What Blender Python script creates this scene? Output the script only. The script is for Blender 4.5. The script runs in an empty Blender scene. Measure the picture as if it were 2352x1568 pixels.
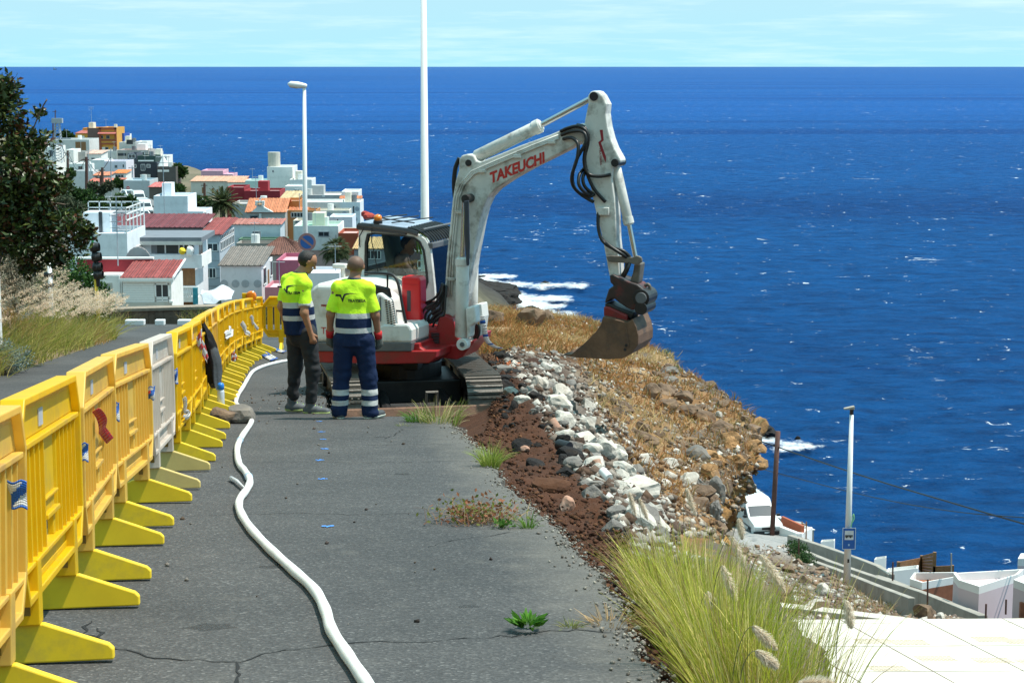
import bpy, bmesh, math, random
import numpy as np
from mathutils import Vector, Matrix, noise as mnoise
from mathutils.bvhtree import BVHTree
rnd = random.Random(7)
S = bpy.context.scene
C = S.collection
R = math.radians
               # ---- camera, sky, sun, exposure
FPX, PW, PH = 4200.0, 2352.0, 1568.0
PITCH = math.atan(631.0 / FPX)
CAMZ = 1.6
cam_data = bpy.data.cameras.new('camera')
cam = bpy.data.objects.new('camera', cam_data)
C.objects.link(cam)
cam.location = (0, 0, CAMZ)
cam.rotation_euler = (R(90) - PITCH, 0, 0)
cam_data.sensor_width = 36.0
cam_data.lens = 36.0 * FPX / PW
cam_data.clip_start = 0.2
cam_data.clip_end = 400000
S.camera = cam
S.render.resolution_x, S.render.resolution_y = 1024, 682
SUN_EL, SUN_AZ = R(66), R(4)          # azimuth from +x towards +y
sdir = Vector((math.cos(SUN_EL) * math.cos(SUN_AZ), math.cos(SUN_EL) * math.sin(SUN_AZ), math.sin(SUN_EL)))
sun_data = bpy.data.lights.new('sun', 'SUN')
sun_data.energy = 4.9
sun_data.angle = R(0.55)
sun_data.color = (1.0, 0.945, 0.855)
sun = bpy.data.objects.new('sun', sun_data)
C.objects.link(sun)
sun.rotation_euler = sdir.to_track_quat('Z', 'Y').to_euler()
world = bpy.data.worlds.new('World')
S.world = world
world.use_nodes = True
wn, wl = world.node_tree.nodes, world.node_tree.links
wn.clear()
w_out = wn.new('ShaderNodeOutputWorld')
w_bg = wn.new('ShaderNodeBackground')
w_bg.inputs['Strength'].default_value = 0.095
sky = wn.new('ShaderNodeTexSky')
sky.sky_type = 'NISHITA'
sky.sun_disc = False
sky.sun_elevation = SUN_EL
sky.sun_rotation = R(90) - SUN_AZ
sky.altitude = 30
sky.air_density = 1.0
sky.dust_density = 0.15
sky.ozone_density = 3.0
w_tint = wn.new('ShaderNodeMix'); w_tint.data_type = 'RGBA'; w_tint.blend_type = 'MULTIPLY'
w_tint.inputs[0].default_value = 1.0
w_tint.inputs[7].default_value = (1.42, 0.93, 1.20, 1)
wl.new(sky.outputs[0], w_tint.inputs[6])
w_tc = wn.new('ShaderNodeTexCoord')
w_map = wn.new('ShaderNodeMapping'); w_map.inputs['Scale'].default_value = (7, 7, 90)
w_noi = wn.new('ShaderNodeTexNoise'); w_noi.inputs['Scale'].default_value = 1.6; w_noi.inputs['Detail'].default_value = 7; w_noi.inputs['Roughness'].default_value = 0.62
w_rmp = wn.new('ShaderNodeValToRGB')
w_rmp.color_ramp.elements[0].position = 0.47; w_rmp.color_ramp.elements[0].color = (0, 0, 0, 1)
w_rmp.color_ramp.elements[1].position = 0.82; w_rmp.color_ramp.elements[1].color = (0.75, 0.75, 0.75, 1)
w_mix = wn.new('ShaderNodeMix'); w_mix.data_type = 'RGBA'
w_mix.inputs[7].default_value = (7.6, 9.8, 10.3, 1)
wl.new(w_tc.outputs['Generated'], w_map.inputs[0]); wl.new(w_map.outputs[0], w_noi.inputs['Vector'])
wl.new(w_noi.outputs[0], w_rmp.inputs[0]); wl.new(w_rmp.outputs[0], w_mix.inputs[0])
w_sep = wn.new('ShaderNodeSeparateXYZ'); wl.new(w_tc.outputs['Generated'], w_sep.inputs[0])
w_hz = wn.new('ShaderNodeValToRGB')                     # sea haze: pale cyan band all round the horizon
for e_, (p_, v_) in zip([w_hz.color_ramp.elements[0], w_hz.color_ramp.elements[1], w_hz.color_ramp.elements.new(.04)], [(0, .95), (.10, 0), (.04, .8)]): e_.position = p_; e_.color = (v_, v_, v_, 1)
w_hz.color_ramp.elements[0].position = 0.0
wl.new(w_sep.outputs[2], w_hz.inputs[0])
w_hmix = wn.new('ShaderNodeMix'); w_hmix.data_type = 'RGBA'; w_hmix.inputs[7].default_value = (3.7, 8.0, 9.3, 1)
wl.new(w_hz.outputs[0], w_hmix.inputs[0]); wl.new(w_tint.outputs[2], w_hmix.inputs[6])
wl.new(w_hmix.outputs[2], w_mix.inputs[6]); wl.new(w_mix.outputs[2], w_bg.inputs['Color'])
wl.new(w_bg.outputs[0], w_out.inputs['Surface'])
S.view_settings.view_transform = 'Standard'
try: S.view_settings.look = 'None'
except Exception: pass
S.view_settings.exposure = 0.24
S.view_settings.gamma = 1.0
S.view_settings.use_curve_mapping = False
S.render.engine = 'CYCLES'
S.cycles.max_bounces = 6
S.cycles.transparent_max_bounces = 16
               # ---- measuring helpers
CP, SP = math.cos(PITCH), math.sin(PITCH)
ROADS = 0.1112                                   # fall of the road per metre
def ray(px, py):
 u, v = (px - PW / 2) / FPX, (PH / 2 - py) / FPX
 return Vector((u, CP + v * SP, v * CP - SP))
def at(px, py, Y):                               # point seen at (px,py), Y metres ahead
 r = ray(px, py)
 return Vector((0, 0, CAMZ)) + r * (Y / r.y)
def onroad(px, py, dz=0.0):
 r = ray(px, py)
 t = (dz - CAMZ) / (r.z + ROADS * r.y)
 return Vector((0, 0, CAMZ)) + r * t
def onz(px, py, z):
 r = ray(px, py)
 return Vector((0, 0, CAMZ)) + r * ((z - CAMZ) / r.z)
def roadz(y): return -ROADS * y
def lerp(a, b, t): return a + (b - a) * t
               # ---- mesh helpers
class MB:
 def __init__(s): s.v, s.f, s.m = [], [], []
 def add(s, vs, fs, mi=0):
  o = len(s.v)
  s.v.extend([tuple(p) for p in vs]); s.f.extend([tuple(i + o for i in f) for f in fs]); s.m.extend([mi] * len(fs))
  return s
 def box(s, x0, x1, y0, y1, z0, z1, mi=0, M=None):
  vs = [Vector((x, y, z)) for z in (z0, z1) for y in (y0, y1) for x in (x0, x1)]
  if M is not None: vs = [M @ p for p in vs]
  return s.add(vs, [(0, 2, 3, 1), (4, 5, 7, 6), (0, 1, 5, 4), (2, 6, 7, 3), (0, 4, 6, 2), (1, 3, 7, 5)], mi)
 def hexa(s, b, t, mi=0):                     # b, t: four bottom and four top points, counterclockwise from above
  vs = list(b) + list(t)
  return s.add(vs, [(3, 2, 1, 0), (4, 5, 6, 7), (0, 1, 5, 4), (1, 2, 6, 5), (2, 3, 7, 6), (3, 0, 4, 7)], mi)
 def prism(s, pts, fn, mi=0):                 # pts 2D polygon; fn(p, k) -> 3D for k = 0, 1
  n = len(pts)
  vs = [fn(p, 0) for p in pts] + [fn(p, 1) for p in pts]
  fs = [tuple(range(n - 1, -1, -1)), tuple(range(n, 2 * n))]
  for i in range(n):
   j = (i + 1) % n
   fs.append((i, j, n + j, n + i))
  return s.add(vs, fs, mi)
 def tube(s, pts, r, n=8, cap=True, mi=0):
  pts = [Vector(p) for p in pts]
  if not hasattr(r, '__len__'): r = [r] * len(pts)
  vs, fs = [], []
  up = None
  for i, p in enumerate(pts):
   t = (pts[min(i + 1, len(pts) - 1)] - pts[max(i - 1, 0)])
   if t.length < 1e-9: t = Vector((0, 0, 1))
   t.normalize()
   if up is None:
    a = Vector((0, 0, 1)) if abs(t.z) < .9 else Vector((1, 0, 0))
    up = t.cross(a).normalized()
   up = (up - t * up.dot(t))
   up = up.normalized() if up.length > 1e-6 else t.orthogonal().normalized()
   w = t.cross(up)
   for k in range(n):
    an = 2 * math.pi * k / n
    vs.append(p + (up * math.cos(an) + w * math.sin(an)) * r[i])
  for i in range(len(pts) - 1):
   for k in range(n):
    k2 = (k + 1) % n
    fs.append((i * n + k, i * n + k2, (i + 1) * n + k2, (i + 1) * n + k))
  if cap:
   fs.append(tuple(range(n - 1, -1, -1))); fs.append(tuple((len(pts) - 1) * n + k for k in range(n)))
  return s.add(vs, fs, mi)
 def ball(s, c, r, n=10, mi=0, sc=(1, 1, 1)):
  c = Vector(c); vs, fs = [], []
  rings = max(4, n // 2 + 1)
  for i in range(rings + 1):
   th = math.pi * i / rings
   for k in range(n):
    ph = 2 * math.pi * k / n
    vs.append(c + Vector((r * sc[0] * math.sin(th) * math.cos(ph), r * sc[1] * math.sin(th) * math.sin(ph), r * sc[2] * math.cos(th))))
  for i in range(rings):
   for k in range(n):
    k2 = (k + 1) % n
    fs.append((i * n + k, (i + 1) * n + k, (i + 1) * n + k2, i * n + k2))
  return s.add(vs, fs, mi)
 def quad(s, a, b, c, d, mi=0): return s.add([a, b, c, d], [(0, 1, 2, 3)], mi)
 def mesh(s, name, mats, smooth=False):
  me = bpy.data.meshes.new(name)
  me.from_pydata(s.v, [], s.f)
  for m in (mats if isinstance(mats, (list, tuple)) else [mats]): me.materials.append(m)
  if any(s.m): me.polygons.foreach_set('material_index', s.m)
  if smooth:
   me.polygons.foreach_set('use_smooth', [True] * len(me.polygons))
  me.update()
  return me
def link(name, me, parent=None):
 o = bpy.data.objects.new(name, me)
 C.objects.link(o)
 if parent is not None: o.parent = parent
 return o
def obj(name, mb, mats, parent=None, smooth=False, bevel=0, seg=2, angle=None):
 o = link(name, mb.mesh(name, mats, smooth), parent)
 if bevel:
  b = o.modifiers.new('bevel', 'BEVEL'); b.width = bevel; b.segments = seg; b.limit_method = 'ANGLE'; b.angle_limit = R(35)
 if smooth and angle:
  try: o.data.set_sharp_from_angle(angle=R(angle))
  except Exception: pass
 return o
def tag(o, label=None, cat=None, group=None, kind=None):
 if label: o['label'] = label
 if cat: o['category'] = cat
 if group: o['group'] = group
 if kind: o['kind'] = kind
 return o
def thing(name, label, cat, loc=(0, 0, 0), rotz=0.0, group=None, mat=None):
 o = bpy.data.objects.new(name, None)
 C.objects.link(o)
 o.empty_display_size = .2
 if mat is not None: o.matrix_world = mat
 else:
  o.location = loc; o.rotation_euler = (0, 0, rotz)
 return tag(o, label, cat, group)
def local(o):                                    # world -> frame of an Empty just made
 m = Matrix.LocRotScale(o.location, o.rotation_euler.to_quaternion(), None) if o.rotation_mode != 'QUATERNION' else o.matrix_basis
 return m.inverted()
def dup(o, loc=None, rotz=None, label=None, group=None, mat=None):
 c = o.copy(); C.objects.link(c)
 if mat is not None: c.matrix_world = mat
 if loc is not None: c.location = loc
 if rotz is not None: c.rotation_euler = (0, 0, rotz)
 if label: c['label'] = label
 if group: c['group'] = group
 def kids(a, b):
  for ch in list(a.children):
   d = ch.copy(); C.objects.link(d); d.parent = b
   kids(ch, d)
 kids(o, c)
 return c
               # ---- material helpers
def NT(m):
 m.use_nodes = True
 return m.node_tree.nodes, m.node_tree.links
def mk(n, t, **kw):
 x = n.new(t)
 for k, v in kw.items():
  if hasattr(x, k) and not k.startswith('i_'): setattr(x, k, v)
  else: x.inputs[k[2:] if k.startswith('i_') else k].default_value = v
 return x
def c4(c): return (c[0], c[1], c[2], 1)
def ramp(n, pts, interp='LINEAR'):
 r = n.new('ShaderNodeValToRGB'); e = r.color_ramp; e.interpolation = interp
 while len(e.elements) < len(pts): e.elements.new(0.5)
 for el, (p, c) in zip(e.elements, pts): el.position = p; el.color = c4(c)
 return r
def noise_(n, l, scale, detail=4, rough=.55, vec=None):
 x = n.new('ShaderNodeTexNoise'); x.inputs['Scale'].default_value = scale; x.inputs['Detail'].default_value = detail; x.inputs['Roughness'].default_value = rough
 if vec is not None: l.new(vec, x.inputs['Vector'])
 return x
def mixc(n, l, fac, a, b, mode='MIX'):
 x = n.new('ShaderNodeMix'); x.data_type = 'RGBA'; x.blend_type = mode
 for v, i in ((fac, 0), (a, 6), (b, 7)):
  if hasattr(v, 'links'): l.new(v, x.inputs[i])
  elif i == 0: x.inputs[0].default_value = v
  else: x.inputs[i].default_value = c4(v)
 return x.outputs[2]
def mat(name, col, rough=.6, metal=0, var=.14, vs=6.0, dirt=None, da=.5, ds=3.0, bump=0, bs=40, spec=.5, transl=0, coat=0, world=False, rnd_obj=0):
 m = bpy.data.materials.new(name); n, l = NT(m)
 b = n['Principled BSDF']
 tc = n.new('ShaderNodeTexCoord'); vec = tc.outputs['Object']
 if world: vec = n.new('ShaderNodeNewGeometry').outputs['Position']
 nz = noise_(n, l, vs, 6, .6, vec)
 cr = ramp(n, [(.3, [c * (1 - var) for c in col]), (.7, [min(1, c * (1 + var)) for c in col])])
 l.new(nz.outputs[0], cr.inputs[0]); out = cr.outputs[0]
 if dirt is not None:
  nd = noise_(n, l, ds, 8, .65, vec)
  rd = ramp(n, [(.5, (0, 0, 0)), (.72, (da, da, da))]); l.new(nd.outputs[0], rd.inputs[0])
  out = mixc(n, l, rd.outputs[0], out, dirt)
 if rnd_obj:
  oi = n.new('ShaderNodeObjectInfo')
  hs = mk(n, 'ShaderNodeHueSaturation'); mr = n.new('ShaderNodeMapRange')
  mr.inputs['To Min'].default_value = 1 - rnd_obj; mr.inputs['To Max'].default_value = 1 + rnd_obj
  l.new(oi.outputs['Random'], mr.inputs['Value']); l.new(mr.outputs[0], hs.inputs['Value']); l.new(out, hs.inputs['Color']); out = hs.outputs[0]
 l.new(out, b.inputs['Base Color'])
 b.inputs['Roughness'].default_value = rough; b.inputs['Metallic'].default_value = metal
 b.inputs['Specular IOR Level'].default_value = spec
 if coat: b.inputs['Coat Weight'].default_value = coat
 if bump:
  nb = noise_(n, l, bs, 6, .6, vec); bp = n.new('ShaderNodeBump'); bp.inputs['Strength'].default_value = bump; bp.inputs['Distance'].default_value = .02
  l.new(nb.outputs[0], bp.inputs['Height']); l.new(bp.outputs[0], b.inputs['Normal'])
 if transl:
  tr = n.new('ShaderNodeBsdfTranslucent'); l.new(out, tr.inputs['Color'])
  mx = n.new('ShaderNodeMixShader'); mx.inputs[0].default_value = transl
  l.new(b.outputs[0], mx.inputs[1]); l.new(tr.outputs[0], mx.inputs[2]); l.new(mx.outputs[0], n['Material Output'].inputs['Surface'])
 return m
def attr_mat(name, rough=.9, bump=.5, bs=9.0, var=.25, vs=5.0, spec=.2, transl=0):  # colour stored per vertex (the thing's own colour)
 m = bpy.data.materials.new(name); n, l = NT(m); b = n['Principled BSDF']
 a = n.new('ShaderNodeAttribute'); a.attribute_name = 'tint'
 g = n.new('ShaderNodeNewGeometry')
 nz = noise_(n, l, vs, 8, .7, g.outputs['Position'])
 cr = ramp(n, [(.25, (1 - var,) * 3), (.75, (1 + var,) * 3)]); l.new(nz.outputs[0], cr.inputs[0])
 out = mixc(n, l, 1.0, a.outputs['Color'], cr.outputs[0], 'MULTIPLY')
 l.new(out, b.inputs['Base Color']); b.inputs['Roughness'].default_value = rough; b.inputs['Specular IOR Level'].default_value = spec
 if bump:
  nb = noise_(n, l, bs, 8, .7, g.outputs['Position']); bp = n.new('ShaderNodeBump'); bp.inputs['Strength'].default_value = bump; bp.inputs['Distance'].default_value = .06
  l.new(nb.outputs[0], bp.inputs['Height']); l.new(bp.outputs[0], b.inputs['Normal'])
 if transl:
  tr = n.new('ShaderNodeBsdfTranslucent'); l.new(out, tr.inputs['Color'])
  mx = n.new('ShaderNodeMixShader'); mx.inputs[0].default_value = transl
  l.new(b.outputs[0], mx.inputs[1]); l.new(tr.outputs[0], mx.inputs[2]); l.new(mx.outputs[0], n['Material Output'].inputs['Surface'])
 return m
def np_mesh(name, V, Fq, mats, tint=None, smooth=False):
 V = np.asarray(V, dtype=np.float32); Fq = np.asarray(Fq, dtype=np.int32)
 me = bpy.data.meshes.new(name); k = Fq.shape[1]
 me.vertices.add(len(V)); me.vertices.foreach_set('co', V.ravel())
 me.loops.add(Fq.size); me.loops.foreach_set('vertex_index', Fq.ravel())
 me.polygons.add(len(Fq)); me.polygons.foreach_set('loop_start', np.arange(0, Fq.size, k, dtype=np.int32))
 me.update(calc_edges=True)
 if smooth: me.polygons.foreach_set('use_smooth', np.ones(len(Fq), dtype=bool))
 for m in (mats if isinstance(mats, (list, tuple)) else [mats]): me.materials.append(m)
 if tint is not None:
  at_ = me.color_attributes.new('tint', 'FLOAT_COLOR', 'POINT')
  t4 = np.ones((len(V), 4), dtype=np.float32); t4[:, :3] = tint
  at_.data.foreach_set('color', t4.ravel())
 me.validate()
 return me
def grid_faces(nr, nc):
 i = np.arange(nr - 1)[:, None] * nc + np.arange(nc - 1)[None, :]
 return np.stack([i, i + 1, i + nc + 1, i + nc], -1).reshape(-1, 4)
_pr = np.random.RandomState(3); _tab = _pr.rand(64, 64, 64)
def vnoise(P, sc):
 q = np.asarray(P) * sc + 1000.37; i = np.floor(q).astype(int); f = q - i; f = f * f * (3 - 2 * f)
 def g(a, b, c): return _tab[(i[..., 0] + a) % 64, (i[..., 1] + b) % 64, (i[..., 2] + c) % 64]
 x0 = g(0, 0, 0) * (1 - f[..., 0]) + g(1, 0, 0) * f[..., 0]; x1 = g(0, 1, 0) * (1 - f[..., 0]) + g(1, 1, 0) * f[..., 0]
 x2 = g(0, 0, 1) * (1 - f[..., 0]) + g(1, 0, 1) * f[..., 0]; x3 = g(0, 1, 1) * (1 - f[..., 0]) + g(1, 1, 1) * f[..., 0]
 return ((x0 * (1 - f[..., 1]) + x1 * f[..., 1]) * (1 - f[..., 2]) + (x2 * (1 - f[..., 1]) + x3 * f[..., 1]) * f[..., 2]) * 2 - 1
def fbm(P, sc, oct=5, gain=.5, ridge=False):
 t = 0; a = 1.0
 for k in range(oct):
  v = vnoise(P, sc * 2 ** k)
  t = t + a * ((.5 - abs(v)) * 1.6 if ridge else v); a *= gain
 return t
def catmull(A, t):                                # A (n,...) sampled at parameters t in 0..n-1
 n = len(A); i = np.clip(np.floor(t).astype(int), 0, n - 2); f = (t - i)
 sh = (len(t),) + (1,) * (A.ndim - 1); f = f.reshape(sh)
 p0, p1, p2, p3 = A[np.clip(i - 1, 0, n - 1)], A[i], A[i + 1], A[np.clip(i + 2, 0, n - 1)]
 return p1 + .5 * f * (p2 - p0 + f * (2 * p0 - 5 * p1 + 4 * p2 - p3 + f * (3 * (p1 - p2) + p3 - p0)))
def loft(sections, nr, nc):
 A = np.array([[list(p) for p in s] for s in sections], dtype=float)
 A = catmull(A, np.linspace(0, len(A) - 1, nr))
 A = np.swapaxes(catmull(np.swapaxes(A, 0, 1), np.linspace(0, A.shape[1] - 1, nc)), 0, 1)
 return A
def grid_normals(G):
 du = np.gradient(G, axis=0); dv = np.gradient(G, axis=1)
 N = np.cross(dv, du); N /= np.maximum(np.linalg.norm(N, axis=-1, keepdims=True), 1e-9)
 N[N[..., 2] < 0] *= 1
 return N
def bez(pts, n=12):                               # smooth polyline through points
 A = np.array([list(p) for p in pts], dtype=float)
 return [Vector(p) for p in catmull(A, np.linspace(0, len(A) - 1, n))]
def text_polys(body, size=1.0, bold=0.0, shear=0.0):
 cu = bpy.data.curves.new('lettering', 'FONT'); cu.body = body; cu.size = size; cu.offset = bold; cu.shear = shear
 cu.align_x = 'CENTER'; cu.align_y = 'CENTER'; cu.resolution_u = 3
 o = bpy.data.objects.new('lettering', cu); C.objects.link(o)
 dg = bpy.context.evaluated_depsgraph_get()
 me = o.evaluated_get(dg).to_mesh()
 vs = [(v.co.x, v.co.y) for v in me.vertices]; fs = [tuple(p.vertices) for p in me.polygons]
 o.evaluated_get(dg).to_mesh_clear()
 bpy.data.objects.remove(o); bpy.data.curves.remove(cu)
 return vs, fs
               # ==== the setting
SEAZ = -33.0
def proj(V):                                      # world -> photo pixels, used while measuring
 V = np.asarray(V, dtype=float) - np.array([0, 0, CAMZ])
 d = V[..., 1] * CP - V[..., 2] * SP; u = V[..., 1] * SP + V[..., 2] * CP
 return PW / 2 + FPX * V[..., 0] / d, PH / 2 - FPX * u / d
# ---- sea
def sea_material():
 m = bpy.data.materials.new('sea_water'); n, l = NT(m); b = n['Principled BSDF']
 g = n.new('ShaderNodeNewGeometry'); P = g.outputs['Position']
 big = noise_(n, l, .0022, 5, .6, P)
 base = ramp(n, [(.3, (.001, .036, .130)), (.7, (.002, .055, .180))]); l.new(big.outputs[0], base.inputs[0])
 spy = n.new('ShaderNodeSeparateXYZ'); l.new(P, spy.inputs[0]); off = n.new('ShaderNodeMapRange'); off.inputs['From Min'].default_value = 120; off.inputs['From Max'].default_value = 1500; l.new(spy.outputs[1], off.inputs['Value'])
 deep = mixc(n, l, off.outputs[0], base.outputs[0], (.006, .075, .27))  # air light over the distance, put into the colour of the far water
 mp = n.new('ShaderNodeMapping'); mp.inputs['Scale'].default_value = (.6, 1.35, 1); l.new(P, mp.inputs[0])
 w1 = noise_(n, l, .24, 7, .7, mp.outputs[0]); w2 = noise_(n, l, 1.2, 6, .68, mp.outputs[0])
 ad = n.new('ShaderNodeMath'); ad.operation = 'MULTIPLY_ADD'; ad.inputs[1].default_value = .3
 l.new(w2.outputs[0], ad.inputs[0]); l.new(w1.outputs[0], ad.inputs[2])
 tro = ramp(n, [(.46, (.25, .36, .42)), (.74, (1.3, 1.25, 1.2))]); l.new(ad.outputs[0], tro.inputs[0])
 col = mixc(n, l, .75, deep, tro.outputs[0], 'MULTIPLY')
 mps = n.new('ShaderNodeMapping'); mps.inputs['Scale'].default_value = (.0009, .0075, 1); l.new(P, mps.inputs[0])
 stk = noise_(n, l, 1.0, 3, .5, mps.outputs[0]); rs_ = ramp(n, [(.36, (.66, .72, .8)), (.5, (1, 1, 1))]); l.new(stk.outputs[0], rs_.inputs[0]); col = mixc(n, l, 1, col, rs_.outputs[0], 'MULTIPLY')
 mp2 = n.new('ShaderNodeMapping'); mp2.inputs['Scale'].default_value = (.11, .05, 1); l.new(P, mp2.inputs[0])
 f1 = noise_(n, l, 4.2, 5, .72, mp2.outputs[0]); r1 = ramp(n, [(.665, (0, 0, 0)), (.72, (1, 1, 1))]); l.new(f1.outputs[0], r1.inputs[0])
 mp3 = n.new('ShaderNodeMapping'); mp3.inputs['Scale'].default_value = (.018, .0045, 1); l.new(P, mp3.inputs[0])
 f2 = noise_(n, l, 6.5, 6, .8, mp3.outputs[0]); r2 = ramp(n, [(.645, (0, 0, 0)), (.70, (1, 1, 1))]); l.new(f2.outputs[0], r2.inputs[0])
 wc = mixc(n, l, 1.0, r1.outputs[0], r2.outputs[0], 'ADD')
 fin = mixc(n, l, wc, col, (.82, .86, .9))
 l.new(fin, b.inputs['Base Color'])
 b.inputs['Roughness'].default_value = .32; b.inputs['IOR'].default_value = 1.33; b.inputs['Specular IOR Level'].default_value = 0
 bp = n.new('ShaderNodeBump'); bp.inputs['Strength'].default_value = .9; bp.inputs['Distance'].default_value = 1.1
 l.new(ad.outputs[0], bp.inputs['Height']); l.new(bp.outputs[0], b.inputs['Normal'])
 gl = n.new('ShaderNodeBsdfGlossy'); gl.inputs['Roughness'].default_value = .28; l.new(bp.outputs[0], gl.inputs['Normal'])
 fr = n.new('ShaderNodeFresnel'); fr.inputs['IOR'].default_value = 1.33; l.new(bp.outputs[0], fr.inputs['Normal'])
 fm = n.new('ShaderNodeMath'); fm.operation = 'MULTIPLY'; fm.inputs[1].default_value = .16; l.new(fr.outputs[0], fm.inputs[0])
 mx = n.new('ShaderNodeMixShader'); l.new(fm.outputs[0], mx.inputs[0]); l.new(b.outputs[0], mx.inputs[1]); l.new(gl.outputs[0], mx.inputs[2]); l.new(mx.outputs[0], n['Material Output'].inputs['Surface'])
 return m
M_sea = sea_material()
yy = np.concatenate([80 * (1400 / 80) ** np.linspace(0, 1, 620), 1400 * (180000 / 1400) ** np.linspace(.012, 1, 80)])
uu = np.linspace(-.75, .75, 560)
GX = uu[None, :] * yy[:, None]; GY = np.repeat(yy[:, None], len(uu), 1)
P3 = np.stack([GX * .55 + GY * .1, GY * 1.15 - GX * .1, GX * 0], -1)
amp = np.clip(1.2 - GY / 900, 0, 1)
GZ = SEAZ + amp * (.26 * fbm(P3, .16, 3, .5) + .24 * fbm(P3 + 77, .42, 3, .55))
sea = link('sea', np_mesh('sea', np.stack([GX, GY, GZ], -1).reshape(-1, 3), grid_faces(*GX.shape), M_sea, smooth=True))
tag(sea, 'deep blue choppy sea reaching the horizon', kind='structure')
ob = MB(); RO = 180000
ob.add([(0, 0, SEAZ - 3)] + [(RO * math.cos(2 * math.pi * k / 48), RO * math.sin(2 * math.pi * k / 48), SEAZ - 3) for k in range(48)], [(0, k + 1, (k + 1) % 48 + 1) for k in range(48)])  # extra disc added so no sky light shines up from below the horizon
tag(obj('added_sea', ob, M_sea), 'open sea all round', kind='structure')
Yh = np.concatenate([np.linspace(3.0, -30, 12), np.linspace(-40, -420, 16)]); Xh = np.linspace(-420, 150, 60); X, Y = np.meshgrid(Xh, Yh); Ph = np.stack([X, Y, X * 0], -1)
Z = -ROADS * Y - .6 + .30 * np.clip(-8 - Y, 0, 999) + .35 * np.clip(-9 - X, 0, 300) - .8 * np.clip(X - 4, 0, 45) + fbm(Ph, .05, 4) * 1.5 * np.clip((-6 - Y) / 20, 0, 1)  # unseen slope added behind the camera to hold back the cyan sky fill
hill_args = (X, Y, Z)
# ---- surf round the rocks: a sheet of foam on the water
def foam_material():
 m = bpy.data.materials.new('surf_foam'); n, l = NT(m); b = n['Principled BSDF']
 a = n.new('ShaderNodeAttribute'); a.attribute_name = 'tint'
 g = n.new('ShaderNodeNewGeometry'); mp = n.new('ShaderNodeMapping'); mp.inputs['Scale'].default_value = (.8, .45, 1)
 l.new(g.outputs['Position'], mp.inputs[0])
 nz = noise_(n, l, .16, 10, .78, mp.outputs[0])
 sm = n.new('ShaderNodeMath'); sm.operation = 'MULTIPLY_ADD'; sm.inputs[1].default_value = 3.6; l.new(nz.outputs[0], sm.inputs[0]); l.new(a.outputs['Fac'], sm.inputs[2])
 r = ramp(n, [(.0, (0, 0, 0)), (1.0, (1, 1, 1))]); mrf = n.new('ShaderNodeMapRange'); mrf.inputs['From Min'].default_value = 2.25; mrf.inputs['From Max'].default_value = 2.95; l.new(sm.outputs[0], mrf.inputs['Value']); l.new(mrf.outputs[0], r.inputs[0])
 b.inputs['Base Color'].default_value = (.86, .9, .93, 1); b.inputs['Roughness'].default_value = .8
 al = n.new('ShaderNodeMath'); al.operation = 'MULTIPLY'; gt_ = n.new('ShaderNodeMath'); gt_.operation = 'GREATER_THAN'; gt_.inputs[1].default_value = .03; l.new(a.outputs['Fac'], gt_.inputs[0]); l.new(r.outputs[0], al.inputs[0]); l.new(gt_.outputs[0], al.inputs[1]); l.new(al.outputs[0], b.inputs['Alpha'])
 return m
M_foam = foam_material()
def fP(cx, cy): return (1180 + cx / 5.226) / 1.08844, (580 + cy / 5.226) / 1.08844
strokes = []
for a, b, w in [((-500, 560), (540, 585), 26), ((100, 640), (900, 705), 50), ((880, 690), (1430, 700), 38), ((100, 740), (720, 850), 60),
    ((600, 860), (1230, 880), 34), ((680, 920), (900, 990), 70), ((930, 1040), (1260, 1090), 44), ((700, 960), (1180, 960), 25)]:
 strokes.append((fP(*a), fP(*b), w / 5.69 * 2.0))
strokes += [((1740, 1010), (1860, 1022), 16), ((1790, 1030), (1900, 1022), 10), ((1690, 1000), (1760, 992), 8), ((1655, 922), (1668, 918), 4), ((428, 408), (448, 400), 6), ((395, 392), (430, 404), 4)]
def foam_patch(px0, px1, py0, py1, nx, ny):
 ys = [onz((px0 + px1) / 2, q, SEAZ).y for q in (py1, py0)]
 Y = np.linspace(ys[0], ys[1], ny); x0 = onz(px0, py0, SEAZ).x; x1 = onz(px1, py0, SEAZ).x
 xa, xb = min(x0, onz(px0, py1, SEAZ).x), max(x1, onz(px1, py1, SEAZ).x)
 X, YY = np.meshgrid(np.linspace(xa, xb, nx), Y)
 V = np.stack([X, YY, np.full_like(X, SEAZ + .62) + .25 * fbm(np.stack([X, YY, X * 0], -1), .2, 3)], -1)
 qx, qy = proj(V); den = np.zeros_like(X)
 for (ax, ay), (bx, by), w in strokes:
  dx, dy = bx - ax, (by - ay); L2 = dx * dx + dy * dy + 1e-6
  t = np.clip(((qx - ax) * dx + (qy - ay) * dy) / L2, 0, 1)
  d = np.sqrt(((qx - ax - t * dx) * .45) ** 2 + (qy - ay - t * dy) ** 2)
  den = np.maximum(den, np.clip(1.0 - d / (w * 1.25), 0, 1))
 return V.reshape(-1, 3), grid_faces(*X.shape), np.repeat(den.reshape(-1, 1), 3, 1)
FV, FF, FT = [], [], []; off = 0
for args in ((980, 1420, 620, 790, 160, 120), (1640, 1930, 895, 1060, 100, 80), (370, 470, 385, 420, 40, 30)):
 v, f, t = foam_patch(*args); FV.append(v); FF.append(f + off); FT.append(t); off += len(v)
tag(link('surf', np_mesh('surf', np.concatenate(FV), np.concatenate(FF), M_foam, np.concatenate(FT), True)),
 'white surf breaking round the dark coastal rocks', kind='stuff')
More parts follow.
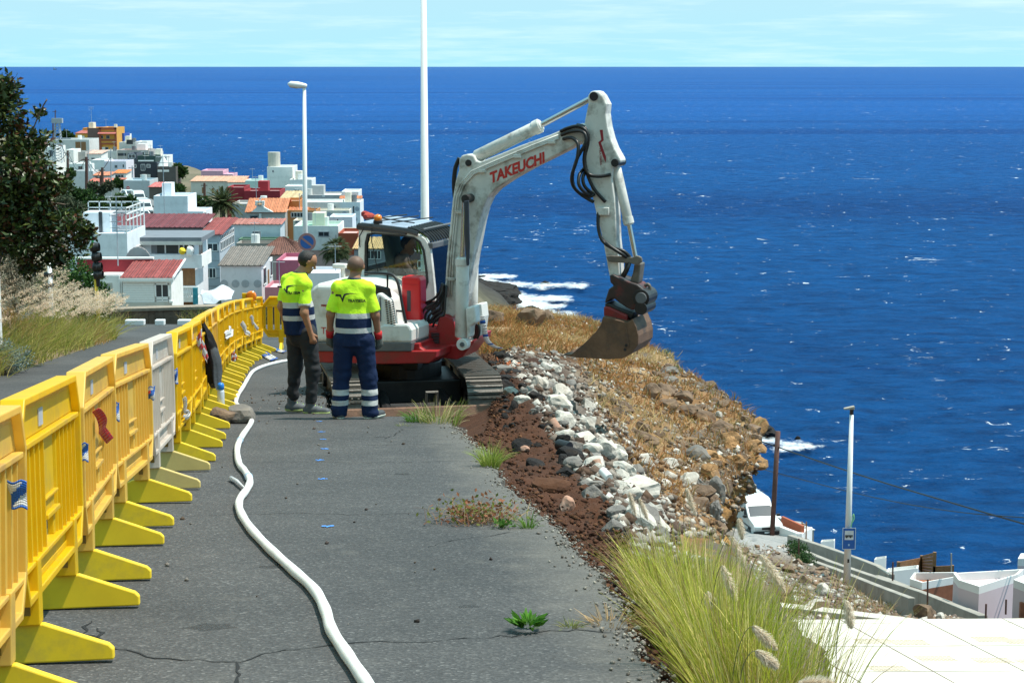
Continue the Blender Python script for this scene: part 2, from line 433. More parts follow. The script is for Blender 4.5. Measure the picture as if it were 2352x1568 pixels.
# ---- headland: dug edge of the road, soil, rubble bed, dry grass shelf and the cliff
edge_px = [(1530, 1640), (1500, 1568), (1468, 1470), (1430, 1380), (1360, 1300), (1280, 1230), (1210, 1160), (1150, 1100), (1105, 1035), (1075, 1000), (1048, 980)]
def sec(edge, soil, rub, mid, crest, s1=(.5, .2, -.9), s2=(.1, 1.0, -4.0), s3=(3, 6, -14), s4=(9, 12, -31)):
 e, so, ru, mi, cr = edge, soil, rub, mid, crest
 return [e + Vector((-.7, 0, -.42)), e + Vector((0.02, 0, -.13)), so, ru, mi, cr, cr + Vector(s1), cr + Vector(s2), cr + Vector(s3), cr + Vector(s4)]
def ed(px, py): return onroad(px, py)
sections = [
 sec(Vector((1.3, 3.0, -.33)), Vector((2.0, 3.0, -.5)), Vector((2.8, 3.0, -.9)), Vector((3.6, 3.2, -1.6)), Vector((4.4, 3.4, -2.4)), (.6, .2, -2), (1.5, 1.2, -6), (3, 3, -11), (5, 5, -14)),
 sec(ed(1500, 1568), at(1580, 1580, 7.3), at(1700, 1590, 7.7), at(1820, 1630, 8.2), at(1930, 1720, 8.8), (.4, .3, -1), (.8, 1.2, -5), (2.4, 4, -10), (4, 8, -13)),
 sec(ed(1430, 1380), at(1500, 1400, 9.1), at(1580, 1410, 9.6), at(1680, 1450, 10.3), at(1790, 1510, 11.2), (.4, .3, -1), (.8, 1.2, -5), (2.4, 4, -10), (4, 8, -13)),
 sec(ed(1280, 1230), at(1370, 1245, 11.4), at(1470, 1240, 12.2), at(1570, 1275, 14), at(1660, 1330, 16), (.3, .3, -1), (.6, 1.2, -4), (2.2, 4, -9), (4, 8, -13)),
 sec(ed(1150, 1100), at(1270, 1150, 14.0), at(1430, 1130, 15.6), at(1550, 1180, 19.5), at(1622, 1225, 22.5), (.2, .3, -1), (.3, 1.2, -4), (2.0, 4, -9), (5, 9, -14)),
 sec(ed(1062, 1000), at(1180, 1040, 17.3), at(1330, 1010, 19.2), at(1500, 1080, 24.5), at(1648, 1108, 28), (-.2, .3, -1), (-1.6, .8, -3), (-.6, 4, -10), (5, 9, -16)),
 sec(at(1115, 950, 20.6), at(1160, 945, 21.3), at(1262, 905, 23.3), at(1480, 985, 29), at(1716, 1045, 31), (.12, .2, -.35), (-1.75, .1, -1.3), (-2.7, 3, -9), (8, 9, -28)),
 sec(at(1105, 880, 25), at(1145, 868, 26), at(1215, 850, 27.5), at(1470, 900, 34.5), at(1700, 962, 36), (-.2, .3, -.9), (-1.4, .8, -3), (-1.4, 4, -12), (9, 12, -29)),
 sec(at(1092, 812, 32), at(1132, 805, 33), at(1205, 800, 35), at(1420, 830, 41.5), at(1592, 884, 42.5), (.4, .4, -.8), (.6, 1.0, -3), (3, 5, -12), (10, 12, -29)),
 sec(at(1088, 774, 41), at(1130, 766, 43), at(1200, 762, 45), at(1350, 772, 49), at(1482, 814, 50.5), (.6, .8, -.8), (1, 1.6, -3), (4, 6, -12), (11, 14, -29)),
 sec(at(1060, 736, 53), at(1110, 726, 55), at(1180, 724, 57), at(1280, 738, 58), at(1385, 764, 58), (.7, 1.2, -.8), (1.2, 2.2, -3), (4, 8, -12), (10, 16, -28)),
 sec(at(1040, 740, 60), at(1100, 730, 62), at(1170, 730, 64), at(1260, 745, 65), at(1340, 780, 66), (.7, 2, -2), (1.2, 4, -6), (4, 9, -14), (10, 18, -27)),
 sec(at(1000, 830, 70), at(1060, 830, 71), at(1120, 830, 72), at(1200, 850, 73), at(1260, 900, 75), (.7, 3, -2), (1.2, 5, -5), (3, 9, -9), (6, 16, -18)),
]
NR, NC = 620, 300
HG = loft(sections, NR, NC)
cs = np.linspace(0, 9, NC)[None, :] * np.ones((NR, 1)); rs = np.linspace(0, len(sections) - 1, NR)[:, None] * np.ones((1, NC))
def sm(a, b, x): t = np.clip((x - a) / (b - a), 0, 1); return t * t * (3 - 2 * t)
soilz = sm(.9, 1.3, cs) * (1 - sm(2.5, 3.0, cs + .25 * fbm(HG, .5, 3)))
rubz = sm(2.5, 3.0, cs + .2 * fbm(HG, .5, 3)) * (1 - sm(3.5, 4.0, cs))
farr = sm(7.5, 8.3, rs); soilz = soilz * (1 - farr); rubz = rubz * (1 - farr)
grz = np.maximum(sm(3.3, 3.8, cs), farr * sm(1.3, 1.8, cs)) * (1 - sm(4.85, 5.1, cs)); clf = sm(4.8, 5.2, cs)
HN = grid_normals(HG)
HN *= np.sign(np.sum(HN * np.array([1.0, -.6, .5]), -1, keepdims=True) + 1e-9)
keep = sm(.95, 1.5, cs)
disp = keep * (soilz * (.055 * fbm(HG, 2.2, 5, .6) + .03 * fbm(HG, 7, 3)) + rubz * (.07 * fbm(HG, 2.0, 5, .6)) + grz * (.10 * fbm(HG, .8, 5, .55)) +
    clf * (.34 * fbm(HG, .55, 6, .6, True) + .12 * fbm(HG, 2.5, 4, .6) - .55) * sm(4.9, 5.6, cs) + sm(4.2, 5.0, cs) * .16 * fbm(HG, 1.1, 5, .6, True))
HG2 = HG + HN * disp[..., None]
C_soil, C_soil2 = np.array([.088, .036, .018]), np.array([.055, .026, .017])
C_rub, C_dry, C_dry2, C_rock, C_och = np.array([.20, .175, .15]), np.array([.22, .115, .05]), np.array([.33, .215, .11]), np.array([.13, .105, .085]), np.array([.33, .175, .065])
nA = np.clip(.5 + .7 * fbm(HG, .45, 5), 0, 1)[..., None]; nB = np.clip(.5 + .8 * fbm(HG + 31, .9, 5), 0, 1)[..., None]
tint = C_soil * nA + C_soil2 * (1 - nA)
tint = tint * (1 - rubz[..., None]) + (C_rub * nB + C_soil2 * (1 - nB)) * rubz[..., None]
dry = C_dry * nA + C_dry2 * (1 - nA)
rocky = sm(.55, .8, nB[..., 0] * .6 + .5 * sm(4.1, 5.0, cs))[..., None]
dry = dry * (1 - rocky) + C_rock * rocky
tint = tint * (1 - grz[..., None]) + dry * grz[..., None]
och = sm(.52, .7, np.clip(.5 + .8 * fbm(HG + 9, .22, 4), 0, 1))[..., None]
cl = C_rock * (1 - och) + C_och * och
tint = tint * (1 - clf[..., None]) + cl * clf[..., None]
frontz = 1 - sm(1.8, 3.2, rs)                     # lower front slope: dusty grey brown
fr = (np.array([.20, .16, .12]) * nA + np.array([.12, .10, .08]) * (1 - nA))
msk = (sm(2.6, 3.4, cs) * frontz)[..., None]; tint = tint * (1 - msk) + fr * msk
M_ground = attr_mat('headland_ground', .95, .75, 8.0, .38, 5.0)
headland = link('headland', np_mesh('headland', HG2.reshape(-1, 3), grid_faces(NR, NC), M_ground, tint.reshape(-1, 3), True))
tag(headland, 'dry rocky headland with dug brown soil beside the road', kind='structure')
bvh_head = BVHTree.FromPolygons([Vector(p) for p in HG2.reshape(-1, 3)], grid_faces(NR, NC).tolist())
def hit(px, py, tree=None):
 h = (tree or bvh_head).ray_cast(Vector((0, 0, CAMZ)), ray(px, py).normalized())
 return h[0], h[1]
def drop(x, y, tree=None, top=8):
 h = (tree or bvh_head).ray_cast(Vector((x, y, top)), Vector((0, 0, -1)))
 return h[0]
X, Y, Z = hill_args; hn = np.clip(.5 + .7 * fbm(np.stack([X, Y, X * 0], -1), .05, 4), 0, 1)[..., None]
tag(link('hillside', np_mesh('hillside', np.stack([X, Y, Z], -1).reshape(-1, 3), grid_faces(*X.shape), M_ground, (np.array([.16, .12, .08]) * hn + np.array([.08, .08, .045]) * (1 - hn)).reshape(-1, 3), True)), 'dry hillside behind the photographer', kind='structure')
X, Y = np.meshgrid(np.linspace(-5.2, .6, 170), np.linspace(18.6, 40, 300))
Pp = np.stack([X, Y, X * 0], -1)
Z = -ROADS * Y - .30 + .05 * fbm(Pp, 1.3, 5, .6) + .025 * fbm(Pp, 6, 3)
nz = np.clip(.5 + .8 * fbm(Pp, .8, 5), 0, 1)[..., None]
pt = np.array([.06, .036, .026]) * nz + np.array([.035, .03, .028]) * (1 - nz)
pit = link('dug_ground', np_mesh('dug_ground', np.stack([X, Y, Z], -1).reshape(-1, 3), grid_faces(*X.shape), M_ground, pt.reshape(-1, 3), True))
tag(pit, 'dark dug ground under the excavator', kind='structure')
bvh_pit = BVHTree.FromPolygons([Vector(p) for p in np.stack([X, Y, Z], -1).reshape(-1, 3)], grid_faces(*X.shape).tolist())
# ---- asphalt
def asphalt_material():
 m = bpy.data.materials.new('asphalt'); n, l = NT(m); b = n['Principled BSDF']
 g = n.new('ShaderNodeNewGeometry'); P = g.outputs['Position']
 agg = n.new('ShaderNodeTexVoronoi'); agg.inputs['Scale'].default_value = 85; l.new(P, agg.inputs['Vector'])
 hs = n.new('ShaderNodeSeparateColor'); l.new(agg.outputs['Color'], hs.inputs[0])
 r0 = ramp(n, [(0, (.050, .050, .051)), (.6, (.068, .068, .069)), (.93, (.092, .091, .090)), (1, (.15, .148, .145))]); l.new(hs.outputs[0], r0.inputs[0])
 big = noise_(n, l, .55, 7, .62, P); r1 = ramp(n, [(.3, (.78, .79, .8)), (.7, (1.22, 1.2, 1.18))]); l.new(big.outputs[0], r1.inputs[0])
 out = mixc(n, l, 1, r0.outputs[0], r1.outputs[0], 'MULTIPLY')
 dn = noise_(n, l, 4, 8, .7, P); r2 = ramp(n, [(.56, (0, 0, 0)), (.75, (.35, .35, .35))]); l.new(dn.outputs[0], r2.inputs[0])
 out = mixc(n, l, r2.outputs[0], out, (.15, .14, .125))
 sp = n.new('ShaderNodeSeparateXYZ'); l.new(P, sp.inputs[0])
 ma = n.new('ShaderNodeMath'); ma.operation = 'MULTIPLY_ADD'; ma.inputs[1].default_value = .105; l.new(sp.outputs[1], ma.inputs[0]); l.new(sp.outputs[0], ma.inputs[2])
 mb = n.new('ShaderNodeMath'); mb.operation = 'MULTIPLY_ADD'; mb.inputs[1].default_value = .7; l.new(dn.outputs[0], mb.inputs[0]); l.new(ma.outputs[0], mb.inputs[2])
 r3 = ramp(n, [(.0, (0, 0, 0)), (1, (.55, .55, .55))]); mr = n.new('ShaderNodeMapRange'); mr.inputs['From Min'].default_value = 1.25; mr.inputs['From Max'].default_value = 2.05
 l.new(mb.outputs[0], mr.inputs['Value']); l.new(mr.outputs[0], r3.inputs[0])
 out = mixc(n, l, r3.outputs[0], out, (.24, .215, .18))
 l.new(out, b.inputs['Base Color']); b.inputs['Roughness'].default_value = .9; b.inputs['Specular IOR Level'].default_value = .25
 bp = n.new('ShaderNodeBump'); bp.inputs['Strength'].default_value = .4; bp.inputs['Distance'].default_value = .005
 l.new(agg.outputs['Distance'], bp.inputs['Height']); l.new(bp.outputs[0], b.inputs['Normal'])
 return m
M_asph = asphalt_material()
poly = [(1.25, 3.0)]
epts = [onroad(*p) for p in edge_px]
for i in range(len(epts) - 1):
 for k in range(14):
  p = epts[i].lerp(epts[i + 1], k / 14); poly.append((p.x + rnd.uniform(-.018, .018) + .10 * mnoise.noise(Vector((p.x, p.y * 1.1, 0))) + .04 * mnoise.noise(Vector((p.x, p.y * 5, 3))), p.y))
notch = [(1040, 964), (1000, 958), (930, 956), (860, 957), (790, 957), (752, 935), (742, 905), (735, 880)]
npts = [onroad(*p) for p in notch]
for i in range(len(npts) - 1):
 for k in range(5):
  p = npts[i].lerp(npts[i + 1], k / 5); poly.append((p.x + rnd.uniform(-.03, .03), p.y + rnd.uniform(-.07, .07)))
poly += [(-2.75, 27), (-2.75, 29.5), (-1.3, 31), (-1.2, 36), (-1.9, 42), (-2.6, 47), (-3.0, 53.6), (-8, 54.2), (-14, 54.6), (-13.2, 48), (-11.6, 44), (-10.6, 38), (-9.6, 30), (-8.6, 22), (-7.8, 12), (-7.4, 3.0)]
asph = MB().prism(poly, lambda p, k: Vector((p[0], p[1], roadz(p[1]) - .34 * (1 - k))))
road = obj('road', asph, M_asph); tag(road, 'sloping grey asphalt road with a broken right edge', kind='structure')
M_crack = mat('crack_dark', (.012, .012, .013), .95)
def crack(pts, w=.012):
 w *= .6
 P = [onroad(*p) for p in pts]; mb = MB(); Q = []
 for i in range(len(P) - 1):
  k = max(2, int((P[i + 1] - P[i]).length / .055))
  Q += [P[i].lerp(P[i + 1], j / k) for j in range(k)]
 Q.append(P[-1]); vs = []
 for i, p in enumerate(Q):
  p = p + Vector((rnd.uniform(-.014, .014), rnd.uniform(-.03, .03), 0)); ww = w * rnd.uniform(.25, 1.5) * (.4 if i in (0, len(Q) - 1) else 1)
  d = Q[min(i + 1, len(Q) - 1)] - Q[max(i - 1, 0)]; nn = Vector((-d.y, d.x, 0)).normalized()
  for s in (-1, 1):
   q = p + nn * ww * s; vs.append((q.x, q.y, roadz(q.y) + .003))
 mb.add(vs, [(2 * i, 2 * i + 2, 2 * i + 3, 2 * i + 1) for i in range(len(Q) - 1)])
 return obj('crack', mb, M_crack, road)
crack([(205, 1425), (190, 1455), (235, 1470), (262, 1490), (340, 1505), (420, 1515), (490, 1518), (545, 1522)], .011)
crack([(545, 1522), (600, 1505), (680, 1490), (820, 1478), (1000, 1470), (1180, 1460), (1300, 1447), (1450, 1452)], .008)
crack([(545, 1522), (552, 1540), (538, 1568), (530, 1600)], .02)
crack([(232, 1440), (228, 1462), (238, 1476)], .016)
crack([(395, 1186), (470, 1183), (560, 1180), (680, 1178), (800, 1181), (900, 1180), (1010, 1178), (1110, 1180), (1200, 1186)], .006)
crack([(980, 1258), (1040, 1240), (1110, 1232), (1180, 1222)], .006)
crack([(560, 1062), (700, 1060), (820, 1062), (930, 1062), (1040, 1058), (1110, 1060)], .006)
crack([(800, 1020), (870, 1022), (960, 1020), (1050, 1021)], .006)
crack([(925, 985), (905, 1000), (880, 1008)], .008)
M_stain = mat('stain', (.03, .03, .03), .8); M_stain.node_tree.nodes['Principled BSDF'].inputs['Alpha'].default_value = .32
for px, py, r in [(921, 1088, .07), (873, 1003, .07), (1072, 1392, .05), (640, 1300, .09), (480, 1440, .10)]:
 c = onroad(px, py); k_ = [rnd.uniform(.6, 1.2) for _ in range(14)]
 v_ = [(c.x + r * 1.1 * k_[i] * math.cos(i * .4488), c.y + r * .9 * k_[i] * math.sin(i * .4488)) for i in range(14)]
 obj('stain', MB().add([(x, y, roadz(y) + .002) for x, y in v_], [tuple(range(14))]), M_stain, road)
M_blue = mat('blue_spray', (.08, .30, .85), .85, var=.3, vs=25)
bm_ = []
for i, (px, py, r) in enumerate([(752, 1209, .052), (742, 1100, .05), (735, 1057, .05), (745, 1031, .05), (743, 1009, .045), (738, 992, .045), (731, 968, .05)]):
 c = onroad(px, py); mb = MB(); r *= .62
 for k in range(16):
  a = rnd.uniform(0, 6.28); d = 0 if k == 0 else r * math.sqrt(rnd.random()) * .95; q = r * .62 if k == 0 else r * rnd.uniform(.2, .45)
  p = [Vector((c.x + d * math.cos(a) * 1.3 + q * math.cos(t) * rnd.uniform(.6, 1.3), c.y + d * math.sin(a) * 1.5 + q * math.sin(t), 0)) for t in np.linspace(0, 6.28, 7)[:-1]]
  mb.add([(v.x, v.y, roadz(v.y) + .003 + k * .0002) for v in p], [tuple(range(6))])
 o = obj('paint_mark', mb, M_blue)
 tag(o, 'blue spray paint mark on the asphalt, %s in the row' % ['nearest the camera', 'second from the camera', 'third from the camera', 'fourth from the camera', 'fifth from the camera', 'sixth from the camera', 'farthest'][i], 'paint mark', 'blue spray marks in a row on the asphalt')
# ---- left bank along the far lane
vpx = [(-260, 960), (-120, 905), (0, 866), (84, 840), (169, 812), (239, 789), (275, 775), (262, 757), (200, 748)]
prof = [(.6, -.25), (0, -.02), (-.7, .18), (-1.3, .55), (-2.0, 1.5), (-2.8, 2.7), (-4.5, 4.0), (-9, 6.0), (-16, 9.0)]
kk = [1, 1, 1, .95, .75, .35, .14, .12, .16]
LS = []
for (px, py), k in zip(vpx, kk):
 e = onroad(px, py); LS.append([e + Vector((dx * (1 if dx > 0 else .7 + .3 * k), 0.05 * dx, dz * (k if dz > .1 else 1))) for dx, dz in prof])
e = onroad(200, 748); LS.append([Vector((e.x + dx, 58 + dx * .1, roadz(58) + dz * .1 - 1.2)) for dx, dz in prof])
NR2, NC2 = 240, 160
LG = loft(LS, NR2, NC2); LN = grid_normals(LG); LN *= np.sign(LN[..., 2:3] + 1e-9)
c2 = np.linspace(0, 8, NC2)[None, :] * np.ones((NR2, 1)); k2 = sm(1.1, 2.2, c2)
LG2 = LG + LN * (k2 * (.05 * fbm(LG, 2, 4) + sm(3, 4.2, c2) * (.4 * fbm(LG, .6, 6, .6, True) - .2)))[..., None]
nA = np.clip(.5 + .7 * fbm(LG, .6, 5), 0, 1)[..., None]
lt = np.array([.24, .17, .10]) * nA + np.array([.15, .11, .075]) * (1 - nA)
rk = sm(3.2, 4, c2)[..., None]; lt = lt * (1 - rk) + (np.array([.17, .13, .10]) * nA + np.array([.07, .055, .045]) * (1 - nA)) * rk
bank = link('bank', np_mesh('bank', LG2.reshape(-1, 3), grid_faces(NR2, NC2), M_ground, lt.reshape(-1, 3), True))
tag(bank, 'steep dry rocky bank on the left of the road', kind='structure')
bvh_bank = BVHTree.FromPolygons([Vector(p) for p in LG2.reshape(-1, 3)], grid_faces(NR2, NC2).tolist())
# ---- ground of the fishing village and its coast
vy = [56, 62, 75, 110, 150, 190, 260, 330, 420, 520, 650, 800]
vz = [-7.6, -8.8, -11.2, -15.4, -19.4, -23.4, -24.6, -26.6, -27.6, -27.4, -27, -28]
coast = [(60, -1.5), (100, -2), (160, 2), (220, 6), (245, 4), (258, -7), (285, -24), (330, -34), (390, -42), (420, -44), (480, -58), (560, -92), (590, -104), (640, -128), (700, -160), (800, -260)]
ygr = np.concatenate([np.linspace(55.5, 160, 90), np.linspace(163, 820, 260)]); tt = np.linspace(0, 1, 170) ** .6
cxv = np.interp(ygr, [c[0] for c in coast], [c[1] for c in coast])
X = (cxv[:, None] + 14) - (1 - tt[None, :]) * (np.minimum(ygr * .42, 300) + 20)[:, None]
Y = np.repeat(ygr[:, None], len(tt), 1); Pp = np.stack([X, Y, X * 0], -1)
Z = np.interp(Y, vy, vz)
side = X - (cxv[:, None] + 2.5 * fbm(Pp, .12, 4)) ; fall = sm(-16, 6, side)
Z = Z * (1 - fall) + (SEAZ - 2.0) * fall
px_, _ = proj(np.stack([X, Y, Z], -1))
rise = np.clip((230 - px_) / 230, 0, 1.4) * np.clip((Y - 380) / 260, 0, 1)
Z = Z + rise * 2.5 * (.8 + .5 * fbm(Pp, .012, 4)) + 1.3 * fbm(Pp, .1, 5, .55, True) * fall * (1 - sm(4, 12, side)) + .25 * fbm(Pp, .15, 4)
lava = np.maximum(sm(.25, .6, fall), sm(-60, -40, side) * sm(215, 235, Y) * (1 - sm(330, 350, Y)))[..., None]; nA = np.clip(.5 + .7 * fbm(Pp, .06, 5), 0, 1)[..., None]
gt = np.array([.19, .155, .11]) * nA + np.array([.12, .11, .07]) * (1 - nA); gt = gt * (1 - lava) + np.array([.035, .032, .033]) * lava
vg = link('village_ground', np_mesh('village_ground', np.stack([X, Y, Z], -1).reshape(-1, 3), grid_faces(*X.shape), attr_mat('village_soil', .95, .7, 1.2, .35, .8), gt.reshape(-1, 3), True))
tag(vg, 'sloping ground of the village down to black lava rocks', kind='structure')
bvh_vil = BVHTree.FromPolygons([Vector(p) for p in np.stack([X, Y, Z], -1).reshape(-1, 3)], grid_faces(*X.shape).tolist())
# ---- lower street below the headland
LS = [[at(1380, 1700, 40), at(1500, 1700, 40), at(1800, 1720, 40), at(2200, 1720, 40), at(2800, 1720, 40), at(2850, 1760, 41)],
  [at(1400, 1575, 45.5), at(1600, 1575, 45.5), at(1900, 1578, 45.5), at(2200, 1578, 45.5), at(2700, 1578, 45.5), at(2720, 1600, 46)],
  [at(1420, 1440, 51), at(1600, 1437, 51), at(1800, 1437, 51), at(2100, 1437, 51), at(2560, 1437, 51), at(2590, 1450, 52)],
  [at(1470, 1375, 58), at(1620, 1378, 58), at(1800, 1392, 58), at(2020, 1412, 57), at(2350, 1435, 57), at(2380, 1460, 58)],
  [at(1540, 1330, 66), at(1680, 1340, 66), at(1820, 1352, 66), at(1960, 1366, 66), at(2130, 1388, 66), at(2150, 1420, 66.8)],
  [at(1590, 1268, 76), at(1700, 1285, 76), at(1800, 1302, 76), at(1900, 1318, 76), at(1985, 1330, 76), at(1998, 1380, 76.8)],
  [at(1610, 1225, 87), at(1700, 1240, 87), at(1750, 1247, 87), at(1790, 1252, 87), at(1840, 1262, 87), at(1856, 1320, 88)],
  [at(1640, 1205, 95), at(1690, 1215, 95), at(1730, 1218, 95), at(1770, 1222, 95), at(1850, 1226, 95), at(1870, 1290, 96)],
  [at(1640, 1190, 101), at(1690, 1195, 101), at(1730, 1197, 101), at(1770, 1200, 101), at(1850, 1205, 101), at(1870, 1280, 103)],
  [at(1640, 1260, 108), at(1690, 1260, 108), at(1730, 1260, 108), at(1770, 1260, 108), at(1850, 1270, 108), at(1870, 1290, 108)]]
NR3, NC3 = 260, 160
G3 = loft(LS, NR3, NC3); r3 = np.linspace(0, len(LS) - 1, NR3)[:, None] * np.ones((1, NC3)); c3 = np.linspace(0, 5, NC3)[None, :] * np.ones((NR3, 1))
G3[..., 2] += (.10 * fbm(G3, .8, 5, .6) + .2 * fbm(G3, .3, 4, .5, True) - .15) * sm(2.1, 2.6, r3) * (1 - sm(5.0, 5.8, r3) * sm(1.4, 2, c3))
nA = np.clip(.5 + .7 * fbm(G3, .5, 5), 0, 1)[..., None]
G3[..., 2] -= .75 * sm(3.0, 3.7, c3) * sm(2.6, 3.2, r3) * (1 - sm(5.6, 6.2, r3))
t3 = np.array([.24, .17, .115]) * nA + np.array([.13, .105, .085]) * (1 - nA)
t3 = t3 * (1 - .5 * sm(.45, .75, np.clip(.5 + .8 * fbm(G3 + 5, .25, 4), 0, 1))[..., None]) + np.array([.14, .13, .12]) * .5 * sm(.45, .75, np.clip(.5 + .8 * fbm(G3 + 5, .25, 4), 0, 1))[..., None]
pave = (sm(5.3, 5.9, r3) * sm(.7, 1.1, c3))[..., None]; t3 = t3 * (1 - pave) + np.array([.30, .29, .28]) * pave
low = link('lower_slope', np_mesh('lower_slope', G3.reshape(-1, 3), grid_faces(NR3, NC3), M_ground, t3.reshape(-1, 3), True))
tag(low, 'rubble strewn slope beside the lower street', kind='structure')
bvh_low = BVHTree.FromPolygons([Vector(p) for p in G3.reshape(-1, 3)], grid_faces(NR3, NC3).tolist())
F = []
for k in range(2, NR3, 4):
 p = Vector(G3[k, -1]); F.append([p, p + Vector((1.5, 1.0, -4)), p + Vector((4, 3, -9)), p + Vector((7, 5, SEAZ - 2 - p.z))])
G4 = loft(F, 120, 40); G4 += (fbm(G4, .4, 5, .6) * .5 * np.linspace(0, 1, 40)[None, :])[..., None] * np.array([1, -.3, .2])
tag(link('coast_cliff', np_mesh('coast_cliff', G4.reshape(-1, 3), grid_faces(120, 40), M_ground, np.full((120 * 40, 3), .06), True)), 'dark cliff under the lower street', kind='structure')
# ---- white paved square with its slabs
M_pave = mat('white_paving', (.64, .595, .515), .85, var=.08, vs=1.2, dirt=(.42, .35, .26), da=.45, ds=.8, bump=.15, bs=12)
M_joint = mat('joint_sand', (.3, .24, .17), .95)
o3 = at(2133, 1436, 50.6); ax = Vector((.30, -1, 0)).normalized(); zt = o3.z + .06
pz0 = lambda p: zt + (p.y - o3.y) * -.035
sq = MB()
corners = [at(1440, 1433, 50.9), at(2560, 1431, 51.2), at(2700, 1640, 43), at(1380, 1640, 43)]
for c in corners: c.z = pz0(c)
sq.hexa([c + Vector((0, 0, -.5)) for c in (corners[3], corners[2], corners[1], corners[0])], [c.copy() for c in (corners[3], corners[2], corners[1], corners[0])])
square = obj('pavement', sq, M_joint); tag(square, 'white paved square below the road', kind='structure')
bx = Vector((1, .02, 0)); SLX, SLY = 2.36, 2.45
ux = Vector((ax.x, ax.y, 0)); slab_me = {}
for i in range(-6, 4):
 for j in range(-1, 4):
  c0 = o3 + bx * (i * SLX) + ux * (j * SLY)
  q = [c0, c0 + bx * SLX, c0 + bx * SLX + ux * SLY, c0 + ux * SLY]
  if j == -1:
   t_ = .18; q = [p + ux * (SLY * (1 - t_)) if k < 2 else p for k, p in enumerate(q)]
  cen = (q[0] + q[1] + q[2] + q[3]) / 4
  if cen.y < 42.5: continue
  q = [cen + (p - cen) * (1 - .022 / SLX * 2) for p in q]
  if max(p.y for p in q) > 50.85 + .3: continue
  mb = MB(); top = [Vector((p.x, p.y, pz0(p) + .025)) for p in q]; bot = [Vector((p.x, p.y, pz0(p) + .002)) for p in q]
  order = [3, 2, 1, 0]; mb.hexa([bot[k] for k in order], [top[k] for k in order])
  obj('paving_slab', mb, M_pave, square)
rb = MB()
for (px, py) in [(1960, 1475), (2040, 1478), (2230, 1470), (2300, 1476), (2100, 1520), (2230, 1525), (2330, 1528), (1990, 1545)]:
 c = onz(px, py, zt)
 for i in range(9):
  for j in range(4):
   p = c + bx * (i * .11) + ux * (j * .13); p.z = pz0(p) + .026
   rb.box(p.x, p.x + .085, p.y, p.y + .035, p.z, p.z + .012)
tag(obj('tactile_rib', rb, mat('rib', (.62, .52, .38), .9), square), kind='stuff')
kp = [at(1520, 1352, 58.5), at(1700, 1372, 56.2), at(1900, 1394, 53.6), at(2080, 1416, 51.6), at(2215, 1437, 50.9)]
mb = MB()
for i in range(len(kp) - 1):
 a, b = kp[i], kp[i + 1]; w = Vector((.06, -.55, 0))
 lo = lambda p, d: Vector((p.x, p.y, d))
 mb.hexa([a + w + Vector((0, 0, -1.2)), b + w + Vector((0, 0, -1.2)), b + Vector((0, 0, -1.2)), a + Vector((0, 0, -1.2))], [a + w, b + w, b.copy(), a.copy()])
tag(obj('kerb_wall', mb, M_pave, bevel=.02), 'low white kerb wall running along the edge of the paved square', 'wall')
               # ==== signed-distance modelling for people
def surface_nets(fn, lo, hi, h):
 ax = [np.arange(a - 2 * h, b + 2 * h, h) for a, b in zip(lo, hi)]
 G = np.stack(np.meshgrid(*ax, indexing='ij'), -1)
 val = fn(G); ins = val < 0
 nx, ny, nz = val.shape
 cs_ = np.zeros((nx - 1, ny - 1, nz - 1, 3)); cn = np.zeros((nx - 1, ny - 1, nz - 1))
 def cut(a): return slice(0, a - 1), slice(1, a)
 for axis in range(3):
  sl0 = [slice(None)] * 3; sl1 = [slice(None)] * 3; sl0[axis] = slice(0, -1); sl1[axis] = slice(1, None)
  a, b = val[tuple(sl0)], val[tuple(sl1)]; x = (a < 0) != (b < 0)
  t = np.where(x, a / np.where(x, a - b, 1), 0); pos = G[tuple(sl0)].copy(); pos[..., axis] += t * h
  o1, o2 = [k for k in range(3) if k != axis]
  for d1 in (0, 1):
   for d2 in (0, 1):
    sl = [slice(None)] * 3
    sl[o1] = slice(0, -1) if d1 == 0 else slice(1, None); sl[o2] = slice(0, -1) if d2 == 0 else slice(1, None)
    m = x[tuple(sl)]; cn += m; cs_ += pos[tuple(sl)] * m[..., None]
 act = cn > 0; idx = -np.ones(act.shape, dtype=int); idx[act] = np.arange(act.sum())
 V = cs_[act] / cn[act][:, None]; Fs = []
 for axis in range(3):
  o1, o2 = (axis + 1) % 3, (axis + 2) % 3
  sl0 = [slice(1, -1)] * 3; sl1 = [slice(1, -1)] * 3; sl0[axis] = slice(0, -1); sl1[axis] = slice(1, None)
  a, b = ins[tuple(sl0)], ins[tuple(sl1)]; I = np.argwhere(a != b)
  if not len(I): continue
  fl = a[tuple(I.T)]
  I = I + np.array([0 if k == axis else 1 for k in range(3)])
  def q(d1, d2):
   J = I.copy(); J[:, o1] -= d1; J[:, o2] -= d2; return idx[tuple(J.T)]
  Q = np.stack([q(1, 1), q(0, 1), q(0, 0), q(1, 0)], -1); Q[~fl] = Q[~fl][:, ::-1]
  Fs.append(Q)
 return V, np.concatenate(Fs)
def smin(a, b, k):
 h = np.clip(.5 + .5 * (b - a) / k, 0, 1); return b * (1 - h) + a * h - k * h * (1 - h)
def sd_cap(P, a, b, ra, rb, flat=1.0, yaw=0.0):
 a, b = np.array(a, float), np.array(b, float)
 if flat != 1.0:
  c, s = math.cos(yaw), math.sin(yaw); M_ = np.array([[c, s, 0], [-s, c, 0], [0, 0, 1]])
  P = P @ M_.T; a, b = M_ @ a, M_ @ b; sc = np.array([1, 1 / flat, 1]); P, a, b = P * sc, a * sc, b * sc
 ab = b - a; L = max(ab @ ab, 1e-9)
 t = np.clip(((P - a) @ ab) / L, 0, 1)
 d = np.sqrt(((P - a - t[..., None] * ab) ** 2).sum(-1)) - (ra + (rb - ra) * t)
 return d * (flat if flat < 1 else 1) ** .5
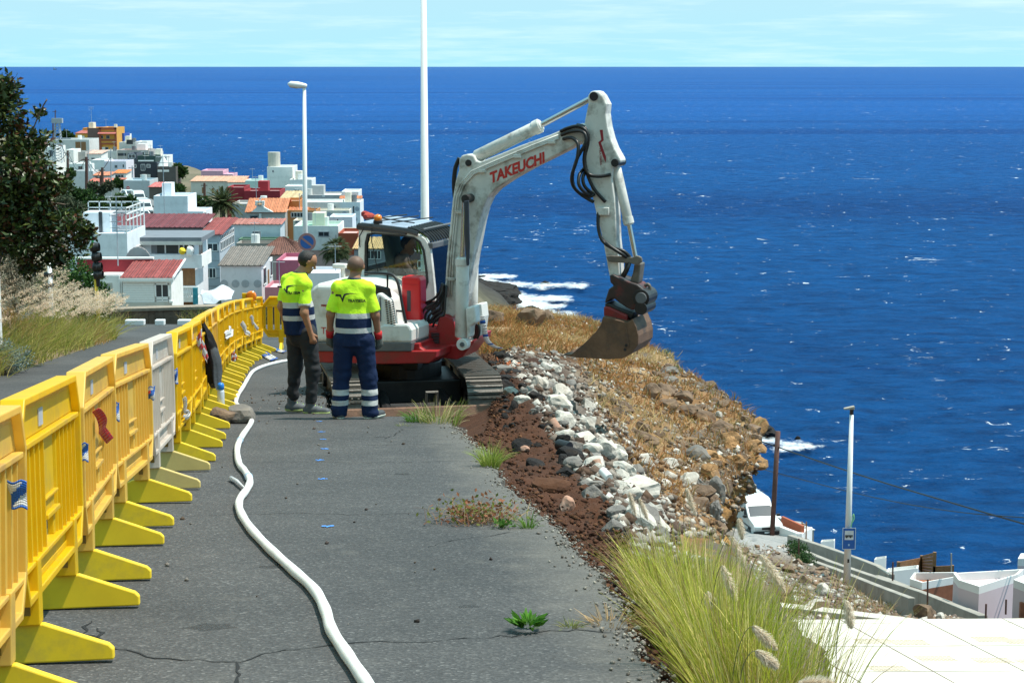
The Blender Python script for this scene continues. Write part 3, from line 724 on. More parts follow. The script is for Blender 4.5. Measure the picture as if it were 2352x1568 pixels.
def union(P, prims, k=.03, off=0):
 d = None
 for p in prims:
  q = sd_cap(P, *p) - off
  d = q if d is None else smin(d, q, k)
 return d
def sdf_obj(name, fn, lo, hi, h, mats, parent, smooth=True):
 V, Fq = surface_nets(fn, lo, hi, h)
 return link(name, np_mesh(name, V, Fq, mats, smooth=smooth), parent)
def box_of(prims, m):
 pts = np.array([p[0] for p in prims] + [p[1] for p in prims]); r = max(max(p[2], p[3]) for p in prims) + m
 return pts.min(0) - r, pts.max(0) + r
def band_mat(name, bands, rough=.8, transl=0):      # bands: list of (z upper limit, colour) from the bottom up, printed cloth
 m = bpy.data.materials.new(name); n, l = NT(m); b = n['Principled BSDF']
 tc = n.new('ShaderNodeTexCoord'); sp = n.new('ShaderNodeSeparateXYZ'); l.new(tc.outputs['Object'], sp.inputs[0])
 mr = n.new('ShaderNodeMapRange'); mr.inputs['From Min'].default_value = 0; mr.inputs['From Max'].default_value = 2
 l.new(sp.outputs[2], mr.inputs['Value'])
 pts, lo = [], 0
 for z, c in bands: pts.append((lo / 2, c)); lo = z
 r = ramp(n, pts, 'CONSTANT'); l.new(mr.outputs[0], r.inputs[0])
 nz = noise_(n, l, 9, 5, .6, tc.outputs['Object']); rr = ramp(n, [(.3, (.86,) * 3), (.7, (1.1,) * 3)]); l.new(nz.outputs[0], rr.inputs[0])
 out = mixc(n, l, 1, r.outputs[0], rr.outputs[0], 'MULTIPLY')
 l.new(out, b.inputs['Base Color']); b.inputs['Roughness'].default_value = rough; b.inputs['Specular IOR Level'].default_value = .2
 nb = noise_(n, l, 14, 4, .6, tc.outputs['Object']); bp = n.new('ShaderNodeBump'); bp.inputs['Strength'].default_value = .5; bp.inputs['Distance'].default_value = .02
 l.new(nb.outputs[0], bp.inputs['Height']); l.new(bp.outputs[0], b.inputs['Normal'])
 return m
M_skin = mat('skin_tan', (.37, .175, .095), .55, var=.08, vs=10, spec=.4)
M_skin2 = mat('skin_brown', (.28, .13, .072), .5, var=.1, vs=10, spec=.45)
M_hair = mat('hair_dark', (.012, .009, .008), .6, var=.3, vs=60, bump=.4, bs=150)
M_stub = mat('hair_stubble', (.15, .082, .055), .6, var=.2, vs=90)
HV = (.62, .95, .035); NVY = (.008, .019, .06); RFL = (.50, .50, .49)
M_black = mat('black_print', (.012, .014, .018), .7)
M_white_eye = mat('eye_white', (.7, .68, .65), .3); M_iris = mat('eye_dark', (.02, .012, .01), .2)
def hand_prims(w, el, side, palmn, relax=.5, sc=1.0):
 """palm and five bent fingers continuing the forearm el->w; palmn: palm normal; side: +1/-1 thumb side sign"""
 w, el, pn = Vector(w), Vector(el), Vector(palmn).normalized()
 d = (w - el).normalized(); pn = (pn - d * pn.dot(d)).normalized(); sd = d.cross(pn) * side
 P = [(tuple(w), tuple(w + d * .075 * sc), .028 * sc, .033 * sc)]
 for i, (o, L) in enumerate([(.031, .070), (.0105, .080), (-.0105, .074), (-.031, .058)]):
  r0 = w + d * .078 * sc + sd * o * sc; c = relax * (.75 + .12 * i)
  p1 = r0 + (d * math.cos(c * .5) + pn * math.sin(c * .5)) * L * .45 * sc
  p2 = p1 + (d * math.cos(c * 1.2) + pn * math.sin(c * 1.2)) * L * .33 * sc
  p3 = p2 + (d * math.cos(c * 1.9) + pn * math.sin(c * 1.9)) * L * .25 * sc
  for a, b, ra, rb in ((r0, p1, .0105, .0098), (p1, p2, .0098, .009), (p2, p3, .009, .008)): P.append((tuple(a), tuple(b), ra * sc, rb * sc))
 t0 = w + d * .022 * sc + sd * .026 * sc; t1 = t0 + (d * .75 + sd * .65 + pn * .25).normalized() * .045 * sc; t2 = t1 + (d * .95 + sd * .15 + pn * .35).normalized() * .034 * sc
 P += [(tuple(t0), tuple(t1), .0155 * sc, .0125 * sc), (tuple(t1), tuple(t2), .0125 * sc, .010 * sc)]
 return P
def head_prims(c, yaw, pitch=0.0, s=1.0):
 """skull, jaw, nose, brow, ears; yaw = direction of the face in the ground plane"""
 f = Vector((math.cos(yaw) * math.cos(pitch), math.sin(yaw) * math.cos(pitch), math.sin(pitch)))
 sd = Vector((-math.sin(yaw), math.cos(yaw), 0)); u = f.cross(sd)
 if u.z < 0: u = -u
 c = Vector(c); q = lambda a, b, d: tuple(c + (f * a + sd * b + u * d) * s)
 P = [(q(-.018, 0, .03), q(.02, 0, .035), .088 * s, .083 * s), (q(.012, 0, -.02), q(.04, 0, -.07), .066 * s, .050 * s), (q(.055, 0, -.092), q(.068, 0, -.092), .026 * s, .022 * s),
   (q(.09, 0, .01), q(.112, 0, -.03), .010 * s, .016 * s), (q(.085, -.028, .022), q(.085, .028, .022), .018 * s, .018 * s),
   (q(.086, -.02, -.058), q(.086, .02, -.058), .011 * s, .011 * s),
   (q(-.005, -.085, .012), q(-.012, -.086, -.018), .016 * s, .011 * s), (q(-.005, .085, .012), q(-.012, .086, -.018), .016 * s, .011 * s)]
 return P, q
def shirt_text(parent, shirt, items, toward):
 """flat print laid on the cloth: items = (verts2d, faces, origin, right, up)"""
 me = shirt.data; tree = BVHTree.FromPolygons([v.co.copy() for v in me.vertices], [tuple(p.vertices) for p in me.polygons])
 mb = MB(); tw = Vector(toward).normalized()
 for vs, fs, o, rt, up in items:
  P = []
  for x, y in vs:
   p = Vector(o) + Vector(rt) * x + Vector(up) * y
   h = tree.ray_cast(p + tw * .6, -tw)
   P.append((h[0] if h[0] is not None else p) + tw * .006)
  mb.add(P, fs)
 return obj('print', mb, M_black, shirt)
SWOOSH = ([(-.205, .022), (-.13, .018), (-.085, -.055), (-.045, .028), (.02, .048), (.14, .052), (.21, .048), (.06, .062), (-.02, .058), (-.062, .05), (-.092, -.008), (-.115, .042), (-.20, .046)],
   [(0, 1, 11, 12), (1, 2, 10, 11), (2, 3, 9, 10), (3, 4, 8, 9), (4, 5, 7, 8), (5, 6, 7)])
def fine(vs, fs, n=2):                           # cut long faces so that print follows the cloth
 bm = bmesh.new(); V = [bm.verts.new((x, y, 0)) for x, y in vs]
 for f in fs:
  try: bm.faces.new([V[i] for i in f])
  except ValueError: pass
 bmesh.ops.triangulate(bm, faces=bm.faces[:])
 for _ in range(n):
  e = [x for x in bm.edges if x.calc_length() > .03]
  if e: bmesh.ops.subdivide_edges(bm, edges=e, cuts=1); bmesh.ops.triangulate(bm, faces=[f for f in bm.faces if len(f.verts) > 3])
 bm.verts.index_update()
 r = [(v.co.x, v.co.y) for v in bm.verts], [tuple(v.index for v in f.verts) for f in bm.faces]
 bm.free(); return r
def build_person(name_label, loc, J, look):
 """J: joint positions in the person's frame (x right in the picture, y away, z up)"""
 root = thing('person', name_label, 'person', loc)
 yaw = J['torso_yaw']; n = lambda k: tuple(J[k])
 lean = Vector(J['chest']) - Vector(J['hip'])
 torso = [(n('hip'), n('waist'), .165, .155, .68, yaw), (n('waist'), n('chest'), .148, .156, .66, yaw),
    (n('shL'), n('shR'), .058, .058, .95, yaw), (n('chest'), n('neck0'), .15, .075, .7, yaw), (tuple(Vector(J['neck0']) + Vector((0, 0, .01))), tuple(Vector(J['shL']).lerp(Vector(J['neck0']), .15)), .058, .055), (tuple(Vector(J['neck0']) + Vector((0, 0, .01))), tuple(Vector(J['shR']).lerp(Vector(J['neck0']), .15)), .058, .055)]
 neck = [(n('neck0'), n('neck1'), .062, .056)]
 hp, hq = head_prims(J['head'], J['face_yaw'], J.get('face_pitch', 0), J.get('hs', 1.0))
 arms, hands = [], []
 for s in 'LR':
  arms += [(n('sh' + s), n('el' + s), .056, .043), (n('el' + s), n('wr' + s), .044, .029)]
 hL = hand_prims(J['wrL'], J['elL'], J.get('thL', 1), J['palmL'], J.get('relax', .6)); hR = hand_prims(J['wrR'], J['elR'], J.get('thR', -1), J['palmR'], J.get('relax', .6))
 legs = []
 for s in 'LR':
  legs += [(n('hp' + s), n('kn' + s), .088, .062), (n('kn' + s), n('an' + s), .062, .042)]
 body = torso + neck + hp + arms + legs + ([] if J.get('gloves') else hL + hR)
 lo, hi = box_of(body, .02)
 small = set(map(id, hp[2:] + hL[1:] + hR[1:]))
 def f_body(P):
  d = union(P, [p for p in torso + neck + arms + legs], .03); d = smin(d, union(P, hp, .016), .02)
  if not J.get('gloves'): d = smin(smin(d, union(P, hL, .007), .012), union(P, hR, .007), .012)
  return d
 ob = sdf_obj('body', f_body, lo, hi, .0105, look['skin'], root)
 hc = Vector(J['head']); fy = J['face_yaw']; ff = np.array([math.cos(fy), math.sin(fy), 0])
 def f_hair(P):
  d = union(P, hp[:2], .016, look.get('hair_off', .008)); r = P - np.array(hc)
  fwd = r @ ff
  line = look.get('hair_line', -.02) + .10 * np.clip((fwd + .01) / .07, -.55, 1.0)
  return np.maximum(np.maximum(d, line - r[..., 2]), -(d + .014))
 sdf_obj('hair', f_hair, np.array(hc) - .14, np.array(hc) + .15, .007, look['hair'], root)
 for sgn in (-1, 1):
  e = MB().ball(hq(.079, sgn * .032, .004), .0125, 10); eo = obj('eye', e, M_white_eye, root, True)
  obj('iris', MB().ball(hq(.0895, sgn * .032, .003), .0055, 8), M_iris, eo, True)
  b0, b1, b2 = hq(.098, sgn * .015, .024), hq(.101, sgn * .034, .031), hq(.088, sgn * .054, .024)
  obj('eyebrow', MB().tube([b0, b1, b2], [.003, .0045, .002], 5), M_hair, root, True)
 slv = []
 for s in 'LR':
  a, b = Vector(J['sh' + s]), Vector(J['el' + s]); t = J.get('sleeve', .78); e = a.lerp(b, t)
  slv.append((tuple(a - Vector((0, 0, .012))), tuple(e), .059, .068))
 ht = look['hem']
 st = [(tuple(Vector(J['hip']) + Vector((0, 0, -.16))), n('waist'), .178, .168, .7, yaw)] + torso[1:]
 def f_shirt(P):
  d = union(P, st, .04, .017)
  for (a, b, ra, rb) in slv:
   q = sd_cap(P, a, b, ra, rb); a_, b_ = np.array(a), np.array(b); ax_ = (b_ - a_) / np.linalg.norm(b_ - a_)
   q = np.maximum(q, (P - b_) @ ax_)
   d = smin(d, q, .014)
  d = d + .006 * vnoise(P * np.array([1, 1, .6]), 13) + .004 * vnoise(P * np.array([1, 1, .5]), 30)
  d = np.maximum(d, ht - P[..., 2])
  nk = np.array(J['neck1']); hole = np.sqrt(((P - nk)[..., :2] ** 2).sum(-1)) - .066
  d = np.maximum(d, np.maximum(-hole * .9, -np.ones_like(d)) * (P[..., 2] > J['neck0'][2] - .02) + (P[..., 2] <= J['neck0'][2] - .02) * -9)
  return np.maximum(d, P[..., 2] - J['neck0'][2] - .045)
 lo, hi = box_of(st + slv, .04)
 sh = sdf_obj('shirt', f_shirt, lo, hi, .011, look['shirt'], root)
 nk = Vector(J['neck0']).lerp(Vector(J['neck1']), .35)
 col = MB(); R0 = [(.074, -.016), (.084, .0), (.072, .022), (.063, .02), (.062, -.01)]
 vs, fs = [], []
 for k in range(20):
  a = 2 * math.pi * k / 20
  for r, z in R0: vs.append(nk + Vector((r * math.cos(a), r * math.sin(a), z - .012 * math.cos(a - J['face_yaw']))))
 for k in range(20):
  for j in range(5): fs.append((k * 5 + j, ((k + 1) % 20) * 5 + j, ((k + 1) % 20) * 5 + (j + 1) % 5, k * 5 + (j + 1) % 5))
 obj('collar', col.add(vs, fs), look['collar'], sh, True)
 lg = []
 w0, w1, w2 = look['leg_r']
 for s in 'LR': lg += [(n('hp' + s), n('kn' + s), w0, w1), (n('kn' + s), n('an' + s), w1, w2)]
 pel = [(tuple(Vector(J['hip']) + Vector((0, 0, .03))), tuple(Vector(J['hip']) + Vector((0, 0, -.06))), .165, .17, .74, yaw)]
 cut = {s: J['an' + s][2] - look.get('cuff', .05) for s in 'LR'}
 def f_tr(P):
  d = union(P, pel + lg, .035)
  kz = np.exp(-((P[..., 2] - .18) / .12) ** 2) + .7 * np.exp(-((P[..., 2] - J['knL'][2]) / .12) ** 2)
  d = d + .010 * vnoise(P * np.array([.6, .6, 1.6]), 14) * (.4 + kz) + .004 * vnoise(P, 28)
  d = np.maximum(d, min(cut.values()) - P[..., 2])
  return np.maximum(d, P[..., 2] - J['hip'][2] - .06)
 lo, hi = box_of(pel + lg, .04)
 sdf_obj('trousers', f_tr, lo, hi, .0115, look['trousers'], root)
 for s in 'LR':
  a = Vector(J['an' + s]); fd = Vector((math.cos(J['foot' + s]), math.sin(J['foot' + s]), 0)); g = J['ground' + s]
  z0 = Vector((a.x, a.y, g)); sp = [(tuple(z0 + fd * -.045 + Vector((0, 0, .045))), tuple(z0 + fd * .07 + Vector((0, 0, .045))), .044, .048), (tuple(z0 + fd * .07 + Vector((0, 0, .042))), tuple(z0 + fd * .175 + Vector((0, 0, .035))), .048, .04),
    (tuple(z0 + Vector((0, 0, .05))), tuple(z0 + fd * -.01 + Vector((0, 0, .13))), .048, .05)]
  so = sdf_obj('shoe', lambda P: np.maximum(union(P, sp, .03), g + .012 - P[..., 2]), *box_of(sp, .03), .009, look['shoe'], root)
  def f_sole(P): return np.maximum(np.maximum(union(P, sp[:2], .03, .006), P[..., 2] - g - .03), g - P[..., 2])
  sdf_obj('sole', f_sole, *box_of(sp[:2], .04), .009, look['sole'], so)
  lc = MB()
  for k in range(4):
   c = z0 + fd * (.055 + .022 * k) + Vector((0, 0, .098 - .006 * k)); sd_ = Vector((-fd.y, fd.x, 0))
   lc.tube([c - sd_ * .026 - Vector((0, 0, .008)), c + Vector((0, 0, .004)), c + sd_ * .026 - Vector((0, 0, .008))], .0045, 5)
  obj('lace', lc, look['lace'], so, True)
 if J.get('gloves'):
  for s, H in (('L', hL), ('R', hR)):
   g = sdf_obj('glove', lambda P: union(P, H, .009, .007), *box_of(H, .03), .0075, look['glove'], root)
   w, e = Vector(J['wr' + s]), Vector(J['el' + s]); d = (e - w).normalized()
   obj('cuff', MB().tube([w - d * .012, w + d * .03, w + d * .062], [.04, .043, .047], 14), look['glove_cuff'], g, True)
 return root, sh
navy_w = band_mat('worker_shirt_broad', [(.945, NVY), (1.0, RFL), (1.10, NVY), (1.155, RFL), (2.0, HV)])
M_collar = mat('navy_collar', (.006, .025, .05), .8)
pR = onroad(815, 961)
J = dict(torso_yaw=0.0, face_yaw=R(80), face_pitch=R(-14), hip=(.0, 0, .94), waist=(0, .0, 1.08), chest=(.005, .01, 1.32), shL=(-.165, 0, 1.415), shR=(.165, 0, 1.41), neck0=(.01, .015, 1.47), neck1=(.02, .04, 1.56), head=(.028, .06, 1.635),
   elL=(-.245, -.01, 1.13), wrL=(-.262, .05, .895), elR=(.235, -.01, 1.125), wrR=(.262, .05, .88), palmL=(.8, .3, 0), palmR=(-.8, .3, 0), thL=-1, thR=1, relax=.75, gloves=True, sleeve=.86,
   hpL=(-.105, 0, .86), hpR=(.105, 0, .86), knL=(-.135, .015, .47), knR=(.15, .015, .47), anL=(-.165, -.02, .075), anR=(.17, -.02, .075), footL=R(112), footR=R(50), groundL=0, groundR=0, hs=1.0)
look = dict(skin=M_skin2, hair=M_stub, hair_off=.002, hair_line=.0, shirt=navy_w, collar=M_collar, hem=.80, trousers=band_mat('navy_reflective_trousers', [(.15, NVY), (.205, RFL), (.265, NVY), (.325, RFL), (2.0, NVY)]),
   leg_r=(.118, .092, .088), cuff=.045, shoe=mat('shoe_dark', (.05, .055, .06), .7), sole=mat('sole_pale', (.55, .58, .5), .7), lace=mat('lace_lime', (.5, .8, .1), .7),
   glove=mat('glove_grey', (.09, .095, .085), .85, bump=.4, bs=80), glove_cuff=mat('glove_cuff_red', (.5, .012, .015), .8))
root, sh = build_person('bald worker with grey gloves, hi-vis shirt and navy reflective trousers', pR, J, look)
tx, tf = text_polys('TRAYSESA', 1.0, .035)
tw_ = max(v[0] for v in tx) - min(v[0] for v in tx); tx = [(x / tw_, y / tw_) for x, y in tx]
shirt_text(root, sh, [fine(*SWOOSH, 2) + ((-.05, 0, 1.315), (.66, 0, 0), (0, 0, .85)), (tx, tf, (.045, 0, 1.282), (.19, 0, 0), (0, 0, .19))], (0, -1, .1))
pL = onroad(695, 948)
J = dict(torso_yaw=R(38), face_yaw=R(20), face_pitch=R(-24), hip=(.0, 0, .98), waist=(-.02, -.01, 1.12), chest=(-.05, -.02, 1.38), shL=(-.165, .12, 1.475), shR=(.075, -.13, 1.455), neck0=(-.01, -.005, 1.54), neck1=(.03, .015, 1.62), head=(.072, .03, 1.70),
   elL=(-.225, .10, 1.19), wrL=(-.19, .19, .97), elR=(.06, -.20, 1.16), wrR=(.125, -.17, .925), palmL=(.6, .2, 0), palmR=(-.3, .9, .1), thL=-1, thR=1, relax=.85, gloves=False, sleeve=.78,
   hpL=(-.07, .08, .90), hpR=(.075, -.05, .90), knL=(-.085, .10, .51), knR=(.13, -.05, .50), anL=(-.125, .10, .10), anR=(.10, -.07, .10), footL=R(4), footR=R(-6), groundL=0.0, groundR=0.0, hs=1.0)
look = dict(skin=M_skin, hair=M_hair, hair_off=.007, hair_line=-.02, shirt=band_mat('worker_shirt_slim', [(1.055, NVY), (1.115, RFL), (1.20, NVY), (1.26, RFL), (2.0, HV)]), collar=M_collar, hem=.90,
   trousers=mat('trousers_charcoal', (.018, .019, .022), .85, var=.3, vs=8), leg_r=(.112, .080, .058), cuff=-.025, shoe=mat('shoe_grey', (.09, .10, .11), .7, var=.3, vs=20), sole=mat('sole_lime', (.45, .55, .2), .7), lace=mat('lace_green', (.45, .75, .12), .7))
root, sh = build_person('dark haired worker in hi-vis shirt and charcoal trousers looking down', pL, J, look)
bk = Vector((math.sin(R(38)), -math.cos(R(38)), 0)); rt = Vector((math.cos(R(38)), math.sin(R(38)), 0))
shirt_text(root, sh, [fine(*SWOOSH, 2) + (tuple(Vector((-.08, 0, 1.415)) - rt * .11), tuple(rt * .48), (0, 0, .8)), (tx, tf, tuple(Vector((-.08, 0, 1.375)) - rt * .085), tuple(rt * .13), (0, 0, .19))], bk)
               # ==== excavator
M_ewhite = mat('machine_white', (.74, .73, .69), .38, var=.05, vs=3, dirt=(.33, .29, .23), da=.8, ds=3, spec=.5)
M_boomw = mat('boom_white_worn', (.66, .645, .60), .45, var=.10, vs=5, dirt=(.20, .17, .135), da=1, ds=4.5)
M_ered = mat('machine_red', (.36, .018, .02), .4, var=.12, vs=4, dirt=(.10, .05, .035), da=.7, ds=3)
M_egrey = mat('machine_grey', (.11, .115, .125), .5, dirt=(.2, .17, .14), da=.4)
M_eblk = mat('machine_black', (.012, .012, .014), .45, var=.25, dirt=(.07, .06, .05), da=.4)
M_rubber = mat('hose_rubber', (.010, .010, .011), .4)
M_steel = mat('rod_steel', (.55, .55, .55), .25, metal=1.0, var=.05)
M_track = mat('track_steel', (.16, .14, .12), .55, metal=.25, var=.25, vs=9, dirt=(.10, .075, .055), da=.8, ds=4, bump=.3)
M_bucket = mat('bucket_rust', (.135, .072, .040), .65, metal=.05, var=.3, vs=5, dirt=(.05, .04, .035), da=.8, ds=4, bump=.4, bs=30)
M_tilt = mat('tilt_black_red', (.03, .018, .017), .5, var=.35, vs=7, dirt=(.20, .018, .016), da=.75, ds=5)
M_blade = mat('blade_rust', (.17, .085, .05), .6, metal=.1, var=.3, vs=5, dirt=(.07, .05, .04), da=.8, bump=.3)
M_extred = mat('extinguisher_red', (.72, .02, .025), .32, var=.06, vs=3, spec=.5)
M_letters = mat('letter_red', (.55, .03, .025), .5)
M_darkred = mat('letter_dark_red', (.30, .02, .03), .5)
M_amber = mat('beacon_amber', (.85, .22, .01), .15, var=.2, spec=.7)
M_roofblue = mat('cab_roof_grey', (.34, .40, .50), .3, var=.06)
def glass_mat(name, tint, fac=.82, rough=.03):
 m = bpy.data.materials.new(name); n, l = NT(m)
 t = n.new('ShaderNodeBsdfTransparent'); t.inputs[0].default_value = c4(tint)
 g = n.new('ShaderNodeBsdfGlossy'); g.inputs['Roughness'].default_value = rough
 fr = n.new('ShaderNodeFresnel'); fr.inputs['IOR'].default_value = 1.5
 mx = n.new('ShaderNodeMixShader'); l.new(fr.outputs[0], mx.inputs[0]); l.new(t.outputs[0], mx.inputs[1]); l.new(g.outputs[0], mx.inputs[2])
 l.new(mx.outputs[0], n['Material Output'].inputs['Surface'])
 return m
M_glass = glass_mat('cab_glass', (.84, .90, .87))
EA = R(20)                                        # the boom points right and a little towards the camera
EO = Vector(((928 - PW / 2) / FPX * 24.0, 24.0, roadz(24.0) - .29))
exc = thing('excavator', 'white and red tracked excavator with raised boom beside the workers', 'excavator', EO, -EA)
Ei = Matrix.LocRotScale(EO, Matrix.Rotation(-EA, 3, 'Z').to_quaternion(), None).inverted()
Ec = Ei @ Vector((0, 0, CAMZ)); Er = Ei.to_3x3()
def L(px, py, yl):                                # photo point on the machine's upright plane yl (its own frame)
 d = Er @ ray(px, py); t = (yl - Ec.y) / d.y
 return Ec + d * t
def slab(name, pts, y0, y1, m, parent=exc, bevel=.012, smooth=False, pl=None):
 """outline measured on the plane nearest the camera, built with its real thickness"""
 pl = y0 if pl is None else pl
 q = [L(px, py, pl) for px, py in pts]
 return obj(name, MB().prism([(p.x, p.z) for p in q], lambda p, k: Vector((p[0], (y0, y1)[k], p[1]))), m, parent, bevel=bevel)
def bP(cx, cy): return ((660 + cx / 3.137) / 1.08844, (580 + cy / 3.137) / 1.08844)
def mP(cx, cy): return (992.2 + cx * .4218, 183.75 + cy * .4218)
def cP(cx, cy): return ((880 + cx / 5.808) / 1.08844, (530 + cy / 5.808) / 1.08844)
def kP(cx, cy): return ((1450 + cx / 5.6) / 1.08844, (640 + cy / 5.6) / 1.08844)
UB = R(11)
UM = Matrix.Rotation(EA, 4, 'Z') @ Matrix.Rotation(UB, 4, 'Z')   # x right, y away in undercarriage frame
def um(x, y, z): return UM @ Vector((x, y, z))
TW, TH, TL = .46, .64, 2.5
pad_me = None
for sx in (-1, 1):
 cx = sx * .86; fr = MB()
 N = 40; r = TH / 2 - .03; half = TL / 2 - r
 ring = []
 per = 4 * half + 2 * math.pi * r
 def tp(s):
  s %= per
  if s < 2 * half: return (-half + s, r, Vector((1, 1e-9, 0)))
  s -= 2 * half
  if s < math.pi * r: a = math.pi / 2 - s / r; return (half + r * math.cos(a), r * math.sin(a), None)
  s -= math.pi * r
  if s < 2 * half: return (half - s, -r, None)
  s -= 2 * half; a = -math.pi / 2 - s / r; return (-half + r * math.cos(a), r * math.sin(a), None)
 inner = [tp(per * k / 48)[:2] for k in range(48)]
 fr.prism([(y * .94, z * .9) for y, z in inner], lambda p, k: um(cx + (-.11, .11)[k], p[0], p[1] + TH / 2))
 fr.box(cx - .07, cx + .07, -half, half, TH / 2 - .10, TH / 2 + .10, 0, UM)
 track = obj('track', fr, M_eblk, exc)
 for yy_, rr in ((-half, r * .92), (half, r * .92), (-.5, .14), (0, .14), (.5, .14)):
  w = MB(); z = TH / 2 if rr > .2 else .17
  w.tube([um(cx - sx * .02 - .125, yy_, z), um(cx - sx * .02 + .165, yy_, z)], rr, 20)
  w.tube([um(cx - .16, yy_, z), um(cx + .18, yy_, z)], rr * .4, 12)
  obj('wheel', w, M_eblk, track, bevel=.01)
 for k in range(N):
  y, z, _ = tp(per * k / N); y2, z2, _ = tp(per * (k + .02) / N)
  t = Vector((0, y2 - y, z2 - z)).normalized(); nr = Vector((0, -t.z, t.y)); nr = nr if nr.dot(Vector((0, y if abs(y) > half else 0, z))) > 0 else -nr
  if pad_me is None:
   pm = MB(); pm.box(-TW / 2, TW / 2, -.066, .066, -.012, .012); pm.box(-TW / 2, TW / 2, -.05, -.03, .012, .035); pm.box(-TW / 2, TW / 2, .03, .05, .012, .035)
   pad_me = pm.mesh('track_pad', M_track)
  o = link('track_pad', pad_me, track)
  xv = Vector((1, 0, 0)); Mx = Matrix((xv, t, nr)).transposed().to_4x4(); Mx.translation = Vector((cx, y, z + TH / 2))
  if xv.cross(t).dot(nr) < 0: Mx = Matrix((xv, -t, nr)).transposed().to_4x4(); Mx.translation = Vector((cx, y, z + TH / 2))
  o.matrix_local = UM @ Mx
uc = MB(); uc.box(-.66, .66, -.55, .55, .22, .52, 0, UM); uc.tube([um(0, 0, .45), um(0, 0, .72)], .48, 28)
obj('undercarriage', uc, M_eblk, exc, bevel=.02)
bl = MB(); by = -1.62
prof_ = [(-.05, -.06), (.03, .0), (.06, .12), (.05, .25), (.0, .37), (-.03, .38), (.0, .25), (.01, .12), (-.02, .02)]
bl.prism(prof_, lambda p, k: um((-1.08, 1.12)[k], by - p[0] - .05, p[1]))
blade = obj('blade', bl, M_blade, exc, bevel=.006)
ba = MB()
for sx in (-.42, .42): ba.tube([um(sx * .9, -.5, .34), um(sx, by + .05, .2)], [.07, .08], 8)
tag(obj('blade_arm', ba, M_eblk, exc), kind='stuff')
hk = MB(); hk.tube([um(.05, by + .08, .38), um(.05, by + .02, .55), um(.18, by + .02, .55), um(.18, by + .08, .38)], .02, 8)
obj('blade_bracket', hk, M_track, blade)
slab('swing_frame', [(708, 806), (1003, 806), (1000, 822), (985, 834), (880, 836), (716, 832)], -1.02, .95, M_ered)
slab('swing_bearing', [(850, 832), (960, 832), (960, 850), (850, 850)], -.45, .45, M_eblk, pl=-.45)
slab('lower_band', [(706, 786), (946, 786), (944, 807), (708, 807)], -1.04, .94, M_egrey)
hood = slab('engine_hood', [(706, 787), (702, 700), (711, 664), (728, 652), (800, 654), (838, 660), (858, 672), (862, 787)], -1.03, .93, M_ewhite, bevel=.07)
hood.modifiers['bevel'].segments = 4
cover = slab('side_cover', [(862, 787), (862, 676), (872, 672), (897, 690), (908, 742), (908, 787)], -1.025, -.64, M_ewhite, bevel=.03)
slab('inner_cover', [(855, 787), (855, 690), (872, 690), (872, 787)], -.64, -.05, M_ewhite, pl=-.64)
vents = MB()
for c, (x0, dx) in enumerate([(884, 0), (891.5, .5), (899, 1)]):
 for r in range(11):
  y = (688 + c * 2 if c < 2 else 693) + r * 5.2; x = x0 + r * .55
  a, b = L(x, y, -1.03), L(x + 4.6, y + 2.6, -1.03)
  vents.box(min(a.x, b.x), max(a.x, b.x), -1.034, -1.022, min(a.z, b.z), max(a.z, b.z))
tag(obj('vent_slot', vents, M_eblk, cover), kind='stuff')
gr = MB(); a, b = L(872, 682, -1.03), L(875, 738, -1.03); gr.box(a.x, b.x, -1.037, -1.02, b.z, a.z); obj('cover_seam', gr, M_egrey, cover)
st = slab('step_box', [(868, 787), (868, 752), (880, 744), (938, 744), (946, 758), (946, 787)], -1.04, -.45, M_ewhite, bevel=.03)
a, b = L(876, 744, -1.03), L(935, 744, -1.03); m_ = MB().box(a.x, b.x, -.98, -.52, a.z - .02, a.z + .004); obj('step_tread', m_, mat('tread_rust', (.33, .22, .14), .8, var=.3), st)
vs, fs = text_polys('TB175', .125, .0)
p0 = L(764, 761, -1.034); obj('lettering', MB().add([(p0.x + x, -1.036, p0.z + y) for x, y in vs], fs), M_letters, hood)
a, b = L(738, 699, -1.03), L(760, 704, -1.03); obj('red_bar', MB().box(a.x, b.x, -1.037, -1.03, b.z, a.z), M_darkred, hood)
mm = MB(); a = L(770, 606, -.2); mm.box(a.x - .0, a.x + .19, -.3, -.16, a.z - .05, a.z + .01)
mir = obj('rear_light', mm, M_ewhite, exc, bevel=.015)
pp = L(787, 612, -.23); obj('post', MB().tube([(pp.x, -.23, pp.z), (pp.x + .015, -.23, pp.z - .26)], .03, 8), M_ewhite, mir)
YC0, YC1 = 0.0, .98
outer = [(88, 1250), (88, 800), (90, 400), (96, 200), (280, 215), (560, 245), (800, 280), (960, 320), (1060, 390), (1130, 500), (1165, 800), (1195, 1100), (1208, 1300), (600, 1290)]
inner = [(190, 1000), (190, 700), (195, 450), (225, 320), (330, 305), (560, 325), (760, 342), (900, 365), (990, 430), (1050, 560), (1080, 780), (1105, 1010), (1060, 1140), (640, 1090)]
def ringmesh(o_, i_, y0, y1, zoff=0):
 O = [L(*cP(*p), YC0) for p in o_]; I = [L(*cP(*p), YC0) for p in i_]; n = len(O); mb = MB(); vs = []
 for y in (y0, y1):
  vs += [(p.x, y, p.z) for p in O] + [(p.x, y, p.z) for p in I]
 fs = []
 for k in range(n):
  j = (k + 1) % n
  fs += [(k, j, n + j, n + k), (2 * n + k, 3 * n + k, 3 * n + j, 2 * n + j), (k, 2 * n + k, 2 * n + j, j), (n + k, n + j, 3 * n + j, 3 * n + k)]
 return mb.add(vs, fs)
cab = obj('cab', ringmesh(outer, inner, YC0, YC0 + .07), M_ewhite, exc, bevel=.01)
far = obj('far_frame', ringmesh(outer, inner, YC1 - .07, YC1), M_ewhite, cab, bevel=.01)
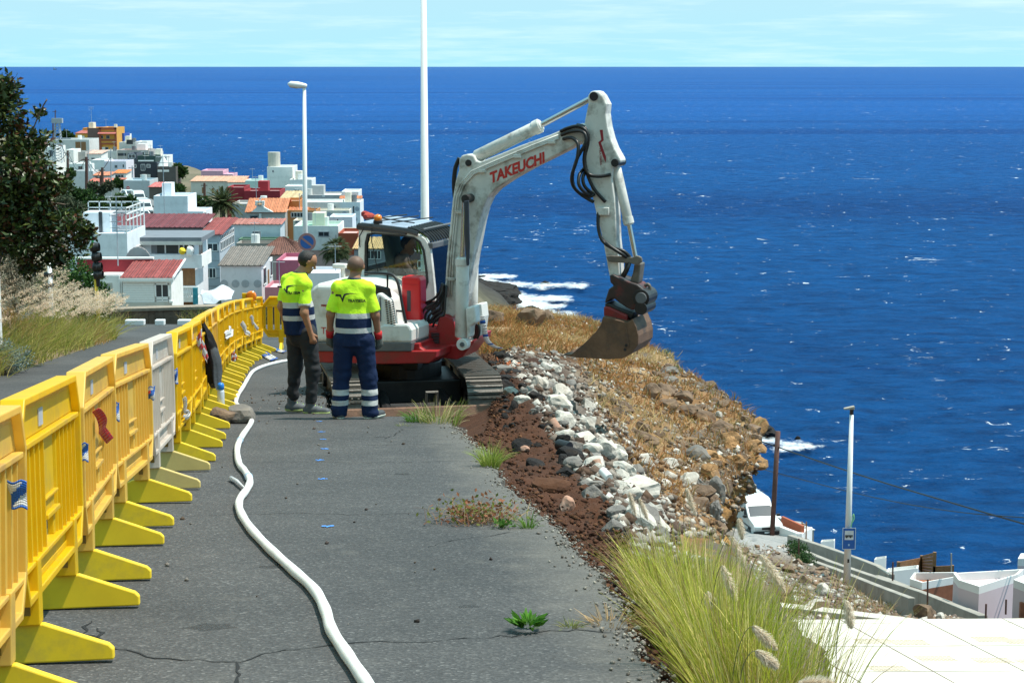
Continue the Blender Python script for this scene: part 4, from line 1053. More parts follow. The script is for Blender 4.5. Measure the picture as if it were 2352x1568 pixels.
def shrink(P_, t):
 c = Vector((sum(p[0] for p in P_) / len(P_), sum(p[1] for p in P_) / len(P_))); return [(c.x + (p[0] - c.x) * t, c.y + (p[1] - c.y) * t) for p in P_]
obj('window_seal', ringmesh(shrink(inner, 1.012), shrink(inner, .945), YC0 - .012, YC0 + .045), M_eblk, cab)
wp = [L(*cP(*p), YC0) for p in shrink(inner, .96)]
win = obj('window', MB().prism([(p.x, p.z) for p in wp], lambda p, k: Vector((p[0], YC0 + (.012, .020)[k], p[1]))), M_glass, cab)
obj('far_window', MB().prism([(p.x, p.z) for p in wp], lambda p, k: Vector((p[0], YC1 - (.04, .03)[k], p[1]))), M_glass, cab)
def cx_(px, py, yl=0):
 p = L(*cP(px, py), YC0); return p.x, p.z
xr, zr = cx_(96, 200); xm, zm = cx_(800, 280); xf, zf = cx_(1130, 500); xb, zb = cx_(1208, 1300); x0, z0 = cx_(88, 1250)
rf = MB(); rf.hexa([Vector((xr - .03, YC0 - .03, zr - .05)), Vector((xm, YC0 - .03, zm - .05)), Vector((xm, YC1 + .03, zm - .05)), Vector((xr - .03, YC1 + .03, zr - .05))],
     [Vector((xr - .02, YC0 - .03, zr + .03)), Vector((xm, YC0 - .03, zm + .03)), Vector((xm, YC1 + .03, zm + .05)), Vector((xr - .02, YC1 + .03, zr + .05))])
roof = obj('roof', rf, mat('roof_edge', (.03, .033, .04), .5), cab, bevel=.02)
obj('roof_panel', MB().hexa([Vector((xr + .02, YC0 + .03, zr + .032)), Vector((xm - .03, YC0 + .03, zm + .032)), Vector((xm - .03, YC1 - .03, zm + .05)), Vector((xr + .02, YC1 - .03, zr + .05))],
       [Vector((xr + .02, YC0 + .03, zr + .05)), Vector((xm - .03, YC0 + .03, zm + .05)), Vector((xm - .03, YC1 - .03, zm + .068)), Vector((xr + .02, YC1 - .03, zr + .068))]), M_roofblue, roof, bevel=.015)
rails = MB()
for f in (.25, .5, .8):
 rails.tube([(lerp(xr, xm, f) - .1, YC0 + .05, lerp(zr, zm, f) + .09), (lerp(xr, xm, f) + .12, YC1 - .05, lerp(zr, zm, f) + .10)], .009, 6)
rails.tube([(xr + .2, YC0 + .25, zr + .09), (xm, YC0 + .25, zm + .09)], .009, 6)
obj('roof_rail', rails, M_eblk, roof)
arc = [(780, 262), (900, 290), (1000, 340), (1070, 400), (1120, 470)]
ap = [L(*cP(*p), YC0) for p in arc]
gd = MB()
obj('side_trim', MB().tube([(p.x, YC0 - .01, p.z) for p in [L(*cP(*q), YC0) for q in [(100, 190), (400, 215), (700, 255), (850, 280), (960, 318)]]], .035, 6), M_eblk, cab)
for k in range(11):
 y = lerp(YC0 + .04, YC1 - .04, k / 10)
 gd = MB().tube([(p.x + .02, y, p.z + .03) for p in ap], .016, 6); obj('guard_bar', gd, M_eblk, cab)
xg, zg = cx_(1000, 330); obj('guard_cross', MB().tube([(xg + .03, YC0, zg + .07), (xg + .03, YC1, zg + .07)], .016, 6), M_egrey, cab)
obj('front_header', MB().box(xf - .03, xf + .04, YC0, YC1, zf - .03, zf + .045), M_egrey, cab, bevel=.01)
obj('front_sill', MB().box(xb - .06, xb + .02, YC0 + .05, YC1 - .05, zb - .02, zb + .10), M_eblk, cab)
obj('windscreen', MB().hexa([Vector((xb - .02, YC0 + .07, zb + .1)), Vector((xb - .01, YC0 + .07, zb + .1)), Vector((xb - .01, YC1 - .07, zb + .1)), Vector((xb - .02, YC1 - .07, zb + .1))],
       [Vector((xf - .01, YC0 + .07, zf - .03)), Vector((xf, YC0 + .07, zf - .03)), Vector((xf, YC1 - .07, zf - .03)), Vector((xf - .01, YC1 - .07, zf - .03))]), M_glass, cab)
obj('floor', MB().box(x0, xb, YC0 + .02, YC1 - .02, zb - .12, zb - .05), M_eblk, cab)
obj('rear_panel', MB().box(x0, x0 + .04, YC0 + .07, YC1 - .07, zb - .05, lerp(zb, zr, .42)), M_eblk, cab)
obj('rear_header', MB().box(x0, x0 + .05, YC0 + .07, YC1 - .07, zr - .14, zr - .05), M_ewhite, cab)
bx_, bz_ = cx_(340, 190)
be = obj('beacon', MB().tube([(bx_, YC0 + .08, bz_), (bx_, YC0 + .08, bz_ + .055)], .062, 16), M_eblk, roof, bevel=.006)
obj('beacon_dome', MB().tube([(bx_, YC0 + .08, bz_ + z) for z in (.055, .10, .125, .138)], [.055, .055, .042, .008], 16), M_amber, be, True)
wx, wz = cx_(1350, 130); obj('work_light', MB().box(wx - .06, wx + .05, .45, .60, wz - .06, wz + .06), M_eblk, cab, bevel=.015)
sx_, sz_ = cx_(430, 1000)
se = MB(); se.box(sx_, sx_ + .48, .30, .78, sz_ - .06, sz_ + .06)
se.hexa([Vector((sx_ - .06, .30, sz_ + .05)), Vector((sx_ + .08, .30, sz_ + .05)), Vector((sx_ + .08, .78, sz_ + .05)), Vector((sx_ - .06, .78, sz_ + .05))],
  [Vector((sx_ - .17, .34, sz_ + .62)), Vector((sx_ - .06, .34, sz_ + .62)), Vector((sx_ - .06, .74, sz_ + .62)), Vector((sx_ - .17, .74, sz_ + .62))])
obj('seat', se, mat('seat_grey', (.06, .075, .07), .8), cab, bevel=.04)
obj('cable', MB().tube([L(*cP(*p), YC0 - .03) for p in [(300, 185), (200, 190), (110, 350), (108, 480), (120, 510)]], .008, 6), M_rubber, cab)
obj('cable', MB().tube([L(*cP(*p), YC0 - .03) for p in [(290, 215), (285, 420), (330, 650), (380, 880)]], .006, 6), M_rubber, cab)
ex = slab('extinguisher_box', [cP(715, 960), cP(730, 935), cP(960, 945), cP(985, 980), cP(995, 1575), cP(975, 1700), cP(930, 1735), cP(760, 1700), cP(725, 1640)], -.62, -.40, M_extred, bevel=.025)
a, b = L(*cP(800, 1140), -.62), L(*cP(855, 1440), -.62); obj('box_label', MB().box(a.x, b.x, -.624, -.618, b.z, a.z), mat('label_dark', (.06, .05, .06), .4), ex)
a, b = L(*cP(715, 1045), -.62), L(*cP(980, 1058), -.62); obj('box_seam', MB().box(a.x + .01, b.x - .01, -.623, -.618, b.z, a.z), mat('seam_red', (.35, .01, .012), .5), ex)
hr = MB(); hp_ = [L(838, 627, -.85), L(880, 628, -.88), L(902, 632, -.9), L(914, 650, -.92), L(924, 700, -.95), L(936, 760, -.97), L(942, 806, -.98)]
rail = obj('handrail', hr.tube(bez(hp_, 24), .019, 8), M_eblk, exc, True)
obj('rail_arm', MB().tube([L(890, 629, -.89), L(890, 655, -.89), L(888, 700, -.9), L(890, 712, -.9), L(928, 715, -.94)], .013, 8), M_eblk, rail)
mirq = slab('mirror', [(842, 658), (848, 652), (892, 662), (897, 684), (892, 692), (850, 688), (842, 676)], -.95, -.88, M_eblk, parent=rail, bevel=.02)
slab('boom_bracket', [bP(1140, 820), bP(1150, 790), bP(1212, 745), bP(1300, 762), bP(1345, 755), bP(1368, 675), bP(1418, 640), bP(1468, 668), bP(1500, 760), bP(1530, 870), bP(1535, 930), bP(1515, 990), bP(1380, 985), bP(1250, 950)], -.47, -.05, M_ered, bevel=.03)
slab('swing_post', [bP(1255, 905), bP(1520, 880), bP(1585, 880), bP(1650, 840), bP(1640, 870), bP(1560, 975), bP(1510, 1000), bP(1260, 975)], -.52, .0, M_ered, bevel=.02)
slab('platform_front', [bP(1075, 930), bP(1100, 880), bP(1215, 870), bP(1220, 905), bP(1260, 930), bP(1240, 985), bP(1075, 985)], -.95, .9, M_ered, bevel=.015)
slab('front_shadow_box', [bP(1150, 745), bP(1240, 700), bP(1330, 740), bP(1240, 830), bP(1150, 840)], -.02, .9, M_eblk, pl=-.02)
a = L(*bP(1335, 830), -.475); pc = MB();
for k in range(7): pc.tube([(a.x - .04, -.478, a.z - .02 * k + .06), (a.x + .07, -.478, a.z - .02 * k + .06)], .007, 6)
tag(obj('swing_spring', pc, M_eblk, exc), kind='stuff')
BY0, BY1 = -.40, -.10
bo = [(60, 1275), (68, 1150), (80, 950), (98, 780), (110, 660), (125, 560), (145, 490), (147, 432), (160, 412), (190, 404), (225, 410), (240, 440), (262, 446), (330, 420), (480, 358), (640, 300), (740, 258), (790, 240), (820, 240), (845, 262), (850, 300), (835, 328), (800, 342), (740, 378),
  (640, 428), (520, 488), (420, 545), (345, 595), (302, 640), (275, 700), (256, 775), (240, 860), (222, 950), (205, 1060), (180, 1170), (140, 1270), (110, 1295)]
boom = slab('boom', [mP(*p) for p in bo], BY0, BY1, M_boomw, bevel=.018)
vs, fs = text_polys('TAKEUCHI', 1.0, .045, .2)
w_ = max(v[0] for v in vs) - min(v[0] for v in vs); h_ = max(v[1] for v in vs) - min(v[1] for v in vs)
A_, B_ = Vector(mP(312, 540)), Vector(mP(612, 424)); dr = (B_ - A_); up_ = Vector((-5, -25))
def on_boom(x, y, y0):
 c = (A_ + B_) / 2 + dr * (x / w_) + up_ * (y / h_ - .0); return L(c.x, c.y, y0)
obj('lettering', MB().add([on_boom(x, y, BY0 - .004) for x, y in vs], fs), M_letters, boom)
pin = lambda c, r, y0, y1, par, m=M_eblk, nm='pin': obj(nm, MB().tube([Vector((L(*c, y0).x, y0, L(*c, y0).z)), Vector((L(*c, y0).x, y1, L(*c, y0).z))], r, 18), m, par, bevel=.004)
pin(mP(197, 452), .043, BY0 - .015, BY1 + .015, boom)
for k, (off, tp_) in enumerate([(0, 0), (12, 8), (24, 16)]):
 pts = [(78 + off * 1.1, 1180), (92 + off, 950), (112 + off, 760), (122 + off, 640), (150 + off, 570), (215 + off * .6, 498 + off * .5), (330, 448 + off * .8), (560, 352 + off * .75), (690, 300 + off * .7)]
 obj('pipe', MB().tube([L(*mP(*p), BY0 - .02) for p in pts], .0125, 8), M_boomw, boom, True)
for p in [(132, 715), (262, 492), (455, 412), (640, 335), (95, 1080)]:
 a = L(*mP(*p), BY0 - .03); obj('pipe_clamp', MB().box(a.x - .025, a.x + .075, BY0 - .036, BY0, a.z - .03, a.z + .012), M_boomw, boom, bevel=.006)
def cyl(name, a, b, c, r0, r1, yl, parent, mb_=M_boomw):
 A3, B3, C3 = L(*a, yl), L(*b, yl), L(*c, yl)
 o = obj(name, MB().tube([A3, A3.lerp(B3, .02), A3.lerp(B3, .98), B3], [r0 * .8, r0, r0, r0 * .85], 18), mb_, parent, True, angle=40)
 obj('rod', MB().tube([B3, C3], r1, 12), M_steel, o, True, angle=40)
 d_ = (B3 - A3).normalized()
 obj('gland', MB().tube([B3 - d_ * .10, B3 - d_ * .02], r0 * 1.12, 18), mb_, o, True, angle=40)
 return o
cyl('arm_cylinder', mP(238, 420), mP(596, 245), mP(872, 98), .082, .036, -.25, boom)
cyl('boom_cylinder', mP(160, 1400), mP(168, 965), mP(180, 655), .085, .038, BY0 - .12, boom)
g_ = slab('rod_guard', [mP(172, 660), mP(198, 655), mP(203, 900), mP(200, 1010), mP(186, 1012), mP(178, 880)], BY0 - .235, BY0 - .20, mat('guard_dark', (.035, .042, .06), .45), parent=boom, bevel=.01)
pin(mP(180, 648), .055, BY0 - .2, BY0 + .02, boom, M_eblk)
cyl('boom_cylinder', mP(220, 1235), mP(224, 960), mP(236, 700), .072, .036, BY1 + .12, boom)
slab('rod_guard', [mP(233, 830), mP(250, 815), mP(252, 990), mP(238, 992), mP(228, 940)], BY1 + .02, BY1 + .05, M_eblk, parent=boom)
slab('front_housing', [mP(182, 1240), mP(232, 1228), mP(240, 1320), mP(210, 1340), mP(205, 1400), mP(190, 1410), mP(186, 1330)], -.62, -.44, M_ewhite, bevel=.02)
slab('front_housing', [mP(232, 1222), mP(268, 1218), mP(276, 1290), mP(262, 1390), mP(252, 1400), mP(256, 1300), mP(236, 1300)], -.35, -.12, M_ewhite, bevel=.02)
pin(mP(162, 1440), .075, -.64, -.3, exc, M_ewhite, 'cylinder_pin'); pin(mP(162, 1440), .03, -.66, -.3, exc, M_egrey, 'pin_bolt')
def hose(pts, yl, r, parent, fn=mP, m=M_rubber, n=24, dy=0):
 q = [L(*fn(*p), yl + (dy * math.sin(math.pi * k / (len(pts) - 1)))) for k, p in enumerate(pts)]
 return obj('hose', MB().tube(bez(q, n), r, 7), m, parent, True)
for k in range(6):
 o = k * 22
 hose([(1225 + o * .9, 690 + o * .35 + 12 * (k % 2)), (1222 + o * 1.1, 610 + o * .75), (1262 + o * 1.1, 560 + o * .9), (1330 + o * .75, 525 + o * 1.1), (1378 + o * .4, 470 + o * .6), (1398 + o * .3, 400 + o * .2)], -.44 - .035 * (k % 3), .0155, exc, bP, n=26, dy=-.08 * (k % 2))
for k in range(4):
 hose([(1600 + 10 * k, 690), (1650 + 12 * k, 720 + 10 * k), (1640 + 10 * k, 790 + 14 * k), (1590, 860 + 5 * k)], -.3 - .03 * k, .018, exc, bP)
hose([(150, 425), (128, 480), (120, 560), (125, 640)], BY0 + .05, .03, boom)
SY0, SY1 = -.37, -.13
stk_ = [(848, 85), (862, 66), (880, 58), (905, 64), (925, 85), (950, 133), (945, 185), (955, 255), (972, 320), (992, 372), (1022, 425), (1028, 440), (1012, 472), (985, 480), (978, 540), (992, 640), (1000, 760), (1004, 870), (1014, 960), (1020, 1062), (1000, 1090), (970, 1085), (958, 1030), (945, 955), (926, 855), (905, 765), (885, 690), (868, 610), (846, 500), (824, 400), (812, 320), (826, 250), (838, 190), (850, 130)]
stick = slab('stick', [mP(*p) for p in stk_], SY0, SY1, M_boomw, bevel=.018)
pin(mP(880, 90), .055, SY0 - .02, SY1 + .02, stick); pin(mP(995, 452), .05, SY0 - .05, SY1 + .05, stick, M_eblk); pin(mP(828, 292), .06, SY0 - .02, SY1 + .02, stick, M_boomw)
lg_ = [[(913, 272), (930, 272), (935, 330), (920, 342), (948, 420), (947, 452), (932, 420), (905, 340), (922, 326)]]
q = [L(*mP(*p), SY0 - .004) for p in lg_[0]]; obj('emblem', MB().add(q, [(0, 1, 2, 8), (8, 2, 3, 7), (7, 3, 4, 6), (6, 4, 5)]), M_darkred, stick)
vs, fs = text_polys('TRAYSESA', 1.0, .02)
w2_ = max(v[0] for v in vs) - min(v[0] for v in vs)
obj('lettering', MB().add([L(*mP(917 + 6 * (x / w2_) - y * 13 * -1, 418 + 96 * (x / w2_)), SY0 - .004) for x, y in vs], fs), M_darkred, stick)
cyl('bucket_cylinder', mP(1003, 478), mP(1074, 790), mP(1108, 965), .062, .030, -.25, stick)
obj('clamp_block', MB().box(*(lambda a: (a.x - .01, a.x + .15, SY0 - .05, SY0, a.z - .08, a.z + .02))(L(*mP(905, 700), SY0))), M_boomw, stick, bevel=.01)
for pts, dy in [([(700, 280), (740, 262), (800, 252), (845, 285), (850, 340), (832, 420), (842, 500), (880, 590), (945, 665)], -.06), ([(705, 300), (760, 280), (825, 285), (838, 340), (790, 430), (765, 530), (785, 600), (850, 635), (885, 620)], -.12),
    ([(715, 322), (760, 315), (795, 350), (790, 430), (762, 520), (770, 580), (820, 630), (880, 665)], -.16), ([(830, 480), (802, 520), (800, 570), (830, 610), (875, 630)], -.18), ([(845, 490), (822, 530), (832, 580), (880, 625)], -.1),
    ([(790, 245), (835, 262), (842, 330), (828, 440), (850, 510), (910, 525), (975, 515)], -.08), ([(905, 720), (905, 800), (925, 870), (975, 912), (1040, 930), (1080, 965)], -.05), ([(920, 860), (970, 905), (1030, 945), (1065, 970)], -.08),
    ([(1060, 985), (1055, 1030), (1035, 1065)], -.02), ([(1080, 985), (1065, 1030), (1045, 1070)], -.05)]:
 hose(pts, SY0 - .03, .022, stick, n=30, dy=dy)
slab('link', [mP(945, 960), mP(965, 955), mP(1090, 965), mP(1115, 955), mP(1140, 965), mP(1144, 990), mP(1120, 1008), mP(1080, 1000), mP(960, 990)], SY0 - .06, SY0 - .02, M_track, parent=stick)
slab('link', [mP(945, 960), mP(965, 955), mP(1090, 965), mP(1115, 955), mP(1140, 965), mP(1144, 990), mP(1120, 1008), mP(1080, 1000), mP(960, 990)], SY1 + .02, SY1 + .06, M_track, parent=stick)
slab('bucket_link', [mP(1100, 1000), mP(1138, 998), mP(1128, 1080), mP(1122, 1110), mP(1075, 1100), mP(1092, 1050)], SY0 + .02, SY1 - .02, M_track, parent=stick, bevel=.02)
cp = slab('coupler', [kP(410, 270), kP(450, 255), kP(560, 310), kP(690, 360), kP(800, 400), kP(890, 470), kP(905, 560), kP(860, 690), kP(740, 760), kP(660, 730), kP(540, 650), kP(470, 590), kP(430, 600), kP(345, 670), kP(350, 620), kP(400, 460), kP(470, 415), kP(420, 370)], SY0 - .06, SY1 + .06, M_tilt, parent=stick, bevel=.02)
for c, r, d in [((850, 590), .11, .10), ((850, 735), .08, .13)]:
 pin(kP(*c), r, SY0 - d, SY1 + .05, cp, M_eblk, 'rotor')
pin(kP(850, 590), .07, SY0 - .13, SY0 - .05, cp, M_egrey, 'rotor_cap')
obj('hook', MB().tube(bez([L(*kP(*p), -.25) for p in [(905, 520), (940, 540), (970, 500), (978, 430), (950, 395), (912, 412)]], 16), .022, 8), M_track, cp, True)
slab('tilt_frame', [kP(345, 660), kP(400, 655), kP(540, 720), kP(720, 790), kP(770, 790), kP(735, 860), kP(720, 900), kP(640, 830), kP(400, 730), kP(340, 700)], SY0 - .02, SY1 + .02, M_eblk, parent=cp, bevel=.02)
slab('bucket_ears', [kP(335, 700), kP(400, 710), kP(665, 830), kP(660, 930), kP(330, 850), kP(328, 740)], SY0 - .05, SY1 + .05, mat('ears_red', (.25, .02, .018), .5, dirt=(.06, .03, .025), da=.7, ds=5), parent=cp, bevel=.02)
bkp = [kP(320, 850), kP(660, 930), kP(735, 880), kP(790, 1000), kP(815, 1120), kP(812, 1240), kP(720, 1360), kP(600, 1430), kP(400, 1445), kP(150, 1430), kP(-60, 1420), kP(-235, 1392), kP(-240, 1380), kP(-120, 1370), kP(60, 1220), kP(220, 1060), kP(290, 960)]
BYA, BYB = -.56, .12
Q2 = [L(*p, BYA) for p in bkp]; q2 = [(p.x, p.z) for p in Q2]
buck = obj('bucket', MB().prism(q2, lambda p, k: Vector((p[0], BYA + (.0, .03)[k], p[1]))), M_bucket, stick, bevel=.006)
obj('side_plate', MB().prism(q2, lambda p, k: Vector((p[0], BYB - (.03, .0)[k], p[1]))), M_bucket, buck, bevel=.006)
sh_ = MB(); idx_ = list(range(0, 13)); n_ = len(idx_)
cen_ = Vector((sum(p[0] for p in q2) / len(q2), sum(p[1] for p in q2) / len(q2)))
ins_ = [(p[0] + (cen_.x - p[0]) * .05, p[1] + (cen_.y - p[1]) * .05) for p in q2]
for i in idx_[:-1]:
 a, b, c, d = q2[i], q2[i + 1], ins_[i + 1], ins_[i]
 sh_.hexa([Vector((a[0], BYA + .03, a[1])), Vector((b[0], BYA + .03, b[1])), Vector((b[0], BYB - .03, b[1])), Vector((a[0], BYB - .03, a[1]))],
    [Vector((d[0], BYA + .03, d[1])), Vector((c[0], BYA + .03, c[1])), Vector((c[0], BYB - .03, c[1])), Vector((d[0], BYB - .03, d[1]))])
obj('shell', sh_, M_bucket, buck)
for p in [(645, 1250), (628, 1310)]: pin(kP(*p), .02, BYA - .006, BYA + .01, buck, M_eblk, 'bolt')
wr = slab('wear_strip', [kP(620, 960), kP(640, 955), kP(690, 1240), kP(670, 1290)], BYA - .012, BYA, M_bucket, parent=buck)
dh_ = L(*cP(815, 490), .5); drv = Ei.inverted() @ Vector((dh_.x - .06, .5, dh_.z - .71))
Jd = dict(torso_yaw=R(70), face_yaw=R(-18), face_pitch=R(-10), hip=(0, 0, .10), waist=(-.03, 0, .22), chest=(-.03, 0, .42), shL=(-.02, .19, .52), shR=(.0, -.19, .52), neck0=(.0, 0, .56), neck1=(.03, 0, .63), head=(.06, 0, .71),
   elL=(.16, .25, .28), wrL=(.36, .18, .24), elR=(.18, -.25, .28), wrR=(.38, -.18, .24), palmL=(0, -.3, -1), palmR=(0, .3, -1), thL=1, thR=-1, relax=1.1, gloves=False,
   hpL=(.02, .10, .05), hpR=(.02, -.10, .05), knL=(.40, .12, .08), knR=(.40, -.12, .08), anL=(.46, .12, -.26), anR=(.46, -.12, -.26), footL=R(-18), footR=R(-18), groundL=-.33, groundR=-.33)
lookd = dict(skin=M_skin2, hair=M_hair, hair_off=.01, hair_line=.0, shirt=mat('driver_shirt', (.13, .09, .085), .85), collar=M_collar, hem=.0, trousers=mat('driver_trousers', (.05, .05, .06), .85), leg_r=(.10, .08, .07), cuff=.03,
    shoe=M_eblk, sole=M_eblk, lace=M_eblk)
build_person('driver sitting in the excavator cab behind the glass', drv, Jd, lookd)
vest = MB(); vx, vz_ = cx_(600, 360)
for k in range(5):
 vest.add([(vx + .03 * k - .05, .8 + .01 * k, vz_), (vx + .03 * k - .01, .8, vz_), (vx + .05 * k + .02, .81, vz_ - .28 - .03 * (k % 2)), (vx + .05 * k - .01, .82, vz_ - .3)], [(0, 1, 2, 3)])
vo = obj('vest', vest, mat('vest_lime', (.5, .8, .06), .7)); vo.matrix_world = Ei.inverted(); vo.modifiers.new('thick', 'SOLIDIFY').thickness = .01
tag(vo, 'lime green vest hanging inside the excavator cab', 'vest')
               # ==== plastic barriers along the works
def plastic(nm, col, dirt, da): return mat(nm, col, .42, var=.07, vs=2.5, dirt=dirt, da=da, ds=4, transl=.4, spec=.4)
M_yel = plastic('barrier_yellow', (.92, .62, .010), (.6, .42, .12), .5)
M_org = plastic('barrier_faded_orange', (.92, .63, .13), (.55, .33, .16), .6)
M_pnk = plastic('barrier_faded_pink', (.78, .70, .62), (.5, .38, .3), .6)
M_foot = mat('foot_yellow', (.84, .58, .015), .55, var=.08, vs=3, dirt=(.45, .32, .06), da=.6, ds=5)
M_footp = mat('foot_faded', (.62, .47, .16), .6, var=.1, vs=3, dirt=(.4, .3, .15), da=.6)
M_slot = mat('slot_brown', (.25, .14, .02), .7)
M_lab = mat('label_grey', (.48, .48, .5), .4)
BL = 1.96
def oct_(x0, x1, z0, z1, c): return [(x0, z0 + c * .9), (x0 + c * .62, z0), (x1 - c * .62, z0), (x1, z0 + c * .9), (x1, z1 - c), (x1 - c * .8, z1), (x0 + c * .8, z1), (x0, z1 - c)]
def ring_(mb, o_, i_, y0, y1):
 n = len(o_); vs = []
 for y in (y0, y1): vs += [(x, y, z) for x, z in o_] + [(x, y, z) for x, z in i_]
 fs = []
 for k in range(n):
  j = (k + 1) % n
  fs += [(k, j, n + j, n + k), (2 * n + k, 3 * n + k, 3 * n + j, 2 * n + j), (k, 2 * n + k, 2 * n + j, j), (n + k, n + j, 3 * n + j, 3 * n + k)]
 return mb.add(vs, fs)
slat_cache = {}
def make_barrier(m, mf, rail=False):
 root = thing('barrier', 'x', 'barrier')
 o_ = oct_(.012, 1.948, .275, 1.09, .17); i_ = oct_(.04, 1.92, .305, 1.06, .155); i2 = oct_(.075, 1.885, .335, 1.025, .14)
 f = MB(); ring_(f, o_, i_, -.048, .048); ring_(f, i_, i2, -.012, .012)
 obj('frame', f, m, root, bevel=.005)
 h = MB(); h.box(.10, 1.86, -.010, .010, .91, 1.035); h.box(.07, 1.89, -.044, .044, .885, .908)
 hd = obj('header', h, m, root, bevel=.004)
 obj('label', MB().box(.74, .86, -.016, -.011, .935, 1.01), M_lab, hd)
 b = MB(); b.box(.06, 1.90, -.044, .044, .405, .425); b.box(.10, 1.86, -.008, .008, .32, .407)
 obj('bottom_rail', b, m, root, bevel=.004)
 if m.name not in slat_cache:
  s = MB(); s.hexa([Vector((-.05, -.02, 0)), Vector((.05, -.02, 0)), Vector((.056, .012, 0)), Vector((-.056, .012, 0))], [Vector((-.05, -.02, .46)), Vector((.05, -.02, .46)), Vector((.056, .012, .46)), Vector((-.056, .012, .46))])
  s.box(-.008, .008, -.034, -.0205, .0, .46)
  slat_cache[m.name] = s.mesh('slat', m)
 for x in (.16, .30, .44, .58, .72, 1.24, 1.38, 1.52, 1.66, 1.80):
  o = link('slat', slat_cache[m.name], root); o.location = (x, 0, .425)
 p = MB(); p.box(.80, 1.16, -.012, .012, .55, .885); p.box(.78, 1.18, -.036, .036, .53, .552); p.box(.78, 1.18, -.03, .03, .61, .624)
 p.box(.80, .86, -.014, .014, .425, .53); p.box(1.10, 1.16, -.014, .014, .425, .53)
 obj('plaque', p, m, root, bevel=.004)
 for x in (.375, 1.585):
  t = MB(); t.prism([(-.335, .006), (.335, .006), (.335, .05), (.315, .07), (.058, .165), (-.058, .165), (-.315, .07), (-.335, .05)], lambda q, k: Vector((x + (-.026, .026)[k], q[0], q[1])))
  ft = obj('foot', t, mf, root, bevel=.007)
  s = MB(); s.box(x - .05, x + .05, -.05, .05, .165, .43); so = obj('post_socket', s, m, ft, bevel=.004)
  obj('slot', MB().prism([(y, z) for y, z in ((-.014, .205), (.014, .205), (.014, .262), (.007, .274), (-.007, .274), (-.014, .262))], lambda q, k: Vector((x - (.05, .053)[k], q[0], q[1]))), M_slot, ft)
 return root
pathpx = [(70, 1525), (158, 1398), (195, 1335), (241, 1254), (271, 1214), (327, 1158), (351, 1129), (380, 1087), (402, 1063), (423, 1033), (452, 985), (470, 945), (487, 913), (500, 889), (514, 866), (529, 847), (542, 836), (556, 827), (572, 819), (588, 812)]
pp_ = [onroad(*p) for p in pathpx]; d0 = (pp_[1] - pp_[0]).normalized()
pp_ = [pp_[0] - d0 * 4.2] + pp_ + [pp_[-1] + (pp_[-1] - pp_[-4]).normalized() * 2.5]
path = bez(pp_, 900)
cum = [0]
for a, b in zip(path, path[1:]): cum.append(cum[-1] + (b - a).length)
def on_path(s):
 i = int(np.searchsorted(cum, s)); i = min(max(i, 1), len(path) - 1); t = (s - cum[i - 1]) / max(cum[i] - cum[i - 1], 1e-6)
 p = path[i - 1].lerp(path[i], t); return Vector((p.x, p.y, roadz(p.y)))
sfoot = cum[min(range(len(path)), key=lambda i: (path[i] - pp_[1]).length)]
s0 = sfoot - .375
def frame_at(a, b, lean=0):
 x = (b - a).normalized(); y = Vector((0, 0, 1)).cross(x).normalized(); z = x.cross(y)
 M_ = Matrix((x, y, z)).transposed().to_4x4(); M_.translation = a
 return M_ @ Matrix.Rotation(lean, 4, 'X')
protos = {'y': make_barrier(M_yel, M_foot), 'o': make_barrier(M_org, M_foot), 'p': make_barrier(M_pnk, M_footp)}
used = {k: False for k in protos}
seq = [('o', 'faded orange plastic barrier cut off by the left edge of the photo'), ('y', 'bright yellow plastic barrier, nearest whole one of the row'), ('o', 'faded orange barrier with a red tape end hanging on it'), ('o', 'faded orange barrier just before the pale pinkish one'),
  ('p', 'bleached pinkish grey plastic barrier, palest of the whole row'), ('y', 'yellow barrier directly behind the bleached pinkish one'), ('y', 'yellow barrier with white and red tape knotted on its end'), ('y', 'yellow barrier with the dark jacket hanging on it'),
  ('y', 'yellow barrier directly behind the dark jacket'), ('o', 'faded barrier second behind the dark jacket'), ('y', 'yellow barrier third behind the dark jacket'), ('y', 'yellow barrier with crumpled pink and white tape near the far bend'), ('y', 'yellow barrier right before the far bend starts'),
  ('y', 'yellow barrier at the start of the far bend'), ('y', 'yellow barrier in the far bend turning towards the photographer'),
  ('y', 'yellow barrier at the end of the far bend carrying the orange lamp')]
barr = []
smax = cum[-1]
for i, (k, lab) in enumerate(seq):
 a, b = on_path(s0 + (i - 1) * 1.975), on_path(s0 + (i - 1) * 1.975 + 1.96)
 if (b - a).length < 1.2: break
 M_ = frame_at(a, b, R(rnd.uniform(-1.2, 1.2)))
 o = protos[k]
 if used[k]: o = dup(protos[k])
 used[k] = True; o.matrix_world = M_; o['label'] = lab; o['group'] = 'plastic barriers in a row along the lane'; barr.append(o)
e0 = on_path(s0 + (len(barr) - 1) * 1.975) + Vector((.02, .05, 0)); e1 = e0 + Vector((1.94, .12, -.013))
for i, (a, b, lab) in enumerate([(e0, e0 + (e1 - e0).normalized() * 1.96, 'yellow barrier standing crossways at the far end behind the left worker')]):
 o = dup(protos['y'], mat=frame_at(a, b)); o['label'] = lab
def on_barrier(px, py, out=.06):
 best = None
 for s in np.linspace(s0 - 3, smax - .2, 700):
  p = on_path(s)
  for h in (.7,):
   x, y = proj([p.x, p.y, p.z + h])
   if best is None or abs(x - px) < best[0]: best = (abs(x - px), s)
 p = on_path(best[1]); q = at(px, py, p.y); d = (on_path(best[1] + .2) - p).normalized(); nrm = Vector((d.y, -d.x, 0))
 return q + nrm * out, d, nrm
M_tb = mat('tape_blue', (.015, .11, .45), .35); M_tw = mat('tape_white', (.78, .78, .78), .4, transl=.3); M_tr = mat('tape_red', (.6, .03, .03), .35)
